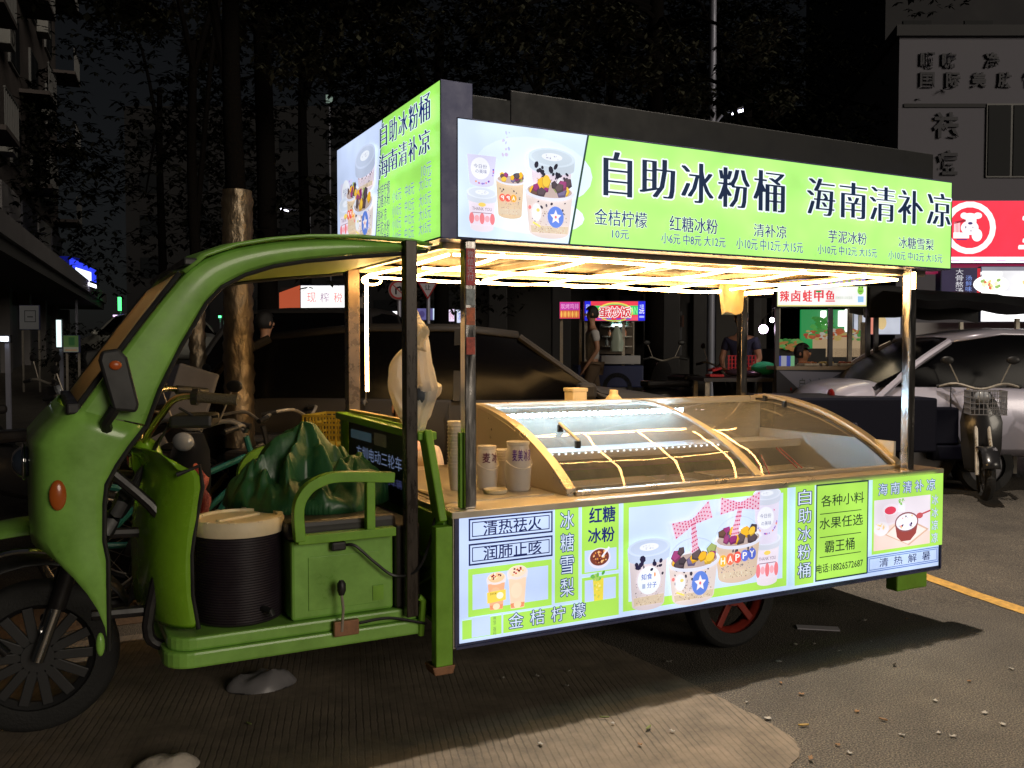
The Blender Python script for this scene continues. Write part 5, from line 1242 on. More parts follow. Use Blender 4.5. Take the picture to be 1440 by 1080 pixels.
# fried rice stall
S2 = Loc('fried_rice_stall', 'fried rice food tricycle with a red, green and blue lit sign far behind the cart', 'food stall', 865, 15)
def d2(q, w, h):
    q.rect(0, 0, w, h, (236, 66, 84)); q.rect(0, h * .3, w, h * .78, (64, 196, 96)); q.rect(0, 0, w, h * .22, (232, 84, 110))
    q.rect(0, 0, w * .1, h, (40, 44, 220)); q.rect(w * .88, 0, w, h, (40, 44, 220)); q.rect(w * .885, h * .02, w * .995, h * .98, (40, 44, 220))
    q.ell(w * .5, h * .45, w * .3, h * .5, (244, 214, 90)); q.ell(w * .5, h * .43, w * .285, h * .45, (120, 200, 110)); q.ell(w * .5, h * .42, w * .27, h * .4, (230, 50, 70))
    q.text('DA', w * .12, h * .34, w * .22, h * .72, (150, 246, 170)); q.text('AN', w * .76, h * .34, w * .87, h * .72, (150, 246, 170))
    q.text('蛋炒饭', w * .24, h * .16, w * .76, h * .7, (206, 20, 40), off=.02, halo=(255, 250, 250), hoff=.06)
    q.text('加量', w * .905, h * .66, w * .975, h * .84, (220, 230, 255)); q.text('2元', w * .9, h * .36, w * .98, h * .62, (255, 255, 255), off=.02); q.rect(w * .9, h * .15, w * .98, h * .25, (170, 180, 255)); q.text('招牌', w * .02, h * .56, w * .08, h * .85, (220, 230, 255)); q.text('炒', w * .02, h * .2, w * .08, h * .5, (220, 230, 255))
    for i in range(4): q.rect(w * (.2 + .16 * i), h * .05, w * (.28 + .16 * i), h * .13, (120, 60, 190))
lit_sign(S2, 822, 424, 907, 451, d2)
A, B, C_, D_ = S2.r(822, 424, 907, 451); posts_(S2, [A + .03, C_ - .35], .5, B); posts_(S2, [A + .03, C_ - .03], .5, D_, y=1.3)
M().bb((A, .18, D_ - .06), (C_, 1.4, D_)).build('stall_roof', DARK, S2.t, local=True)
x0, z0, x1, z1 = S2.r(845, 500, 900, 512); M().bb((x0, -.05, z0), (x1, .9, z1)).build('steel_counter', mat('pale_counter', (.42, .42, .44), .4), S2.t, bevel=.01, local=True)
x0, z0, x1, z1 = S2.r(812, 514, 905, 545); M().bb((x0, .0, z0), (x1, 1.2, z1)).build('cargo_box', mat('navy_panel', (.02, .03, .10), .5), S2.t, bevel=.02, local=True)
def lwheel(L, x, z, r, y=0): 
    o = M().lathe((x, y, z), [(r * .66, 0), (r * .95, .0), (r, .03), (r, .08), (r * .95, .11), (r * .66, .11), (r * .66, 0)], 24, 'y', cap=False).build('tyre', RUBBER, L.t, smooth=True, local=True)
    M().lathe((x, y + .02, z), [(.02, 0), (r * .66, .01), (r * .66, .06), (.02, .06)], 16, 'y').build('rim', mat('grey_rim', (.22, .22, .24), .35, .8), o, smooth=True, local=True)
a = S2.p(868, 545); lwheel(S2, a[0], a[1], .26); a = S2.p(825, 548); lwheel(S2, a[0], a[1], .26)
x0, z0, x1, z1 = S2.r(847, 452, 897, 498)
M().bb((x0, .6, z0), (x1, .64, z1)).build('back_shelf_panel', mat('warm_dark_panel', (.10, .075, .055), .7, var=.4, vs=9), S2.t, local=True)
for i in range(3): M().bb((x0 + .05, .35, z0 + .12 + i * .17), (x1 - .05, .6, z0 + .14 + i * .17)).build('shelf', STEELD, S2.t, local=True)
M().bb((x0 + .2, .3, z1 - .06), (x1 - .2, .34, z1 - .04)).build('tube_lamp', emat('cool_tube', (.7, .9, 1), 22), S2.t, local=True)
rb = random.Random(3)
for i in range(9):
    bt_ = thing('sauce_bottle', ['grey', 'brown', 'green'][i % 3] + ' bottle on the ' + ['lowest', 'middle', 'top'][i % 3] + ' back shelf of the fried rice stall, ' + ['left', 'middle', 'right'][i // 3] + ' one', 'bottle', S2.t.location, RZ, 'bottles on the fried rice stall shelf'); x = x0 + .12 + i * (x1 - x0 - .24) / 8
    M().lathe((x, .45, z0 + .14 + (i % 3) * .17), [(.03, 0), (.03, .08), (.012, .11), (.012, .14)], 10).build('bottle_body', mat('bottle_%d' % (i % 3), ((.3, .3, .3), (.35, .12, .05), (.1, .2, .12))[i % 3], .3), bt_, smooth=True, local=True)
def lbag(L, px, py0, py1, wpx, nm, label, mt, cat='bag', group=None):
    x, zt = L.p(px, py0); zb = L.p(px, py1)[1]; w = wpx / 1265 * L.d / 2
    t = thing(nm, label, cat, L.t.location, RZ, group); h = zt - zb; rings = []
    for k in range(12):
        u = k / 11; w_ = w * (.18 + .9 * math.sin(min(1, u * 1.25) * 1.9) ** 1.0 if u > .12 else .35); rings.append([(x + math.cos(q) * w_ * (1 + .12 * math.sin(5 * q + k)), .1 + math.sin(q) * w_ * .6 * (1 + .12 * math.sin(4 * q)), zt - h * u) for q in [TAU * i / 20 for i in range(20)]])
    M().ring(rings).build('bag_film', mt, t, smooth=True, local=True); return t
pg = mat('pale_green_film', (.42, .50, .42), .4, emis=(.4, .5, .42), es=.0)
lbag(S2, 868, 457, 494, 17, 'plastic_bag', 'pale greenish plastic bags hanging under the fried rice sign', pg)
S2b = Loc('grill_sign_stand', 'small square purple and orange lit menu sign left of the fried rice stall', 'sign', 801, 15.3)
def d2b(q, w, h):
    q.rect(0, 0, w, h, (190, 60, 160)); q.rect(0, 0, w, h * .5, (200, 90, 60)); q.text('炭烤鸡排', w * .05, h * .58, w * .95, h * .9, (240, 170, 220))
    for i in range(10): q.ell(w * (.08 + .093 * i), h * .26, w * .04, h * .2, ((245, 190, 90), (225, 140, 70))[i % 2])
    q.frame(0, 0, w, h, w * .02, (235, 60, 110))
lit_sign(S2b, 787, 425, 815, 448, d2b); posts_(S2b, [S2b.p(790, 0)[0]], 0, S2b.p(0, 448)[1])
# frog stall
S3 = Loc('stewed_food_stall', 'food tricycle with a white signboard in red characters behind the cart on the right', 'food stall', 1155, 10)
def d3(q, w, h):
    q.rect(0, 0, w, h, (250, 250, 250)); q.rect(0, 0, w, h * .06, (236, 214, 60)); q.frame(0, 0, w, h, h * .03, (220, 230, 160))
    for i, (ch, c) in enumerate(zip('辣卤蛙甲鱼', [(226, 60, 70), (226, 70, 80), (226, 60, 70), (226, 60, 70), (226, 60, 70)])): q.text(ch, w * (.03 + .128 * i), h * .24, w * (.13 + .128 * i), h * .8, c, off=.012, song=.02)
    q.rect(w * .43, h * .7, w * .49, h * .78, (40, 160, 80)); q.text('现做现卖 欢迎品尝', w * .65, h * .36, w * .84, h * .5, (150, 170, 140))
    q.ell(w * .93, h * .78, w * .035, h * .2, (140, 206, 80)); q.ell(w * .915, h * .93, w * .013, h * .07, (140, 206, 80)); q.ell(w * .948, h * .93, w * .013, h * .07, (140, 206, 80)); q.ell(w * .915, h * .94, w * .006, h * .03, (20, 30, 20)); q.ell(w * .948, h * .94, w * .006, h * .03, (20, 30, 20)); q.rect(w * .91, h * .74, w * .95, h * .77, (40, 90, 40))
    q.rect(w * .9, h * .2, w * .965, h * .5, (150, 200, 240))
lit_sign(S3, 1092, 403, 1217, 431, d3, print_mat('backlit_print_far', .95), case=DARK)
A, B, C_, D_ = S3.r(1092, 403, 1217, 431); C2 = S3.p(1268, 0)[0]
M().bb((A, .18, D_ - .04), (C2, 1.5, D_ + .02)).build('stall_roof', DARK, S3.t, local=True); M().bb((C_ + .03, .0, B - .12), (C2, .18, D_)).build('dark_fascia', DARK, S3.t, bevel=.02, local=True)
zc = S3.p(0, 515)[1]
posts_(S3, [A + .02, C_ + .05, C_ + .14, S3.p(1170, 0)[0]], .4, B, y=.05, w=.045, m=mat('thin_grey_pole', (.12, .12, .13), .35, .6)); posts_(S3, [A + .02, C2 - .05], .4, D_, y=1.4)
M().bb((A + .1, .5, D_ - .10), (C2 - .2, .54, D_ - .06)).build('tube_lamp', emat('warm_stall_tube', (1, .8, .5), 9), S3.t, local=True)
M().bb((A, .0, zc - .04), (C2, 1.4, zc)).build('counter', mat('lit_counter', (.38, .30, .22), .4), S3.t, local=True)
M().bb((A, -.01, zc - .75), (C2, .02, zc - .04)).build('front_panel', mat('dark_blue_body', (.018, .02, .035), .5), S3.t, local=True)
q = Print((A + .02, -.014, zc - .58), (1, 0, 0), (0, 0, 1), (0, -1, 0)); q.step = .0002
w_ = S3.p(1236, 0)[0] - A
q.poly([(0, .53), (w_, .5), (w_ * .95, .03), (w_ * .6, .1), (w_ * .3, .22)], (150, 150, 165)); q.text('良心卤味食品', w_ * .2, .27, w_ * .68, .45, (90, 92, 90)); q.rect(w_ * .35, .19, w_ * .55, .22, (95, 95, 95)); speck(q, w_ * .85, .27, w_ * .25, .3, 20, [(110, 80, 70), (120, 100, 90), (80, 70, 70)], .02, .05)
o = q.build('banner_print', None, LITD); o.parent = S3.t
for i in range(6):
    x = A + .42 + i * .2; tt = thing('food_tray', ['shallow steel food tray at the carton end of the stewed food counter', 'second shallow food tray from the cartons', 'third shallow food tray from the cartons', 'fourth shallow food tray from the cartons', 'fifth shallow food tray from the cartons', 'food tray farthest from the cartons on the stewed food counter'][i], 'tray', S3.t.location, RZ, 'food trays on the stewed food counter')
    M().bb((x - .085, .08, zc + .002), (x + .085, .34, zc + .03)).build('tray_body', STEELD, tt, bevel=.006, local=True); g = M()
    for k in range(14): g.sph((x + rb.uniform(-.07, .07), rb.uniform(.1, .32), zc + .035), rb.uniform(.015, .028), 4, (1, 1, .7))
    o = g.build('food_pieces', mat('food_%d' % (i % 3), ((.45, .16, .05), (.5, .38, .15), (.3, .08, .04))[i % 3], .4), tt, smooth=True, local=True); o['kind'] = 'stuff'
lwheel(S3, S3.p(1120, 0)[0], .28, .28, .1); lwheel(S3, S3.p(1235, 0)[0], .28, .28, .1)
# vegetables and boxes at the stall behind, glowing on their own in place of stall light
S4 = Loc('produce_display', 'bright stall back with green boards, white tube lamps and trays heaped with food', 'food display', 1190, 13.5)
x0, z0, x1, z1 = S4.r(1150, 432, 1240, 520)
M().bb((x0, .8, 0), (x1, .86, z1)).build('green_board', emat('glowing_green_board', (.02, .40, .10), .55), S4.t, local=True)
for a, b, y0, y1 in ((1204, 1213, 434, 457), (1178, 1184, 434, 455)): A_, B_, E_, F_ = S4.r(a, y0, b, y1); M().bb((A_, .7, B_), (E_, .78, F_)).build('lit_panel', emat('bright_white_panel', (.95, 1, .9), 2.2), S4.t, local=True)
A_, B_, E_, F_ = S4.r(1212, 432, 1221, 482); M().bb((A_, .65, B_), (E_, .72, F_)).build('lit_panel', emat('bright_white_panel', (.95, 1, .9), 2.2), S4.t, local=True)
A_, B_, E_, F_ = S4.r(1161, 474, 1212, 502); M().bb((A_, 0, B_), (E_, .6, F_)).build('cardboard_box', emat('glowing_cardboard', (.60, .42, .24), .55), S4.t, local=True)
A_, B_, E_, F_ = S4.r(1095, 490, 1240, 530); M().bb((A_, .0, 0), (E_, .9, F_)).build('trestle', DARK, S4.t, local=True)
rg = random.Random(9)
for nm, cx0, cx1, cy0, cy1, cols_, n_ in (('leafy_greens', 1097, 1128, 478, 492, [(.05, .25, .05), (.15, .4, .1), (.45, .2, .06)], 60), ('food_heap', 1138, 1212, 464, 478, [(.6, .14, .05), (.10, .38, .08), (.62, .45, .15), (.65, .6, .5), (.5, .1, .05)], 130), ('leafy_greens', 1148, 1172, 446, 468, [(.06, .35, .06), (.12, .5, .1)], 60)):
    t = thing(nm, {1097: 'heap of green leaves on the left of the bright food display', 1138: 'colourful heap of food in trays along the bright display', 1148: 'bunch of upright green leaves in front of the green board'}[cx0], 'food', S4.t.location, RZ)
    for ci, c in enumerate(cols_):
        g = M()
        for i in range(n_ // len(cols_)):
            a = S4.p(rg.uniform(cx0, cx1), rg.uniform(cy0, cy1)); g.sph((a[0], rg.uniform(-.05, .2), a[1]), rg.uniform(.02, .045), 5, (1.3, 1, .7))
        o = g.build('pieces', emat('glowing_food_%d_%d' % (cx0, ci), c, .5), t, smooth=True, local=True); o['kind'] = 'stuff'
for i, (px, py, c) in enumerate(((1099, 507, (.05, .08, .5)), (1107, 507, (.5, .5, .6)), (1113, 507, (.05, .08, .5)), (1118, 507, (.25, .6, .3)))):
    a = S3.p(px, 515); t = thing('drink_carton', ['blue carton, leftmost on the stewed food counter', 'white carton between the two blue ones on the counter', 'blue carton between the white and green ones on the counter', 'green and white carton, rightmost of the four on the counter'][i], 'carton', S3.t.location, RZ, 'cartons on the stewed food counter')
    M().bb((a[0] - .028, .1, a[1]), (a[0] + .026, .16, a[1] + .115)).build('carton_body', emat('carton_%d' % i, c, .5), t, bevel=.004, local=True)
person('seated person in dark clothes behind the white signboard stall', G(1127, 11.2), RZ + .9, 'sit', mat('dark_top', (.02, .02, .024), .8), mat('dark_trousers', (.03, .03, .035)), height=1.7)
# bulbs and table
t = thing('bulb_lamp', 'glaring purplish white round bulb hanging beside the stall post', 'lamp', G(1073, 10.4), RZ); L_ = Loc.__new__(Loc); L_.px, L_.d, L_.g, L_.t = 1073, 10.4, G(1073, 10.4), t
a = L_.p(1073, 463); M().sph((0, 0, a[1]), .052, 10).build('bulb', emat('purple_white_bulb', (.95, .75, 1), 14), t, smooth=True, local=True); M().lathe((0, 0, a[1] + .05), [(.03, 0), (.025, .05), (.008, .07)], 12).build('socket', BLACKP, t, smooth=True, local=True); M().tube(catmull([(0, 0, a[1] + .11), (.08, .02, a[1] + .2), (.16, .05, a[1] + .22)], 4), .006, 6).build('cord', BLACKP, t, local=True)
M().bb((.15, .03, 0), (.18, .06, 1.9)).build('lamp_pole', STEELD, t, local=True)
t = thing('bulb_lamp', 'smaller white bulb just above and right of the purplish round bulb', 'lamp', G(1085, 10.9), RZ); L_.px, L_.d, L_.g, L_.t = 1085, 10.9, G(1085, 10.9), t
a = L_.p(1085, 450); M().sph((0, 0, a[1]), .03, 8).build('bulb', emat('purple_white_bulb', (.95, .75, 1), 14), t, smooth=True, local=True); M().tube([(0, 0, a[1] + .03), (0, 0, a[1] + .6)], .006, 6).build('cord', BLACKP, t, local=True)
L = Loc('trestle_table', 'dark trestle table with trays in front of the person by the bulb', 'table', 1040, 10.4)
x0, z0, x1, z1 = L.r(985, 531, 1092, 536); M().bb((x0, -.2, z0), (x1, .6, z1)).build('table_top', mat('dim_table_top', (.06, .055, .06), .5), L.t, local=True); posts_(L, [x0 + .05, x1 - .05], 0, z0, y=-.15); posts_(L, [x0 + .05, x1 - .05], 0, z0, y=.5)
tt = thing('green_net_bag', 'bright green net bag lying on the trestle table by the stall post', 'bag', L.t.location, RZ); a = L.p(1078, 518); M().sph((a[0], .1, a[1]), .12, 10, (1.3, .8, .65)).build('net_bag', mat('bright_green_net', (.02, .45, .20), .6, bump=.6, bs=120), tt, smooth=True, local=True)
for i, (px, py) in enumerate(((1038, 524), (1060, 526))):
    tt = thing('covered_tray', ['dark foil covered tray on the table, left one', 'dark foil covered tray on the table, right one'][i], 'tray', L.t.location, RZ, 'covered trays on the trestle table'); a = L.p(px, py); M().sph((a[0], .1, a[1]), .10, 8, (1.25, 1, .45)).build('foil_cover', mat('purple_tinted_foil', (.25, .16, .22), .25, .7), tt, smooth=True, local=True)
for i, (px, py, w) in enumerate(((1005, 528, 20), (1012, 520, 14))):
    tt = thing('red_tray', ['flat red tray on the left end of the trestle table', 'tilted red tray behind the flat red one'][i], 'tray', L.t.location, RZ, 'red trays on the trestle table'); a = L.p(px, py); M().box((a[0], .0 + i * .25, a[1]), (w / 1265 * L.d, .25, .03), rot=Matrix.Rotation(-.25 * i, 3, 'Y')).build('tray_body', mat('lit_red_plastic', (.55, .03, .04), .4), tt, bevel=.008, local=True)
tt = thing('red_basket', 'red plastic basket standing behind the covered trays', 'basket', L.t.location, RZ); a = L.p(1055, 512); g = M()
for i in range(9): g.bb((a[0] - .16 + i * .04, .4, a[1] - .1), (a[0] - .145 + i * .04, .41, a[1] + .1))
for i in range(5): g.bb((a[0] - .165, .41, a[1] - .1 + i * .047), (a[0] + .18, .42, a[1] - .088 + i * .047))
g.bb((a[0] - .165, .43, a[1] - .1), (a[0] + .18, .6, a[1] - .09)); g.build('basket_mesh', mat('lit_red_plastic', (.55, .03, .04), .4), tt, local=True)
person('person in a dark blue top standing behind the trestle table under the purplish bulb', G(1042, 11.2), RZ - .5, 'stand', mat('navy_top', (.03, .035, .08), .8), mat('dark_trousers', (.03, .03, .035)), height=1.68)
person('walker in a white T-shirt and tan shorts passing the fried rice stall', G(833, 13.6), RZ - 1.45, 'walk', mat('greyish_white_tshirt', (.62, .60, .58), .85), mat('tan_shorts', (.22, .16, .11), .85), height=1.72)
person('dark-haired person in dark clothes among the parked scooters left of the suv', G(372, 9.0), RZ + 2.4, 'stand', mat('dark_top', (.02, .02, .024)), mat('dark_trousers', (.03, .03, .035)), height=1.66)

# ---- noodle shop on the right ---------------------------------------------------
S5 = Loc('noodle_shop', 'brightly lit noodle shop front with a red signboard, right edge of the photo', 'shop', 1400, 14)
def d5(q, w, h):
    q.rect(0, 0, w, h, (236, 44, 70)); u = w * .13; v = h * .52; R_ = h * .47
    def c(x): return (x, )
    q.ell(u, v, R_, R_, (255, 252, 255)); q.ell(u, v, R_ * .78, R_ * .78, (232, 44, 68))
    q.ell(u + R_ * .0, v + R_ * .42, R_ * .28, R_ * .14, (255, 255, 255)); q.ell(u - R_ * .22, v + R_ * .46, R_ * .14, R_ * .12, (255, 255, 255)); q.ell(u + R_ * .3, v + R_ * .46, R_ * .16, R_ * .12, (255, 255, 255)); q.rect(u - R_ * .16, v + R_ * .12, u + R_ * .25, v + R_ * .4, (255, 255, 255))
    q.ell(u, v, R_ * .34, R_ * .27, (250, 244, 250)); q.ell(u + R_ * .02, v + R_ * .17, R_ * .09, R_ * .05, (60, 50, 110)); q.ell(u - R_ * .15, v + R_ * .02, R_ * .02, R_ * .05, (60, 50, 90)); q.ell(u + R_ * .12, v + R_ * .02, R_ * .03, R_ * .015, (60, 50, 90)); q.ell(u + R_ * .05, v - R_ * .12, R_ * .05, R_ * .015, (60, 50, 90))
    q.ell(u + R_ * .28, v - R_ * .28, R_ * .2, R_ * .24, (255, 255, 255)); q.rect(u - R_ * .62, v - R_ * .4, u - R_ * .02, v - R_ * .18, (255, 255, 255)); q.rect(u - R_ * .5, v - R_ * .46, u - R_ * .1, v - R_ * .42, (60, 50, 120))
    for i in range(5): q.rect(u - R_ * (.6 - .05 * i), v - R_ * .18, u - R_ * (.575 - .05 * i), v + R_ * .2, (255, 235, 240))
    q.line([(u - R_ * .6, v + R_ * .2), (u - R_ * .15, v + R_ * .3)], R_ * .03, (120, 20, 40)); q.line([(u - R_ * .6, v + R_ * .16), (u - R_ * .15, v + R_ * .26)], R_ * .03, (120, 20, 40))
    for i, ch in enumerate('重庆小面'): q.text(ch, w * (.345 + .17 * i), h * .15, w * (.345 + .17 * i) + h * .75, h * .85, (255, 252, 252), off=.02, shear=.12)
lit_sign(S5, 1318, 284, 1640, 362, d5, print_mat('glaring_red_print', 1.15))
def d5b(q, w, h): q.rect(0, 0, w, h, (255, 236, 246)); [q.rect(w * (.05 + .1 * i), h * .3, w * (.09 + .1 * i), h * .5, (226, 150, 190)) for i in range(9)]
lit_sign(S5, 1318, 362, 1640, 370, d5b, print_mat('glaring_print', 1.8))
x0, z0, x1, z1 = S5.r(1300, 371, 1640, 384); M().bb((x0, .1, z0), (x1, .3, z1)).build('magenta_band', emat('magenta_glow', (.35, .02, .08), .6), S5.t, local=True)
def d5c(q, w, h):
    q.rect(0, 0, w, h, (52, 44, 74)); q.rect(w * .92, 0, w, h, (220, 30, 50)); q.vtext('大骨熬汤', w * .36, h * .02, w * .56, h * .98, (240, 240, 250)); q.vtext('汤鲜味美', w * .62, -h * .1, w * .78, h * .72, (140, 170, 255))
lit_sign(S5, 1322, 378, 1376, 414, d5c, print_mat('mid_print', .7))
def d5d(q, w, h):
    q.rect(0, 0, w, h, (255, 255, 255)); q.rect(0, h * .55, w, h, (196, 196, 200)); q.rect(0, h * .93, w, h, (110, 110, 120))
    for i in range(5):
        cx = w * (.05 + .22 * i); q.ell(cx, h * .68, w * .095, h * .17, (252, 250, 246)); speck(q, cx, h * .68, w * .1, h * .16, 18, [(214, 180, 120), (190, 90, 70), (130, 160, 90), (235, 210, 170)], w * .006, w * .016); q.text(['招牌小面', '豌杂面', '酸辣粉', '抄手', '米线'][i], cx - w * .06, h * .85, cx + w * .06, h * .91, (255, 255, 255))
    q.rect(w * .5, h * .6, w * .56, h * .8, (240, 220, 60))
lit_sign(S5, 1378, 376, 1640, 452, d5d, print_mat('glaring_print2', 1.7))
x0, z0, x1, z1 = S5.r(1300, 452, 1640, 560); M().bb((x0, .6, 0), (x1, .7, z1)).build('shop_wall', mat('shop_wall_lit', (.5, .48, .5), .7), S5.t, local=True)
def d5e(q, w, h): q.rect(0, 0, w, h, (214, 220, 236)); q.rect(w * .3, 0, w * .5, h, (238, 150, 130)); q.ell(w * .6, h * .5, w * .1, h * .3, (240, 210, 150))
lit_sign(S5, 1200, 438, 1265, 470, d5e, print_mat('mid_print', .7), depth=.1); 
x0, z0, x1, z1 = S5.r(1180, 395, 1640, 440)
def d5f(q, w, h): q.rect(0, 0, w, h, (210, 190, 240)); [q.rect(w * (.02 + .06 * i), h * .1, w * (.05 + .06 * i), h * .9, ((240, 230, 120), (180, 220, 120), (250, 250, 250))[i % 3]) for i in range(16)]
L = Loc('striped_light_strip', 'row of bright yellowish green light strips glimpsed just under the cart signboard', 'light', 1140, 13.8); lit_sign(L, 1095, 393, 1215, 401, d5f, print_mat('mid_print', .7), depth=.05); posts_(L, [L.p(1097, 0)[0], L.p(1213, 0)[0]], 0, L.p(0, 401)[1])
# dark awning tent in front of it
L = Loc('dark_canopy', 'black folded market canopy above the silver car', 'awning', 1345, 9.6)
x0, zz0, x1, zz1 = L.r(1262, 412, 1470, 448); g = M(); rows = []
for i in range(17):
    u = i / 16; x = x0 + (x1 - x0) * u; zt = zz1 - .02 - .10 * u ** 2 - .02 * math.sin(u * 20); zb = zz0 + .12 * (1 - u) - .02 * math.sin(u * 13)
    rows.append([(x, -.3, zb), (x, -.42, (zt + zb) / 2), (x, -.3, zt), (x, .5, zt + .08), (x, 1.4, zt), (x, 1.4, zb)])
g.grid(rows); g.build('canopy_sheet', mat('black_canvas', (.012, .013, .016), .75, bump=.3, bs=8), L.t, smooth=True, local=True); posts_(L, [x0 + .1, x1 - .3], 0, zz0, y=.0, w=.04); posts_(L, [x0 + .1, x1 - .3], 0, zz0, y=1.2, w=.04)

# ---- cars ------------------------------------------------------------------
CG = mat('car_window_glass', (.003, .003, .004), .2, spec=.14)
def car(name, label, loc, rz, body, L_=4.6, W_=1.82, H=1.6, suv=True, group=None, lamp=None):
    t = thing(name, label, 'car', loc, rz, group); hw = W_ / 2
    st = [(0, .62, .62, .80), (.015, .42, .90, .9), (.06, .30, 1.02, .96), (.15, .28, 1.06, .99), (.35, .26, 1.03, 1.0), (.55, .26, 1.01, 1.0), (.70, .27, 1.02, .99), (.74, .28, 1.04, .985), (.85, .29, .97, .96), (.94, .30, .88, .90), (.985, .38, .74, .80), (1, .50, .62, .70)]
    if suv: st = [(a, b, c + (.06 if .01 < a < .99 else .03), d) for a, b, c, d in st]
    g = M(); rings = []
    for u, zb, zt, wf in st:
        x = (u - .5) * L_; w_ = hw * wf; h = zt - zb
        half = [(w_ * .80, zb), (w_ * .95, zb + h * .12), (w_, zb + h * .45), (w_ * .985, zb + h * .70), (w_ * .93, zb + h * .92), (w_ * .82, zt)]
        rings.append([(x, y, z) for y, z in half] + [(x, -y, z) for y, z in half[::-1]])
    g.ring(rings); b_ = g.build('body', body, t, smooth=True, local=True, sub=1)
    top = [(.07, 1.0, 1.0), (.13, 1.32, .86), (.20, .955 * H, .78), (.34, H, .75), (.50, H, .75), (.60, .965 * H, .75), (.73, 1.08, .90), (.76, 1.02, .95)] if suv else [(.10, .98, .95), (.19, 1.22, .84), (.28, .95 * H, .75), (.40, H, .73), (.50, H * .995, .73), (.60, .94 * H, .75), (.72, 1.08, .88), (.76, 1.0, .95)]
    rings = []
    for u, zt, wf in top:
        x = (u - .5) * L_; bw = hw * .90; tw = hw * wf
        rings.append([(x, bw, .98), (x, (bw + tw) / 2 + .03, (zt + .98) / 2 + .03), (x, tw, zt - .035), (x, tw * .6, zt), (x, -tw * .6, zt), (x, -tw, zt - .035), (x, -(bw + tw) / 2 - .03, (zt + .98) / 2 + .03), (x, -bw, .98)])
    M().ring(rings).build('greenhouse_glass', CG, t, smooth=True, local=True)
    rr = []
    for u, zt, wf in top[2:6]:
        x = (u - .5) * L_; tw = hw * wf + .012; rr.append([(x, tw, zt - .05), (x, tw * .9, zt), (x, tw * .5, zt + .014), (x, -tw * .5, zt + .014), (x, -tw * .9, zt), (x, -tw, zt - .05)])
    M().grid(rr).build('roof', body, t, smooth=True, solid=.015, local=True)
    def sp(i, s_): u, zt, wf = top[i]; return Vector(((u - .5) * L_, s_ * (hw * wf + .006), zt - .04))
    for s_ in (-1, 1):
        M().tube(catmull([sp(2, s_), sp(1, s_) + Vector((0, s_ * .03, 0)), sp(0, s_) + Vector((0, 0, -.09))], 4), .035, 8).build('rear_pillar', body, t, smooth=True, local=True)
        M().tube([sp(5, s_), sp(6, s_), sp(7, s_)], [.03, .03, .02], 8).build('windscreen_pillar', body, t, smooth=True, local=True)
        a = sp(4, s_); M().beam(a, (a.x - .02, s_ * hw * .93, 1.0), .06, .02, up=(0, 1, 0)).build('door_pillar', BLACKP, t, local=True)
        m_ = M().box((.20 * L_, s_ * (hw + .10), 1.08), (.14, .16, .13)).build('wing_mirror', body, t, bevel=.03, local=True)
        for u in (-.02, .18): M().box(((u - .12) * L_, s_ * (hw + .004), .92), (.16, .02, .03)).build('door_handle', body, t, bevel=.006, local=True)
        for u in (-.24, -.02, .19): M().beam((u * L_, s_ * (hw + .003), .40), (u * L_ + .01, s_ * (hw - .004), .98), .008, .006, up=(0, 1, 0)).build('door_seam', BLACKP, t, local=True)
        hl_ = M().sph((.465 * L_, s_ * hw * .70, .78), .13, 8, (1, .8, .5)).build('headlight', lamp or mat('car_lamp', (.35, .37, .4), .1, coat=1), t, smooth=True, local=True)
        M().sph((-.485 * L_, s_ * hw * .76, .90), .075, 8, (.35, 1.1, .8)).build('tail_light', mat('tail_lens', (.20, .012, .01), .2, coat=.6), t, smooth=True, local=True)
        for u in (-.30, .31):
            w0 = M().lathe((u * L_, s_ * (hw - .10) - .11, .33), [(.22, 0), (.31, 0), (.33, .03), (.33, .19), (.31, .22), (.22, .22), (.22, 0)], 30, 'y', cap=False).build('tyre', RUBBER, t, smooth=True, local=True)
            q = M().lathe((u * L_, s_ * (hw - .10) - .1, .33), [(.03, .0), (.22, .02), (.22, .18), (.03, .20)], 24, 'y').build('rim', mat('alloy_rim', (.3, .3, .32), .3, .8), w0, smooth=True, local=True)
            M().torus((u * L_, s_ * (hw - .012), .34), .36, .03, 'y', 20, 6, 0, math.pi).build('wheel_arch', BLACKP, t, smooth=True, local=True)
    M().bb((.495 * L_, -.4, .42), (.505 * L_, .4, .60)).build('grille', BLACKP, t, local=True)
    return t
blackpaint = mat('black_car_paint', (.036, .032, .029), .5, spec=.2, var=.2, vs=2)
p0 = G(640, 7.9); car('parked_suv', 'black SUV parked side-on right behind the cart, bonnet towards the right', p0, RZ + .10, blackpaint, 4.9, 1.85, 1.60)
p0 = G(478, 11.2); car('parked_suv', 'second dark SUV seen end-on, taller roof behind and left of the side-on one', p0, RZ + 1.45, mat('charcoal_car_paint', (.022, .020, .020), .5), 4.6, 1.95, 1.72)
silver = mat('silver_white_car_paint', (.58, .56, .68), .3, .25, coat=.7)
p0 = G(1418, 9.4); car('parked_car', 'silver white car parked at the right edge in front of the noodle shop', p0, RZ + .0, silver, 4.3, 1.75, 1.53, suv=False)
p0 = G(205, 26); car('parked_suv', 'small distant white SUV far down the street at left', p0, RZ + 2.6, mat('white_car_paint', (.36, .36, .33), .35, coat=.5), 4.6, 1.8, 1.6)
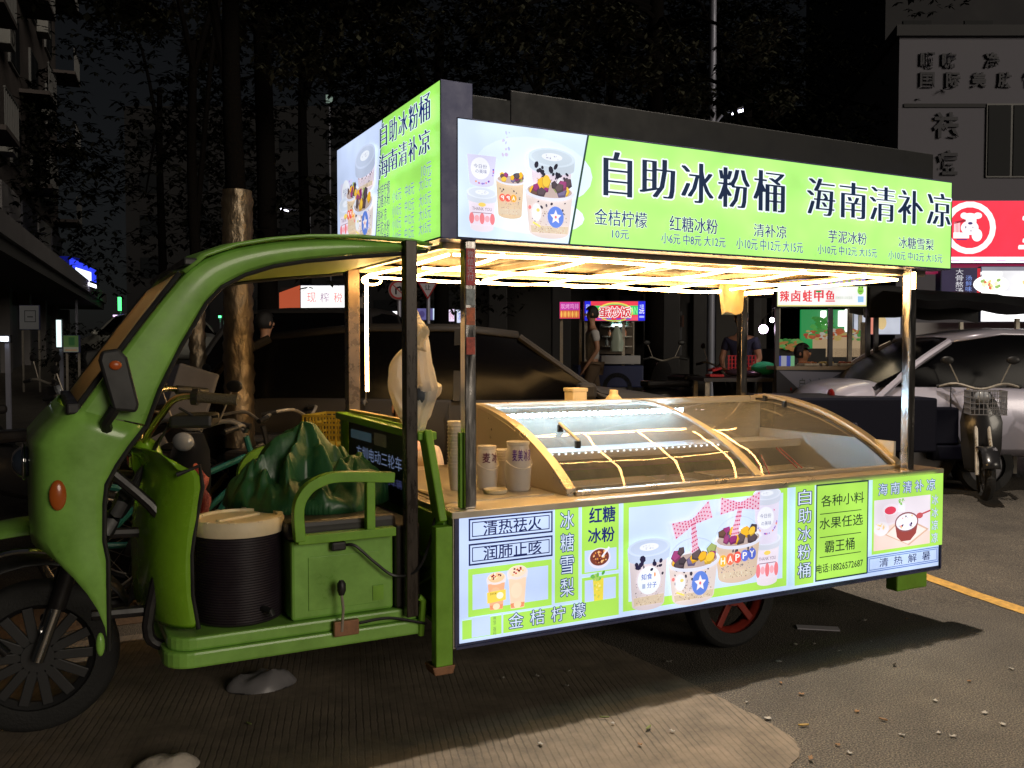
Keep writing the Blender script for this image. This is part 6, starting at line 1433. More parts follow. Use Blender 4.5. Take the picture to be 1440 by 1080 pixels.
# ---- scooters / bikes ------------------------------------------------------
def scooter(label, loc, rz, body, accent, group, basket=None, box=False):
    t = thing('electric_scooter', label, 'scooter', loc, rz, group)
    for x in (-.62, .62):
        w0 = M().torus((x, 0, .23), .185, .045, 'y', 28, 8).build('tyre', RUBBER, t, smooth=True, local=True); g = M().lathe((x, -.03, .23), [(.02, 0), (.05, 0), (.05, .06), (.02, .06)], 12, 'y')
        for k in range(5): q = TAU * k / 5; g.beam((x, 0, .23), (x + math.cos(q) * .15, 0, .23 + math.sin(q) * .15), .03, .02, up=(0, 1, 0))
        g.torus((x, 0, .23), .15, .012, 'y', 24, 6); g.build('rim', mat('alloy_rim', (.3, .3, .32)), w0, smooth=True, local=True)
    g = M(); rings = []
    for x, w_, z0, z1 in ((-.80, .05, .55, .66), (-.66, .12, .45, .72), (-.40, .15, .32, .74), (-.16, .14, .24, .70), (-.05, .13, .22, .40), (.20, .13, .20, .27), (.38, .14, .21, .30)):
        rings.append([(x, -w_, z0), (x, w_, z0), (x, w_ * 1.05, (z0 + z1) / 2), (x, w_ * .8, z1), (x, -w_ * .8, z1), (x, -w_ * 1.05, (z0 + z1) / 2)])
    g.ring(rings); g.build('body_shell', body, t, smooth=True, local=True, sub=1)
    g = M(); rings = []
    for z, w_, x in ((.26, .13, .36), (.45, .17, .42), (.70, .18, .40), (.88, .14, .36), (.98, .08, .34)): rings.append([(x, -w_, z), (x + .05, -w_ * .5, z), (x + .07, 0, z), (x + .05, w_ * .5, z), (x, w_, z), (x - .03, 0, z)])
    g.ring(rings); g.build('front_shield', body, t, smooth=True, local=True)
    M().box((-.42, 0, .77), (.62, .26, .09)).build('seat', mat('black_vinyl', (.02, .018, .018)), t, bevel=.035, local=True)
    for s_ in (-1, 1): M().tube([(.62, s_ * .07, .23), (.42, s_ * .05, .72)], .018, 8).build('fork', STEELD, t, smooth=True, local=True)
    h_ = M().tube(catmull([(.26, -.34, 1.02), (.30, -.2, 1.05), (.36, 0, 1.0), (.30, .2, 1.05), (.26, .34, 1.02)], 4), .013, 8).build('handlebar', STEELD, t, smooth=True, local=True)
    for s_ in (-1, 1):
        M().tube([(.27, s_ * .24, 1.04), (.25, s_ * .36, 1.02)], .019, 8).build('grip', BLACKP, h_, smooth=True, local=True); M().tube([(.31, s_ * .18, 1.06), (.30, s_ * .26, 1.24)], .006, 6).build('mirror_stalk', STEELD, h_, local=True); M().sph((.30, s_ * .28, 1.27), .06, 8, (.3, 1, .65)).build('mirror', BLACKP, h_, smooth=True, local=True)
    M().sph((.43, 0, .93), .075, 8, (.6, 1, .8)).build('headlight', mat('car_lamp', (.35, .37, .4), .1, coat=1), t, smooth=True, local=True)
    g = M(); rows = []
    for i in range(9): q = R(20 + i * 15); rows.append([(.62 + .26 * math.cos(q), y, .23 + .26 * math.sin(q)) for y in (-.07, 0, .07)])
    g.grid(rows); g.build('front_mudguard', accent, t, smooth=True, solid=.006, local=True)
    if basket:
        g = M()
        for i in range(8):
            for y in (-.15, .15): g.bb((.42 + i * .035, y - .003, .78), (.426 + i * .035, y + .003, 1.0))
        for z in (.78, .83, .88, .93, .99):
            for y in (-.15, .15): g.bb((.42, y - .004, z), (.68, y + .004, z + .007))
            for x in (.42, .675): g.bb((x, -.15, z), (x + .007, .15, z + .007))
        for i in range(9):
            for x in (.42, .675): g.bb((x, -.15 + i * .036, .78), (x + .006, -.144 + i * .036, 1.0))
        g.build('basket', basket, t, local=True)
    if box: M().box((-.85, 0, .95), (.34, .36, .30)).build('rear_box', accent, t, bevel=.03, local=True)
    return t
DP = mat('dark_scooter_paint', (.015, .015, .017), .3, coat=.4)
GS = 'scooters and bikes parked along the kerb'
scooter('electric scooter with a grey wire basket in front of the silver car', G(1368, 8.7), RZ - 1.85, DP, DP, GS, basket=mat('grey_basket_wire', (.28, .28, .30), .4, .5))
teal = mat('turquoise_plastic', (.015, .13, .115), .35, coat=.3); yel = mat('faded_yellow_plastic', (.42, .30, .03), .5); whp = mat('off_white_panel', (.25, .25, .29), .6, var=.12, vs=8); redp = mat('matt_red_plastic', (.50, .04, .02), .5)
def bicycle(label, loc, rz, frame, wheelc=None, basket=None, guard=None, group=GS):
    t = thing('bicycle', label, 'bicycle', loc, rz, group)
    for x in (-.52, .52):
        w0 = M().torus((x, 0, .33), .31, .02, 'y', 36, 8).build('tyre', RUBBER, t, smooth=True, local=True); g = M().torus((x, 0, .33), .285, .008, 'y', 36, 6)
        for k in range(14): q = TAU * k / 14; g.tube([(x, 0, .33), (x + math.cos(q) * .285, 0, .33 + math.sin(q) * .285)], .0018, 4)
        g.build('rim', wheelc or STEELD, w0, local=True)
        if guard: M().torus((x, 0, .33), .36, .022, 'y', 16, 6, R(20), R(160)).build('mudguard', guard, t, smooth=True, local=True)
    g = M()
    for a, b in (((-.52, 0, .33), (-.12, 0, .30)), ((-.12, 0, .30), (-.22, 0, .78)), ((-.12, 0, .30), (.38, 0, .72)), ((-.2, 0, .60), (.36, 0, .82)), ((-.52, 0, .33), (-.2, 0, .66)), ((.52, 0, .33), (.36, 0, .95))): g.tube([a, b], .02, 8)
    g.build('frame', frame, t, smooth=True, local=True)
    M().sph((-.24, 0, .84), .1, 8, (1.3, .8, .4)).build('saddle', BLACKP, t, smooth=True, local=True); M().tube([(-.22, 0, .76), (-.24, 0, .84)], .014, 6).build('seat_post', STEELD, t, local=True)
    h_ = M().tube(catmull([(.20, -.30, 1.02), (.32, -.18, 1.04), (.35, 0, .98), (.32, .18, 1.04), (.20, .30, 1.02)], 4), .012, 8).build('handlebar', STEELD, t, smooth=True, local=True)
    for s_ in (-1, 1): M().tube([(.25, s_ * .28, 1.03), (.16, s_ * .33, 1.01)], .017, 8).build('grip', BLACKP, h_, smooth=True, local=True)
    M().torus((-.12, 0, .30), .09, .008, 'y', 20, 6).build('chainring', STEELD, t, local=True)
    if basket:
        g = M(); B0 = (.40, -.18, .78); B1 = (.70, .18, 1.0)
        for i in range(7):
            x = B0[0] + (B1[0] - B0[0]) * i / 6
            for y in (B0[1], B1[1]): g.bb((x - .006, y - .005, B0[2]), (x + .006, y + .005, B1[2]))
        for i in range(8):
            y = B0[1] + (B1[1] - B0[1]) * i / 7
            for x in (B0[0], B1[0]): g.bb((x - .005, y - .006, B0[2]), (x + .005, y + .006, B1[2]))
        for z in (B0[2], .86, .93, B1[2] - .01):
            for y in (B0[1], B1[1]): g.bb((B0[0], y - .006, z), (B1[0], y + .006, z + .016))
            for x in (B0[0], B1[0]): g.bb((x - .006, B0[1], z), (x + .006, B1[1], z + .016))
        g.bb((B0[0], B0[1], B0[2] - .005), (B1[0], B1[1], B0[2] + .005)); g.build('basket', basket, t, local=True)
    return t
bicycle('shared bicycle with a yellow slatted basket parked beyond the tarpaulin', G(372, 6.6), RZ - .25, yel, basket=yel)
bicycle('turquoise bicycle leaning near the foil wrapped trunk', G(262, 5.6), RZ + .5, teal, guard=teal)
bicycle('bicycle with a thick red front mudguard just behind the footwell barrel', G(205, 7.0), RZ + .1, mat('dark_frame', (.02, .02, .02), .4), guard=redp)
scooter('black electric scooter with turquoise mudguard, left of the foil wrapped trunk', G(228, 6.4), RZ + 1.9, DP, teal, GS)
scooter('black electric scooter with an off white rear box near the trunk', G(272, 7.4), RZ + .9, DP, whp, GS, box=True)
scooter('dark electric scooter in the gloom just left of the green cab', G(62, 7.2), RZ + 1.1, DP, DP, GS, basket=mat('grey_basket_wire', (.28, .28, .30)))
scooter('dark electric scooter further back at the left edge', G(20, 9.0), RZ + .9, DP, DP, GS)
scooter('dark electric scooter behind the green windscreen pillar', G(165, 8.2), RZ + 1.3, DP, DP, GS)
scooter('dark motor scooter standing right of the fried rice stall', G(945, 13.2), RZ + 1.8, DP, DP, GS)
scooter('dark electric scooter parked under the grey pole beside the fried rice stall', G(975, 12.0), RZ + .3, DP, mat('dark_red_plastic', (.15, .01, .02), .4), GS)
scooter('black electric scooter seen end-on between the wrapped trunk and the yellow basket', G(318, 5.9), RZ - 1.9, DP, DP, GS)
scooter('black electric scooter half hidden by the tarpaulin, handlebars showing above it', G(452, 7.0), RZ + .35, DP, DP, GS)
bicycle('dark bicycle crammed in between the scooters behind the handlebar', G(300, 6.1), RZ + .75, mat('dark_frame', (.02, .02, .02)), guard=mat('dark_frame', (.02, .02, .02)))
# white board leaning, covered heap
t = thing('leaning_board', 'off white board leaning on the scooters behind the cab pillar', 'board', G(268, 6.2), RZ)
M().box((0, 0, 1.15), (.28, .04, .42), rot=Matrix.Rotation(.30, 3, 'Y')).build('board_panel', whp, t, bevel=.01, local=True); M().box((-.16, -.1, .74), (.16, .03, .32), rot=Matrix.Rotation(-.5, 3, 'Y')).build('board_strip', whp, t, local=True); M().beam((.02, .02, .0), (0, .02, 1.0), .04, .03, up=(0, 1, 0)).build('prop_stick', BLACKM, t, local=True)
t = thing('covered_motorbike', 'grey rain cover draped over a motorbike behind the cab pillar', 'cover', G(222, 8.2), RZ); g = M(); g.sph((0, 0, .82), .55, 16, (1.3, .6, .8)); g.v = [(a, b, max(0, c + .14 * mn.noise(Vector((a * 3, b * 3, c * 3))) + .05 * mn.noise(Vector((a * 9, b * 9, c * 9))))) for a, b, c in g.v]; g.build('cover_sheet', mat('grey_rain_cover', (.11, .10, .12), .6, bump=.3, bs=10), t, smooth=True, local=True)
# metal kerb bin / green panel etc. at far left
# ---- wrapped tree trunks --------------------------------------------------
FOIL = mat('gold_foil_wrap', (.27, .215, .15), .46, .9, bump=1.0, bs=16, var=.3, vs=6, stretch=(1, 1, .55))
BARK = mat('dark_bark', (.008, .007, .0065), 1, spec=0, bump=.6, bs=30)
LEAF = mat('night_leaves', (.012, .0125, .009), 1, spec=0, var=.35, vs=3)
def leaves(n, blobs, rnd, s0=.05, s1=.11):
    V = []; F = []
    for i in range(n):
        bx_, by_, bz_, br = blobs[rnd.randrange(len(blobs))]
        d_ = Vector((rnd.gauss(0, 1), rnd.gauss(0, 1), rnd.gauss(0, 1))); d_.normalize(); rr = br * (rnd.random() ** .4)
        c = Vector((bx_, by_, bz_)) + Vector((d_.x, d_.y, d_.z * .75)) * rr
        az = rnd.uniform(0, TAU)
        for k in range(rnd.randint(3, 6)):
            a = az + k * 1.1 + rnd.uniform(-.3, .3); L_ = rnd.uniform(s0, s1); e = rnd.uniform(-.9, .1)
            dr = Vector((math.cos(a) * math.cos(e), math.sin(a) * math.cos(e), math.sin(e))); sd = dr.cross(Vector((0, 0, 1))).normalized() * L_ * .22
            b = len(V); V += [c, c + dr * L_ * .5 + sd, c + dr * L_, c + dr * L_ * .5 - sd]; F.append((b, b + 1, b + 2, b + 3))
    return V, F
def tree(label, loc, h, tr, blobs, n, seed, wrap=None, limbs=True, s=(.06, .14), group='street trees over the stalls'):
    rnd = random.Random(seed); t = thing('street_tree', label, 'tree', loc, 0, group)
    M().tube(catmull([(0, 0, 0), (.02, .01, h * .35), (-.03, .02, h * .7), (0, 0, h)], 4), [tr * (1 - .5 * i / 12) for i in range(13)], 14).build('trunk', BARK, t, smooth=True, local=True)
    if wrap:
        g = M(); rings = []; n_ = 28
        for k in range(60):
            z = wrap[0] + (wrap[1] - wrap[0]) * k / 59
            rings.append([((tr * 1.12 + .012 * mn.noise(Vector((math.cos(q) * 3, math.sin(q) * 3, z * 9))) + .006 * math.sin(z * 60 + q * 2)) * math.cos(q), (tr * 1.12 + .012 * mn.noise(Vector((math.cos(q) * 3, math.sin(q) * 3, z * 9 + 5)))) * math.sin(q), z) for q in [TAU * i / n_ for i in range(n_)]])
        g.ring(rings); g.build('foil_wrap', FOIL, t, smooth=True, local=True)
    if limbs:
        for i, b in enumerate(blobs[:3]):
            M().tube(catmull([(0, 0, h * rnd.uniform(.55, .95)), (b[0] * .4, b[1] * .4, (h + b[2]) * .5), (b[0], b[1], b[2])], 3), [tr * .45 * (1 - .12 * k) for k in range(7)], 7).build('limb', BARK, t, smooth=True, local=True)
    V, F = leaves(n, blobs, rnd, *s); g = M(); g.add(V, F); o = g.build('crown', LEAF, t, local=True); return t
def blobset(rnd, n, R_, z0, z1, r0, r1):
    return [(rnd.uniform(-R_, R_), rnd.uniform(-R_, R_), rnd.uniform(z0, z1), rnd.uniform(r0, r1)) for _ in range(n)]
rt = random.Random(21)
tree('tree with its lower trunk wrapped in shiny gold foil beside the parked SUV', G(336, 6.6), 5.0, .095, blobset(rt, 9, 1.5, 4.4, 6.2, .4, .8), 1500, 1, wrap=(.75, 2.62))
tree('farther tree wrapped in gold foil, seen in the gap of the cab pillar', G(278, 9.0), 4.4, .07, blobset(rt, 8, 1.6, 4.8, 6.6, .5, .8), 1200, 2, wrap=(.6, 2.1))
for i, (px, d, h, R_, nb, lb) in enumerate(((620, 17, 7, 3.6, 26, 'big dark leafy tree rising behind the front signboard'), (860, 18, 7.5, 3.8, 28, 'dark leafy tree above the middle of the side signboard'), (1050, 21, 8, 3.2, 24, 'dark leafy tree between the tall grey pole and the white building'), (430, 22, 8.5, 4.6, 28, 'dark tree mass above the green cab roof'), (230, 30, 9, 5.5, 28, 'far dark tree between the left building and the foil wrapped trunk'), (760, 33, 11, 7, 30, 'tall far tree filling the dark behind the others'), (1000, 36, 12, 7, 30, 'tall far tree left of the white building'))):
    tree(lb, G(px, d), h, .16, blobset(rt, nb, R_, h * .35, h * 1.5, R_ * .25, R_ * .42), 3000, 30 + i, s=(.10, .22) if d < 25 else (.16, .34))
# low hanging leafy branches at the top of the picture (crowns of nearer trees that stand left and right of the frame)
def near_branch(label, px, d, blobs, n, seed):
    L = Loc('street_tree', label, 'tree', px, d, 'street trees over the stalls'); rnd = random.Random(seed)
    z0 = 8; M().tube(catmull([(0, 1.5, 0), (.03, 1.5, 3), (0, 1.4, 6), (0, 1.3, z0)], 4), [.16 - .005 * i for i in range(13)], 12).build('trunk', BARK, L.t, smooth=True, local=True)
    bl = []
    for (a, b, r) in blobs:
        x, z = L.p(a, b); bl.append((x, rnd.uniform(-.3, .5), z, r)); M().tube(catmull([(0, 1.4, min(7, z + .6)), (x * .5, .9, z + .6), (x, .2, z)], 3), [.05 - .006 * k for k in range(7)], 6).build('limb', BARK, L.t, smooth=True, local=True)
    V, F = leaves(n, bl, rnd, .07, .15); M().add(V, F).build('crown', mat('lamplight_tinted_leaves', (.045, .046, .027), .7, var=.5, vs=2), L.t, local=True)  # paler copy of the leaf colour, lamp light painted in
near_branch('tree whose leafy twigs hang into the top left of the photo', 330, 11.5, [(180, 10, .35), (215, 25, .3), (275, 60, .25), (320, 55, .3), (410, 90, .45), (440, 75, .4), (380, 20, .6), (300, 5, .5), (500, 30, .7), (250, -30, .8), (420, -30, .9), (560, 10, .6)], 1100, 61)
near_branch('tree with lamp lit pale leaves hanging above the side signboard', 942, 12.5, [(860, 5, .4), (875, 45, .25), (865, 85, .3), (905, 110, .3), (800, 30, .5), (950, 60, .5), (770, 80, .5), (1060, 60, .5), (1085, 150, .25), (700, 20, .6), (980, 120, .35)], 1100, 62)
# ---- street lamps, poles, road signs --------------------------------------
PG = mat('galvanised_pole', (.36, .37, .46), .5, .4, var=.1, vs=3)
L = Loc('lamp_post', 'tall plain grey pole rising above the side signboard out of the frame', 'pole', 999, 17)
M().tube([(0, 0, 0), (0, 0, 11.5)], [.08, .055], 16).build('pole_shaft', PG, L.t, smooth=True, local=True); M().bb((-.18, -.18, 0), (.18, .18, .05)).build('base_plate', PG, L.t, local=True)
def street_lamp(label, px, py, d, side, size=.30, base=None):
    L = Loc('street_lamp', label, 'street lamp', base or (px - side * 28), d, 'street lamps shining far behind'); x, z = L.p(px, py)
    M().tube([(0, 0, 0), (0, 0, z - .3)], [.07, .045], 12).build('pole_shaft', PG, L.t, smooth=True, local=True); M().tube(catmull([(0, 0, z - .35), (x * .4, 0, z - .08), (x, 0, z)], 4), .03, 8).build('lamp_arm', PG, L.t, smooth=True, local=True)
    M().box((x, 0, z), (size * 1.2, .18, .07), rot=Matrix.Rotation(-.3 * side, 3, 'Y')).build('lamp_head', PG, L.t, bevel=.02, local=True); M().box((x, -.02, z - .045), (size, .16, .03), rot=Matrix.Rotation(-.3 * side, 3, 'Y')).build('lamp_glow', emat('cool_street_lamp', (.85, .82, 1), 9), L.t, local=True)
street_lamp('lit street lamp on a short arm right of the tall grey pole', 1036, 158, 22, 1, .34, 1003)
street_lamp('small lit street lamp above the green cab roof', 402, 295, 34, -1, .30, 437)
def road_sign(label, px, py, d, r, kind):
    L = Loc('road_sign', label, 'road sign', px, d, 'road signs beyond the parked SUV'); x, z = L.p(px, py)
    M().tube([(.0, .06, 0), (0, .06, z + .2)], .035, 10).build('sign_pole', PG, L.t, smooth=True, local=True)
    q = Print((0, -.012, z), (1, 0, 0), (0, 0, 1), (0, -1, 0)); q.step = .0004
    if kind == 'round':
        M().lathe((0, -.01, z), [(.01, 0), (r, 0), (r, .02), (.01, .02)], 32, 'y').build('sign_plate', DARK, L.t, smooth=True, local=True)
        q.ell(0, 0, r, r, (150, 120, 115)); q.ell(0, 0, r * .9, r * .9, (200, 60, 60)); q.ell(0, 0, r * .74, r * .74, (215, 205, 205)); q.line([(-r * .25, -r * .45), (-r * .25, r * .15), (r * .2, r * .3), (r * .25, -r * .1)], r * .16, (20, 20, 24)); q.line([(-r * .55, r * .5), (r * .5, -r * .5)], r * .1, (190, 50, 50))
    else:
        M().prism([(-r, r * .75), (r, r * .75), (0, -r * .95)], lambda a, b, t: (a, t, z + b), -.01, .01).build('sign_plate', DARK, L.t, local=True)
        q.poly([(-r, r * .75), (0, -r * .95), (r, r * .75)], (190, 60, 60)); q.poly([(-r * .78, r * .62), (0, -r * .70), (r * .78, r * .62)], (220, 210, 215)); q.text('让', -r * .3, -r * .02, r * .3, r * .5, (30, 30, 34), off=.01)
    o = q.build('sign_face', None, LITD); o.parent = L.t
road_sign('round no right turn sign dimly seen left of the dark cart post', 561, 408, 15, .17, 'round'); road_sign('triangular give way sign dimly seen right of the dark cart post', 602, 408, 15, .17, 'tri')

# ---- buildings --------------------------------------------------------------
def box_b(t, a, b, nm, m, local=True, bevel=0): return M().bb(a, b).build(nm, m, t, local=local, bevel=bevel)
# left row of shops and flats
Dv = (HF + RT * (-470 / 1265.0)).normalized(); az = math.atan2(Dv.y, Dv.x); o0 = CAM + RT * -4.6 + HF * 0; o0 = Vector((o0.x, o0.y, 0))
t = thing('apartment_building', 'dark row of flats above shops receding along the left edge', 'building', o0, az)
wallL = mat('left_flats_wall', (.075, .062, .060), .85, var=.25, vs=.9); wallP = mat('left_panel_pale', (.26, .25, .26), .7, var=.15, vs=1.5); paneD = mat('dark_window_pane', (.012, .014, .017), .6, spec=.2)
x0, x1 = 12, 41
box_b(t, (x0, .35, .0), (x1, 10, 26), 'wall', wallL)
box_b(t, (x0, -1.4, 3.3), (x1 - .5, .35, 3.55), 'shop_canopy', mat('canopy_concrete', (.10, .10, .10), .8)); box_b(t, (x0, -1.5, 3.55), (x1 - .5, -1.35, 3.95), 'canopy_edge', wallP)
for k in range(8):
    xa = x0 + .6 + k * 3.6
    box_b(t, (xa, .22, 3.95), (xa + 3.2, .34, 6.3), 'billboard_panel', wallP if k % 2 == 0 else mat('billboard_dark', (.05, .05, .07), .6, var=.3, vs=2))
    box_b(t, (xa, .24, .3), (xa + 3.0, .34, 2.9), 'shop_shutter', mat('shop_shutter', (.09, .09, .10), .5, .3)); box_b(t, (xa + 3.05, .0, 0), (xa + 3.45, .34, 3.3), 'pillar', mat('pillar_tile', (.14, .13, .13), .5))
for fl in range(6):
    z = 6.9 + fl * 3.0
    for k in range(7):
        xa = x0 + .8 + k * 4.1
        w0 = box_b(t, (xa, .27, z + .3), (xa + 1.7, .34, z + 2.0), 'window', mat('window_frame_grey', (.14, .14, .14), .5)); 
        for u in (0, 1): box_b(w0, (xa + .06 + u * .82, .25, z + .36), (xa + .82 + u * .82, .268, z + 1.94), 'pane', paneD)
        if k % 2 == 0:
            b0 = box_b(t, (xa + 1.9, -.55, z - .1), (xa + 3.9, .34, z + .02), 'balcony_slab', wallL); g = M()
            for q in range(9): g.bb((xa + 1.92 + q * .24, -.54, z + .02), (xa + 1.95 + q * .24, -.51, z + .9))
            g.bb((xa + 1.9, -.55, z + .9), (xa + 3.9, -.50, z + .95)); g.build('balcony_railing', mat('balcony_railing', (.10, .10, .10), .5), b0, local=True)
        else:
            a_ = box_b(t, (xa + 2.0, -.05, z + .2), (xa + 2.85, .33, z + .8), 'air_conditioner', mat('ac_grey', (.22, .22, .21), .6), bevel=.02)
            M().torus((xa + 2.4, -.06, z + .5), .22, .015, 'y', 20, 6).build('fan_ring', BLACKP, a_, local=True)
# blue bank-like lightbox
L = Loc('blue_shop_sign', 'glowing blue box sign sticking out from the left shop row', 'sign', 104, 30)
def face(r0, r1, y0, y1, zz0, zz1, nm, m_, y=0, th=.05):
    a0 = L.p(r0, 0)[0]; a1 = L.p(r1, 0)[0]; g = M(); v = [(a0, y, L.p(0, y1)[1]), (a1, y + .9, L.p(0, zz1)[1]), (a1, y + .9, L.p(0, zz0)[1]), (a0, y, L.p(0, y0)[1])]
    g.add(v + [(a, b + th, c) for a, b, c in v], [(0, 1, 2, 3), (7, 6, 5, 4), (0, 4, 5, 1), (1, 5, 6, 2), (2, 6, 7, 3), (3, 7, 4, 0)]); return g.build(nm, m_, L.t, local=True)
a0, b0, a1, b1 = L.r(85, 361, 100, 384); M().bb((a0, 0, b0), (a1, .9, b1)).build('sign_case', mat('dark_blue_case', (.01, .01, .10), .4, emis=(.01, .015, .35), es=.3), L.t, local=True)
face(100.3, 119, 362, 382, 377, 395, 'blue_face', emat('blue_sign_glow', (.03, .06, 1.0), 1.0)); face(111, 116, 377, 389, 381, 393, 'white_mark', emat('white_mark_glow', (.8, .9, 1), 2), y=-.12)
face(100, 109, 386, 390, 391, 396, 'under_light', emat('sign_under_light', (.9, .85, 1), 3)); face(109, 119, 392, 396, 398, 403, 'under_light', emat('sign_under_light', (.9, .85, 1), 3))
M().bb((-.02, .2, 0), (.04, .26, b0)).build('support', PG, L.t, local=True)
def small_lit(nm, label, cat, px, d, rect, c, s_, thick=.08, extra=None):
    L = Loc(nm, label, cat, px, d); a0, b0, a1, b1 = L.r(*rect)
    M().bb((a0, 0, b0), (a1, thick, b1)).build('lit_face', emat(nm + '_glow', c, s_), L.t, local=True); M().bb((a0 - .02, thick, b0 - .02), (a1 + .02, thick + .06, b1 + .02)).build('back_case', BLACKP, L.t, local=True)
    M().bb(((a0 + a1) / 2 - .03, thick + .02, 0), ((a0 + a1) / 2 + .03, thick + .05, b0)).build('support', PG, L.t, local=True); return L
small_lit('white_tube_sign', 'thin vertical white light tube under the left canopy', 'light', 82, 16, (80, 450, 84, 488), (.75, .95, .95), 1.4)
small_lit('green_neon_sign', 'small green neon strip far down the street', 'sign', 168, 36, (167, 418, 171, 437), (.1, 1, .25), 2.2)
small_lit('pink_white_sign', 'tiny pink white lit sign below the green neon strip', 'sign', 162, 34, (160, 443, 165, 456), (.9, .6, 1), 2.2)
small_lit('traffic_light', 'pair of tiny green lights far behind the wrapped trunks, left one', 'traffic light', 309, 40, (308, 444, 311, 447), (.1, 1, .3), 4)
small_lit('traffic_light', 'pair of tiny green lights far behind the wrapped trunks, right one', 'traffic light', 314, 40, (313, 444, 316, 447), (.1, 1, .3), 4)
small_lit('lit_window', 'tiny pale lit window in the dark above the green roof', 'window', 466, 40, (461, 137, 470, 148), (.45, .6, .5), .35)
small_lit('wall_lamp', 'tiny white lamp low at the far left edge', 'lamp', 4, 12, (1, 473, 8, 480), (.8, .85, 1), 3)
L = Loc('menu_board', 'small green and white menu board standing by the left shops', 'sign', 100, 15.5)
def dM(q, w, h): q.rect(0, 0, w, h, (90, 120, 70)); q.rect(0, 0, w, h * .3, (150, 150, 130)); q.rect(w * .35, h * .4, w * .75, h * .9, (60, 100, 60)); q.rect(w * .1, h * .1, w * .9, h * .14, (190, 110, 60))
lit_sign(L, 90, 472, 111, 495, dM, print_mat('low_print', .22), depth=.05); posts_(L, [L.p(92, 0)[0], L.p(109, 0)[0]], 0, L.p(0, 495)[1], y=.05, w=.03)
L = Loc('wall_poster', 'pale square poster on the wall of the left shops', 'poster', 42, 19)
def dP(q, w, h): q.rect(0, 0, w, h, (150, 150, 150)); q.frame(w * .25, h * .3, w * .85, h * .8, w * .04, (60, 60, 60)); q.rect(w * .4, h * .5, w * .7, h * .55, (70, 70, 70))
lit_sign(L, 29, 430, 56, 463, dP, LITD, depth=.04); posts_(L, [L.p(31, 0)[0], L.p(54, 0)[0]], 0, L.p(0, 463)[1], y=.04, w=.03)
def shrub(label, px, d, n, seed, r=.5):
    rnd = random.Random(seed); t = thing('potted_shrub', label, 'shrub', G(px, d), 0); V, F = leaves(n, [(0, 0, .9, r), (.3, .1, .7, r * .8), (-.3, -.1, 1.0, r * .8)], rnd, .06, .12); M().add(V, F).build('foliage', LEAF, t, local=True); M().lathe((0, 0, 0), [(.2, 0), (.28, .35), (.3, .4), (.26, .4)], 16).build('pot', DARK, t, smooth=True, local=True); M().tube([(0, 0, .3), (.05, 0, 1)], .02, 6).build('stem', BARK, t, local=True)
shrub('dark shrub in a pot by the white light tube at left', 128, 17, 500, 5, .9)
# dark low structure filling the middle behind the stalls
L = Loc('covered_walkway', 'dark two storey shop block with thick columns behind the fried rice stall', 'building', 900, 21)
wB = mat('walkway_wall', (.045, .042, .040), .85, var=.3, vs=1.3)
xa, _ = L.p(640, 0); xb, _ = L.p(1120, 0)
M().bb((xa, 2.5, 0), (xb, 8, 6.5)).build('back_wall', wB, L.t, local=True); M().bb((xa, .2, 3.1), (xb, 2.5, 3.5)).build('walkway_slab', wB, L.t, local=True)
for px in (700, 790, 945, 990, 1060): x, _ = L.p(px, 0); M().bb((x - .22, .2, 0), (x + .22, .64, 3.1)).build('column', mat('column_dark', (.035, .033, .034), .7, var=.2), L.t, bevel=.02, local=True)
a0, b0, a1, b1 = L.r(950, 408, 982, 430); 
for i in range(13): x = a0 + (a1 - a0) * i / 12; M().bb((x - .012, 2.40, b0), (x + .012, 2.43, b1)).build('grille_bar', mat('grille_bar', (.20, .19, .19), .5), L.t, local=True)
for r_, c in (((952, 432, 985, 500), (.15, .15, .165)), ((955, 458, 968, 470), (.13, .055, .035)), ((972, 438, 988, 456), (.13, .055, .035)), ((1005, 415, 1030, 500), (.085, .085, .09)), ((852, 408, 880, 420), (.08, .08, .12)), ((882, 407, 920, 420), (.10, .10, .18)), ((925, 405, 932, 480), (.2, .2, .2))):
    a0, b0, a1, b1 = L.r(*r_); M().bb((a0, 2.30, b0), (a1, 2.38, b1)).build('wall_panel', mat('panel_%d_%d' % (r_[0], r_[1]), c, .6, var=.15), L.t, local=True)
for i, z in enumerate((4.2, 4.2, 4.2, 4.2)):
    x, _ = L.p(700 + 110 * i, 0); w0 = M().bb((x, 2.42, z), (x + 1.6, 2.49, z + 1.4)).build('window', mat('window_frame_grey', (.14, .14, .14)), L.t, local=True); M().bb((x + .08, 2.40, z + .08), (x + 1.52, 2.418, z + 1.32)).build('pane', paneD, w0, local=True)
# right white building with wall lettering
L = Loc('white_clinic_building', 'dim white building with dark wall characters at upper right', 'building', 1258, 30)
wW = mat('dim_white_wall', (.19, .185, .22), .85, var=.08, vs=.7)
xe = L.p(1900, 0)[0]; zt = L.p(0, 58)[1]
D2 = Vector((200 / 1265.0, 1, 0)).normalized()
g = M().prism([(0, 0), (xe, 0), (xe + 3, 16), (D2.x * 16, D2.y * 16)], lambda a, b, t: (a, b, t), 0, zt); g.build('wall', wW, L.t, local=True)
g = M().prism([(-.15, -.15), (xe, -.15), (xe + 3, 16.2), (D2.x * 16 - .2, D2.y * 16.2)], lambda a, b, t: (a, b, t), zt, zt + .35); g.build('parapet', mat('parapet_dark', (.06, .06, .065), .8), L.t, local=True)
a0, b0, a1, b1 = L.r(1380, 150, 1520, 252); w0 = M().bb((a0, -.06, b0), (a1, -.01, b1)).build('window', mat('window_frame_grey', (.14, .14, .14)), L.t, local=True)
for i in range(4): u = a0 + .05 + i * (a1 - a0) / 4; M().bb((u, -.09, b0 + .06), (u + (a1 - a0) / 4 - .1, -.062, b1 - .06)).build('pane', paneD, w0, local=True)
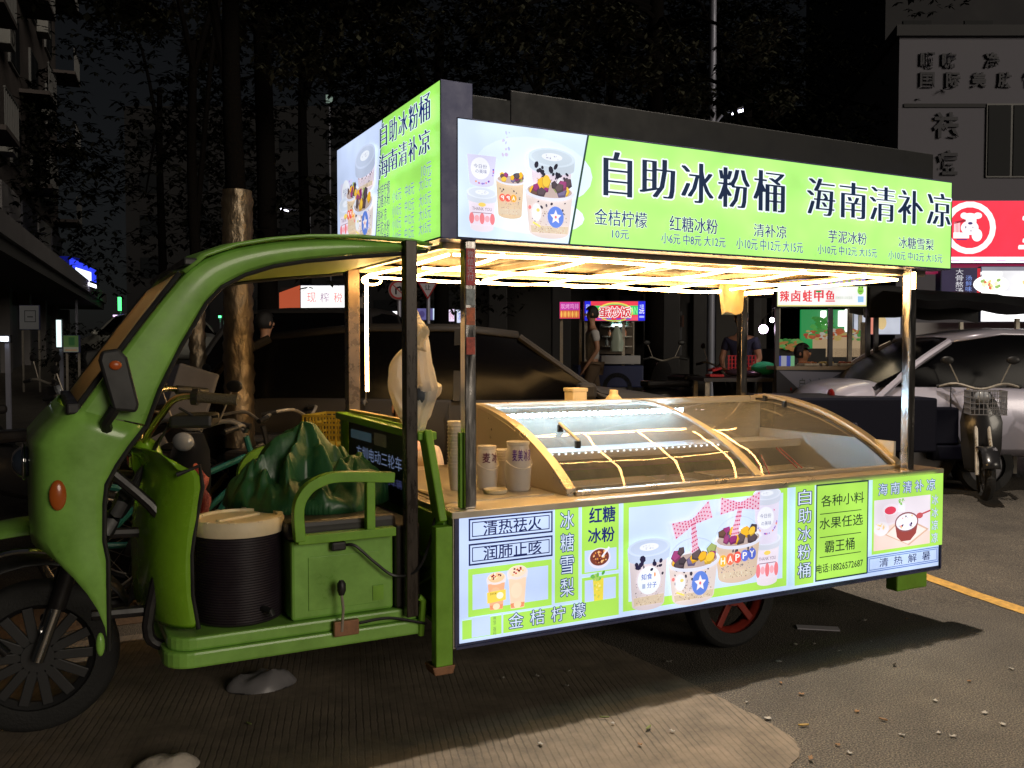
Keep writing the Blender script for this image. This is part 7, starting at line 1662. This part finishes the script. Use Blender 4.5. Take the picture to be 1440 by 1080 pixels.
a0, b0, a1, b1 = L.r(1265, 150, 1378, 155); M().bb((a0, -.05, b0), (a1, -.005, b1)).build('ledge', mat('parapet_dark', (.06, .06, .065)), L.t, local=True)
g = M()
def wall_text(ch, r_, m_=mat('dark_wall_characters', (.035, .035, .05), .6)):
    a0, b0, a1, b1 = L.r(*r_); gv, gf = glyphs(ch, .03); xs = [q[0] for q in gv]; ys = [q[1] for q in gv]
    f = lambda u, v: (a0 + (a1 - a0) * (u - min(xs)) / (max(xs) - min(xs)), b0 + (b1 - b0) * (v - min(ys)) / (max(ys) - min(ys)))
    q = M(); q.v = [(f(u, v)[0], -.06, f(u, v)[1]) for u, v in gv]; q.f = list(gf); q.build('wall_character', m_, L.t, local=True, solid=.05)
wall_text('祛', (1306, 162, 1341, 198)); wall_text('痘', (1312, 214, 1340, 250))
for i, ch in enumerate('嗮嘛 净 肌'): 
    if ch != ' ': wall_text(ch, (1286 + i * 30, 80, 1306 + i * 30, 102))
for i, ch in enumerate('国际美肤管'): wall_text(ch, (1286 + i * 36, 107, 1306 + i * 36, 128))
w1 = M().bb((-.03, 0, 0), (0, .02, .02)).build('corner_bead', wW, L.t, local=True)
# side face windows
for k in range(2):
    s_ = 2.5 + k * 5; p_ = D2 * s_; z = L.p(0, 250)[1] - 1.0
    M().box((p_.x - .03, p_.y, z), (.06, 1.8, 1.6), rz=math.atan2(D2.y, D2.x) - math.pi / 2).build('window', paneD, L.t, local=True)
L = Loc('tall_tower', 'very dark taller tower block behind the dim white building', 'building', 1340, 52)
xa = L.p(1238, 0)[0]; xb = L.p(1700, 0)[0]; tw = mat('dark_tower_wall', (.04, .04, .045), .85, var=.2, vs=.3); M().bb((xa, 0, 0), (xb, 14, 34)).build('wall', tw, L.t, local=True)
for fl in range(10):
    for k in range(5):
        x = xa + 1 + k * 3.5; z = 6 + fl * 2.9; M().bb((x, -.06, z), (x + 1.6, -.005, z + 1.5)).build('window', paneD, L.t, local=True)
# dark apartment slab far behind the trees (closes the view at street level)
L = Loc('far_building', 'unlit block closing the street far behind the trees', 'building', 620, 62)
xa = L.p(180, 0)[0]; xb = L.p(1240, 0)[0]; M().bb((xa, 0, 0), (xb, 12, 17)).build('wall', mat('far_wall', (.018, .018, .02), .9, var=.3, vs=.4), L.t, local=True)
for fl in range(5):
    for k in range(16):
        x = xa + 1 + k * 3.2; z = 2.4 + fl * 2.9; M().bb((x, -.06, z), (x + 1.5, -.005, z + 1.4)).build('window', paneD, L.t, local=True)
# dark blue cargo tricycle standing behind the cart's rear
L = Loc('blue_cargo_tricycle', 'dark blue cargo tricycle standing in the shade behind the rear cart post', 'tricycle', 1235, 8.2)
nb = mat('night_blue_paint', (.0025, .003, .010), .6, spec=.15)
M().bb((-.95, 0, .45), (.55, 1.0, .95)).build('cargo_box', nb, L.t, bevel=.02, local=True); M().bb((.6, .2, .35), (1.1, .8, .5)).build('driver_floor', nb, L.t, bevel=.02, local=True); M().bb((.55, .2, .5), (.85, .8, .85)).build('seat_base', nb, L.t, bevel=.02, local=True)
for x in (-.45, 1.25): lwheel(L, x, .27, .27, .05 if x < 0 else .45)
q = Print((-.9, -.006, .5), (1, 0, 0), (0, 0, 1), (0, -1, 0)); q.text('sunra', .55, .18, .72, .225, (120, 120, 140)); o = q.build('side_lettering', None, LITD); o.parent = L.t
M().tube(catmull([(1.2, .5, .3), (1.1, .5, .9), (.95, .25, 1.02)], 4), .018, 8).build('handlebar', STEELD, L.t, smooth=True, local=True)
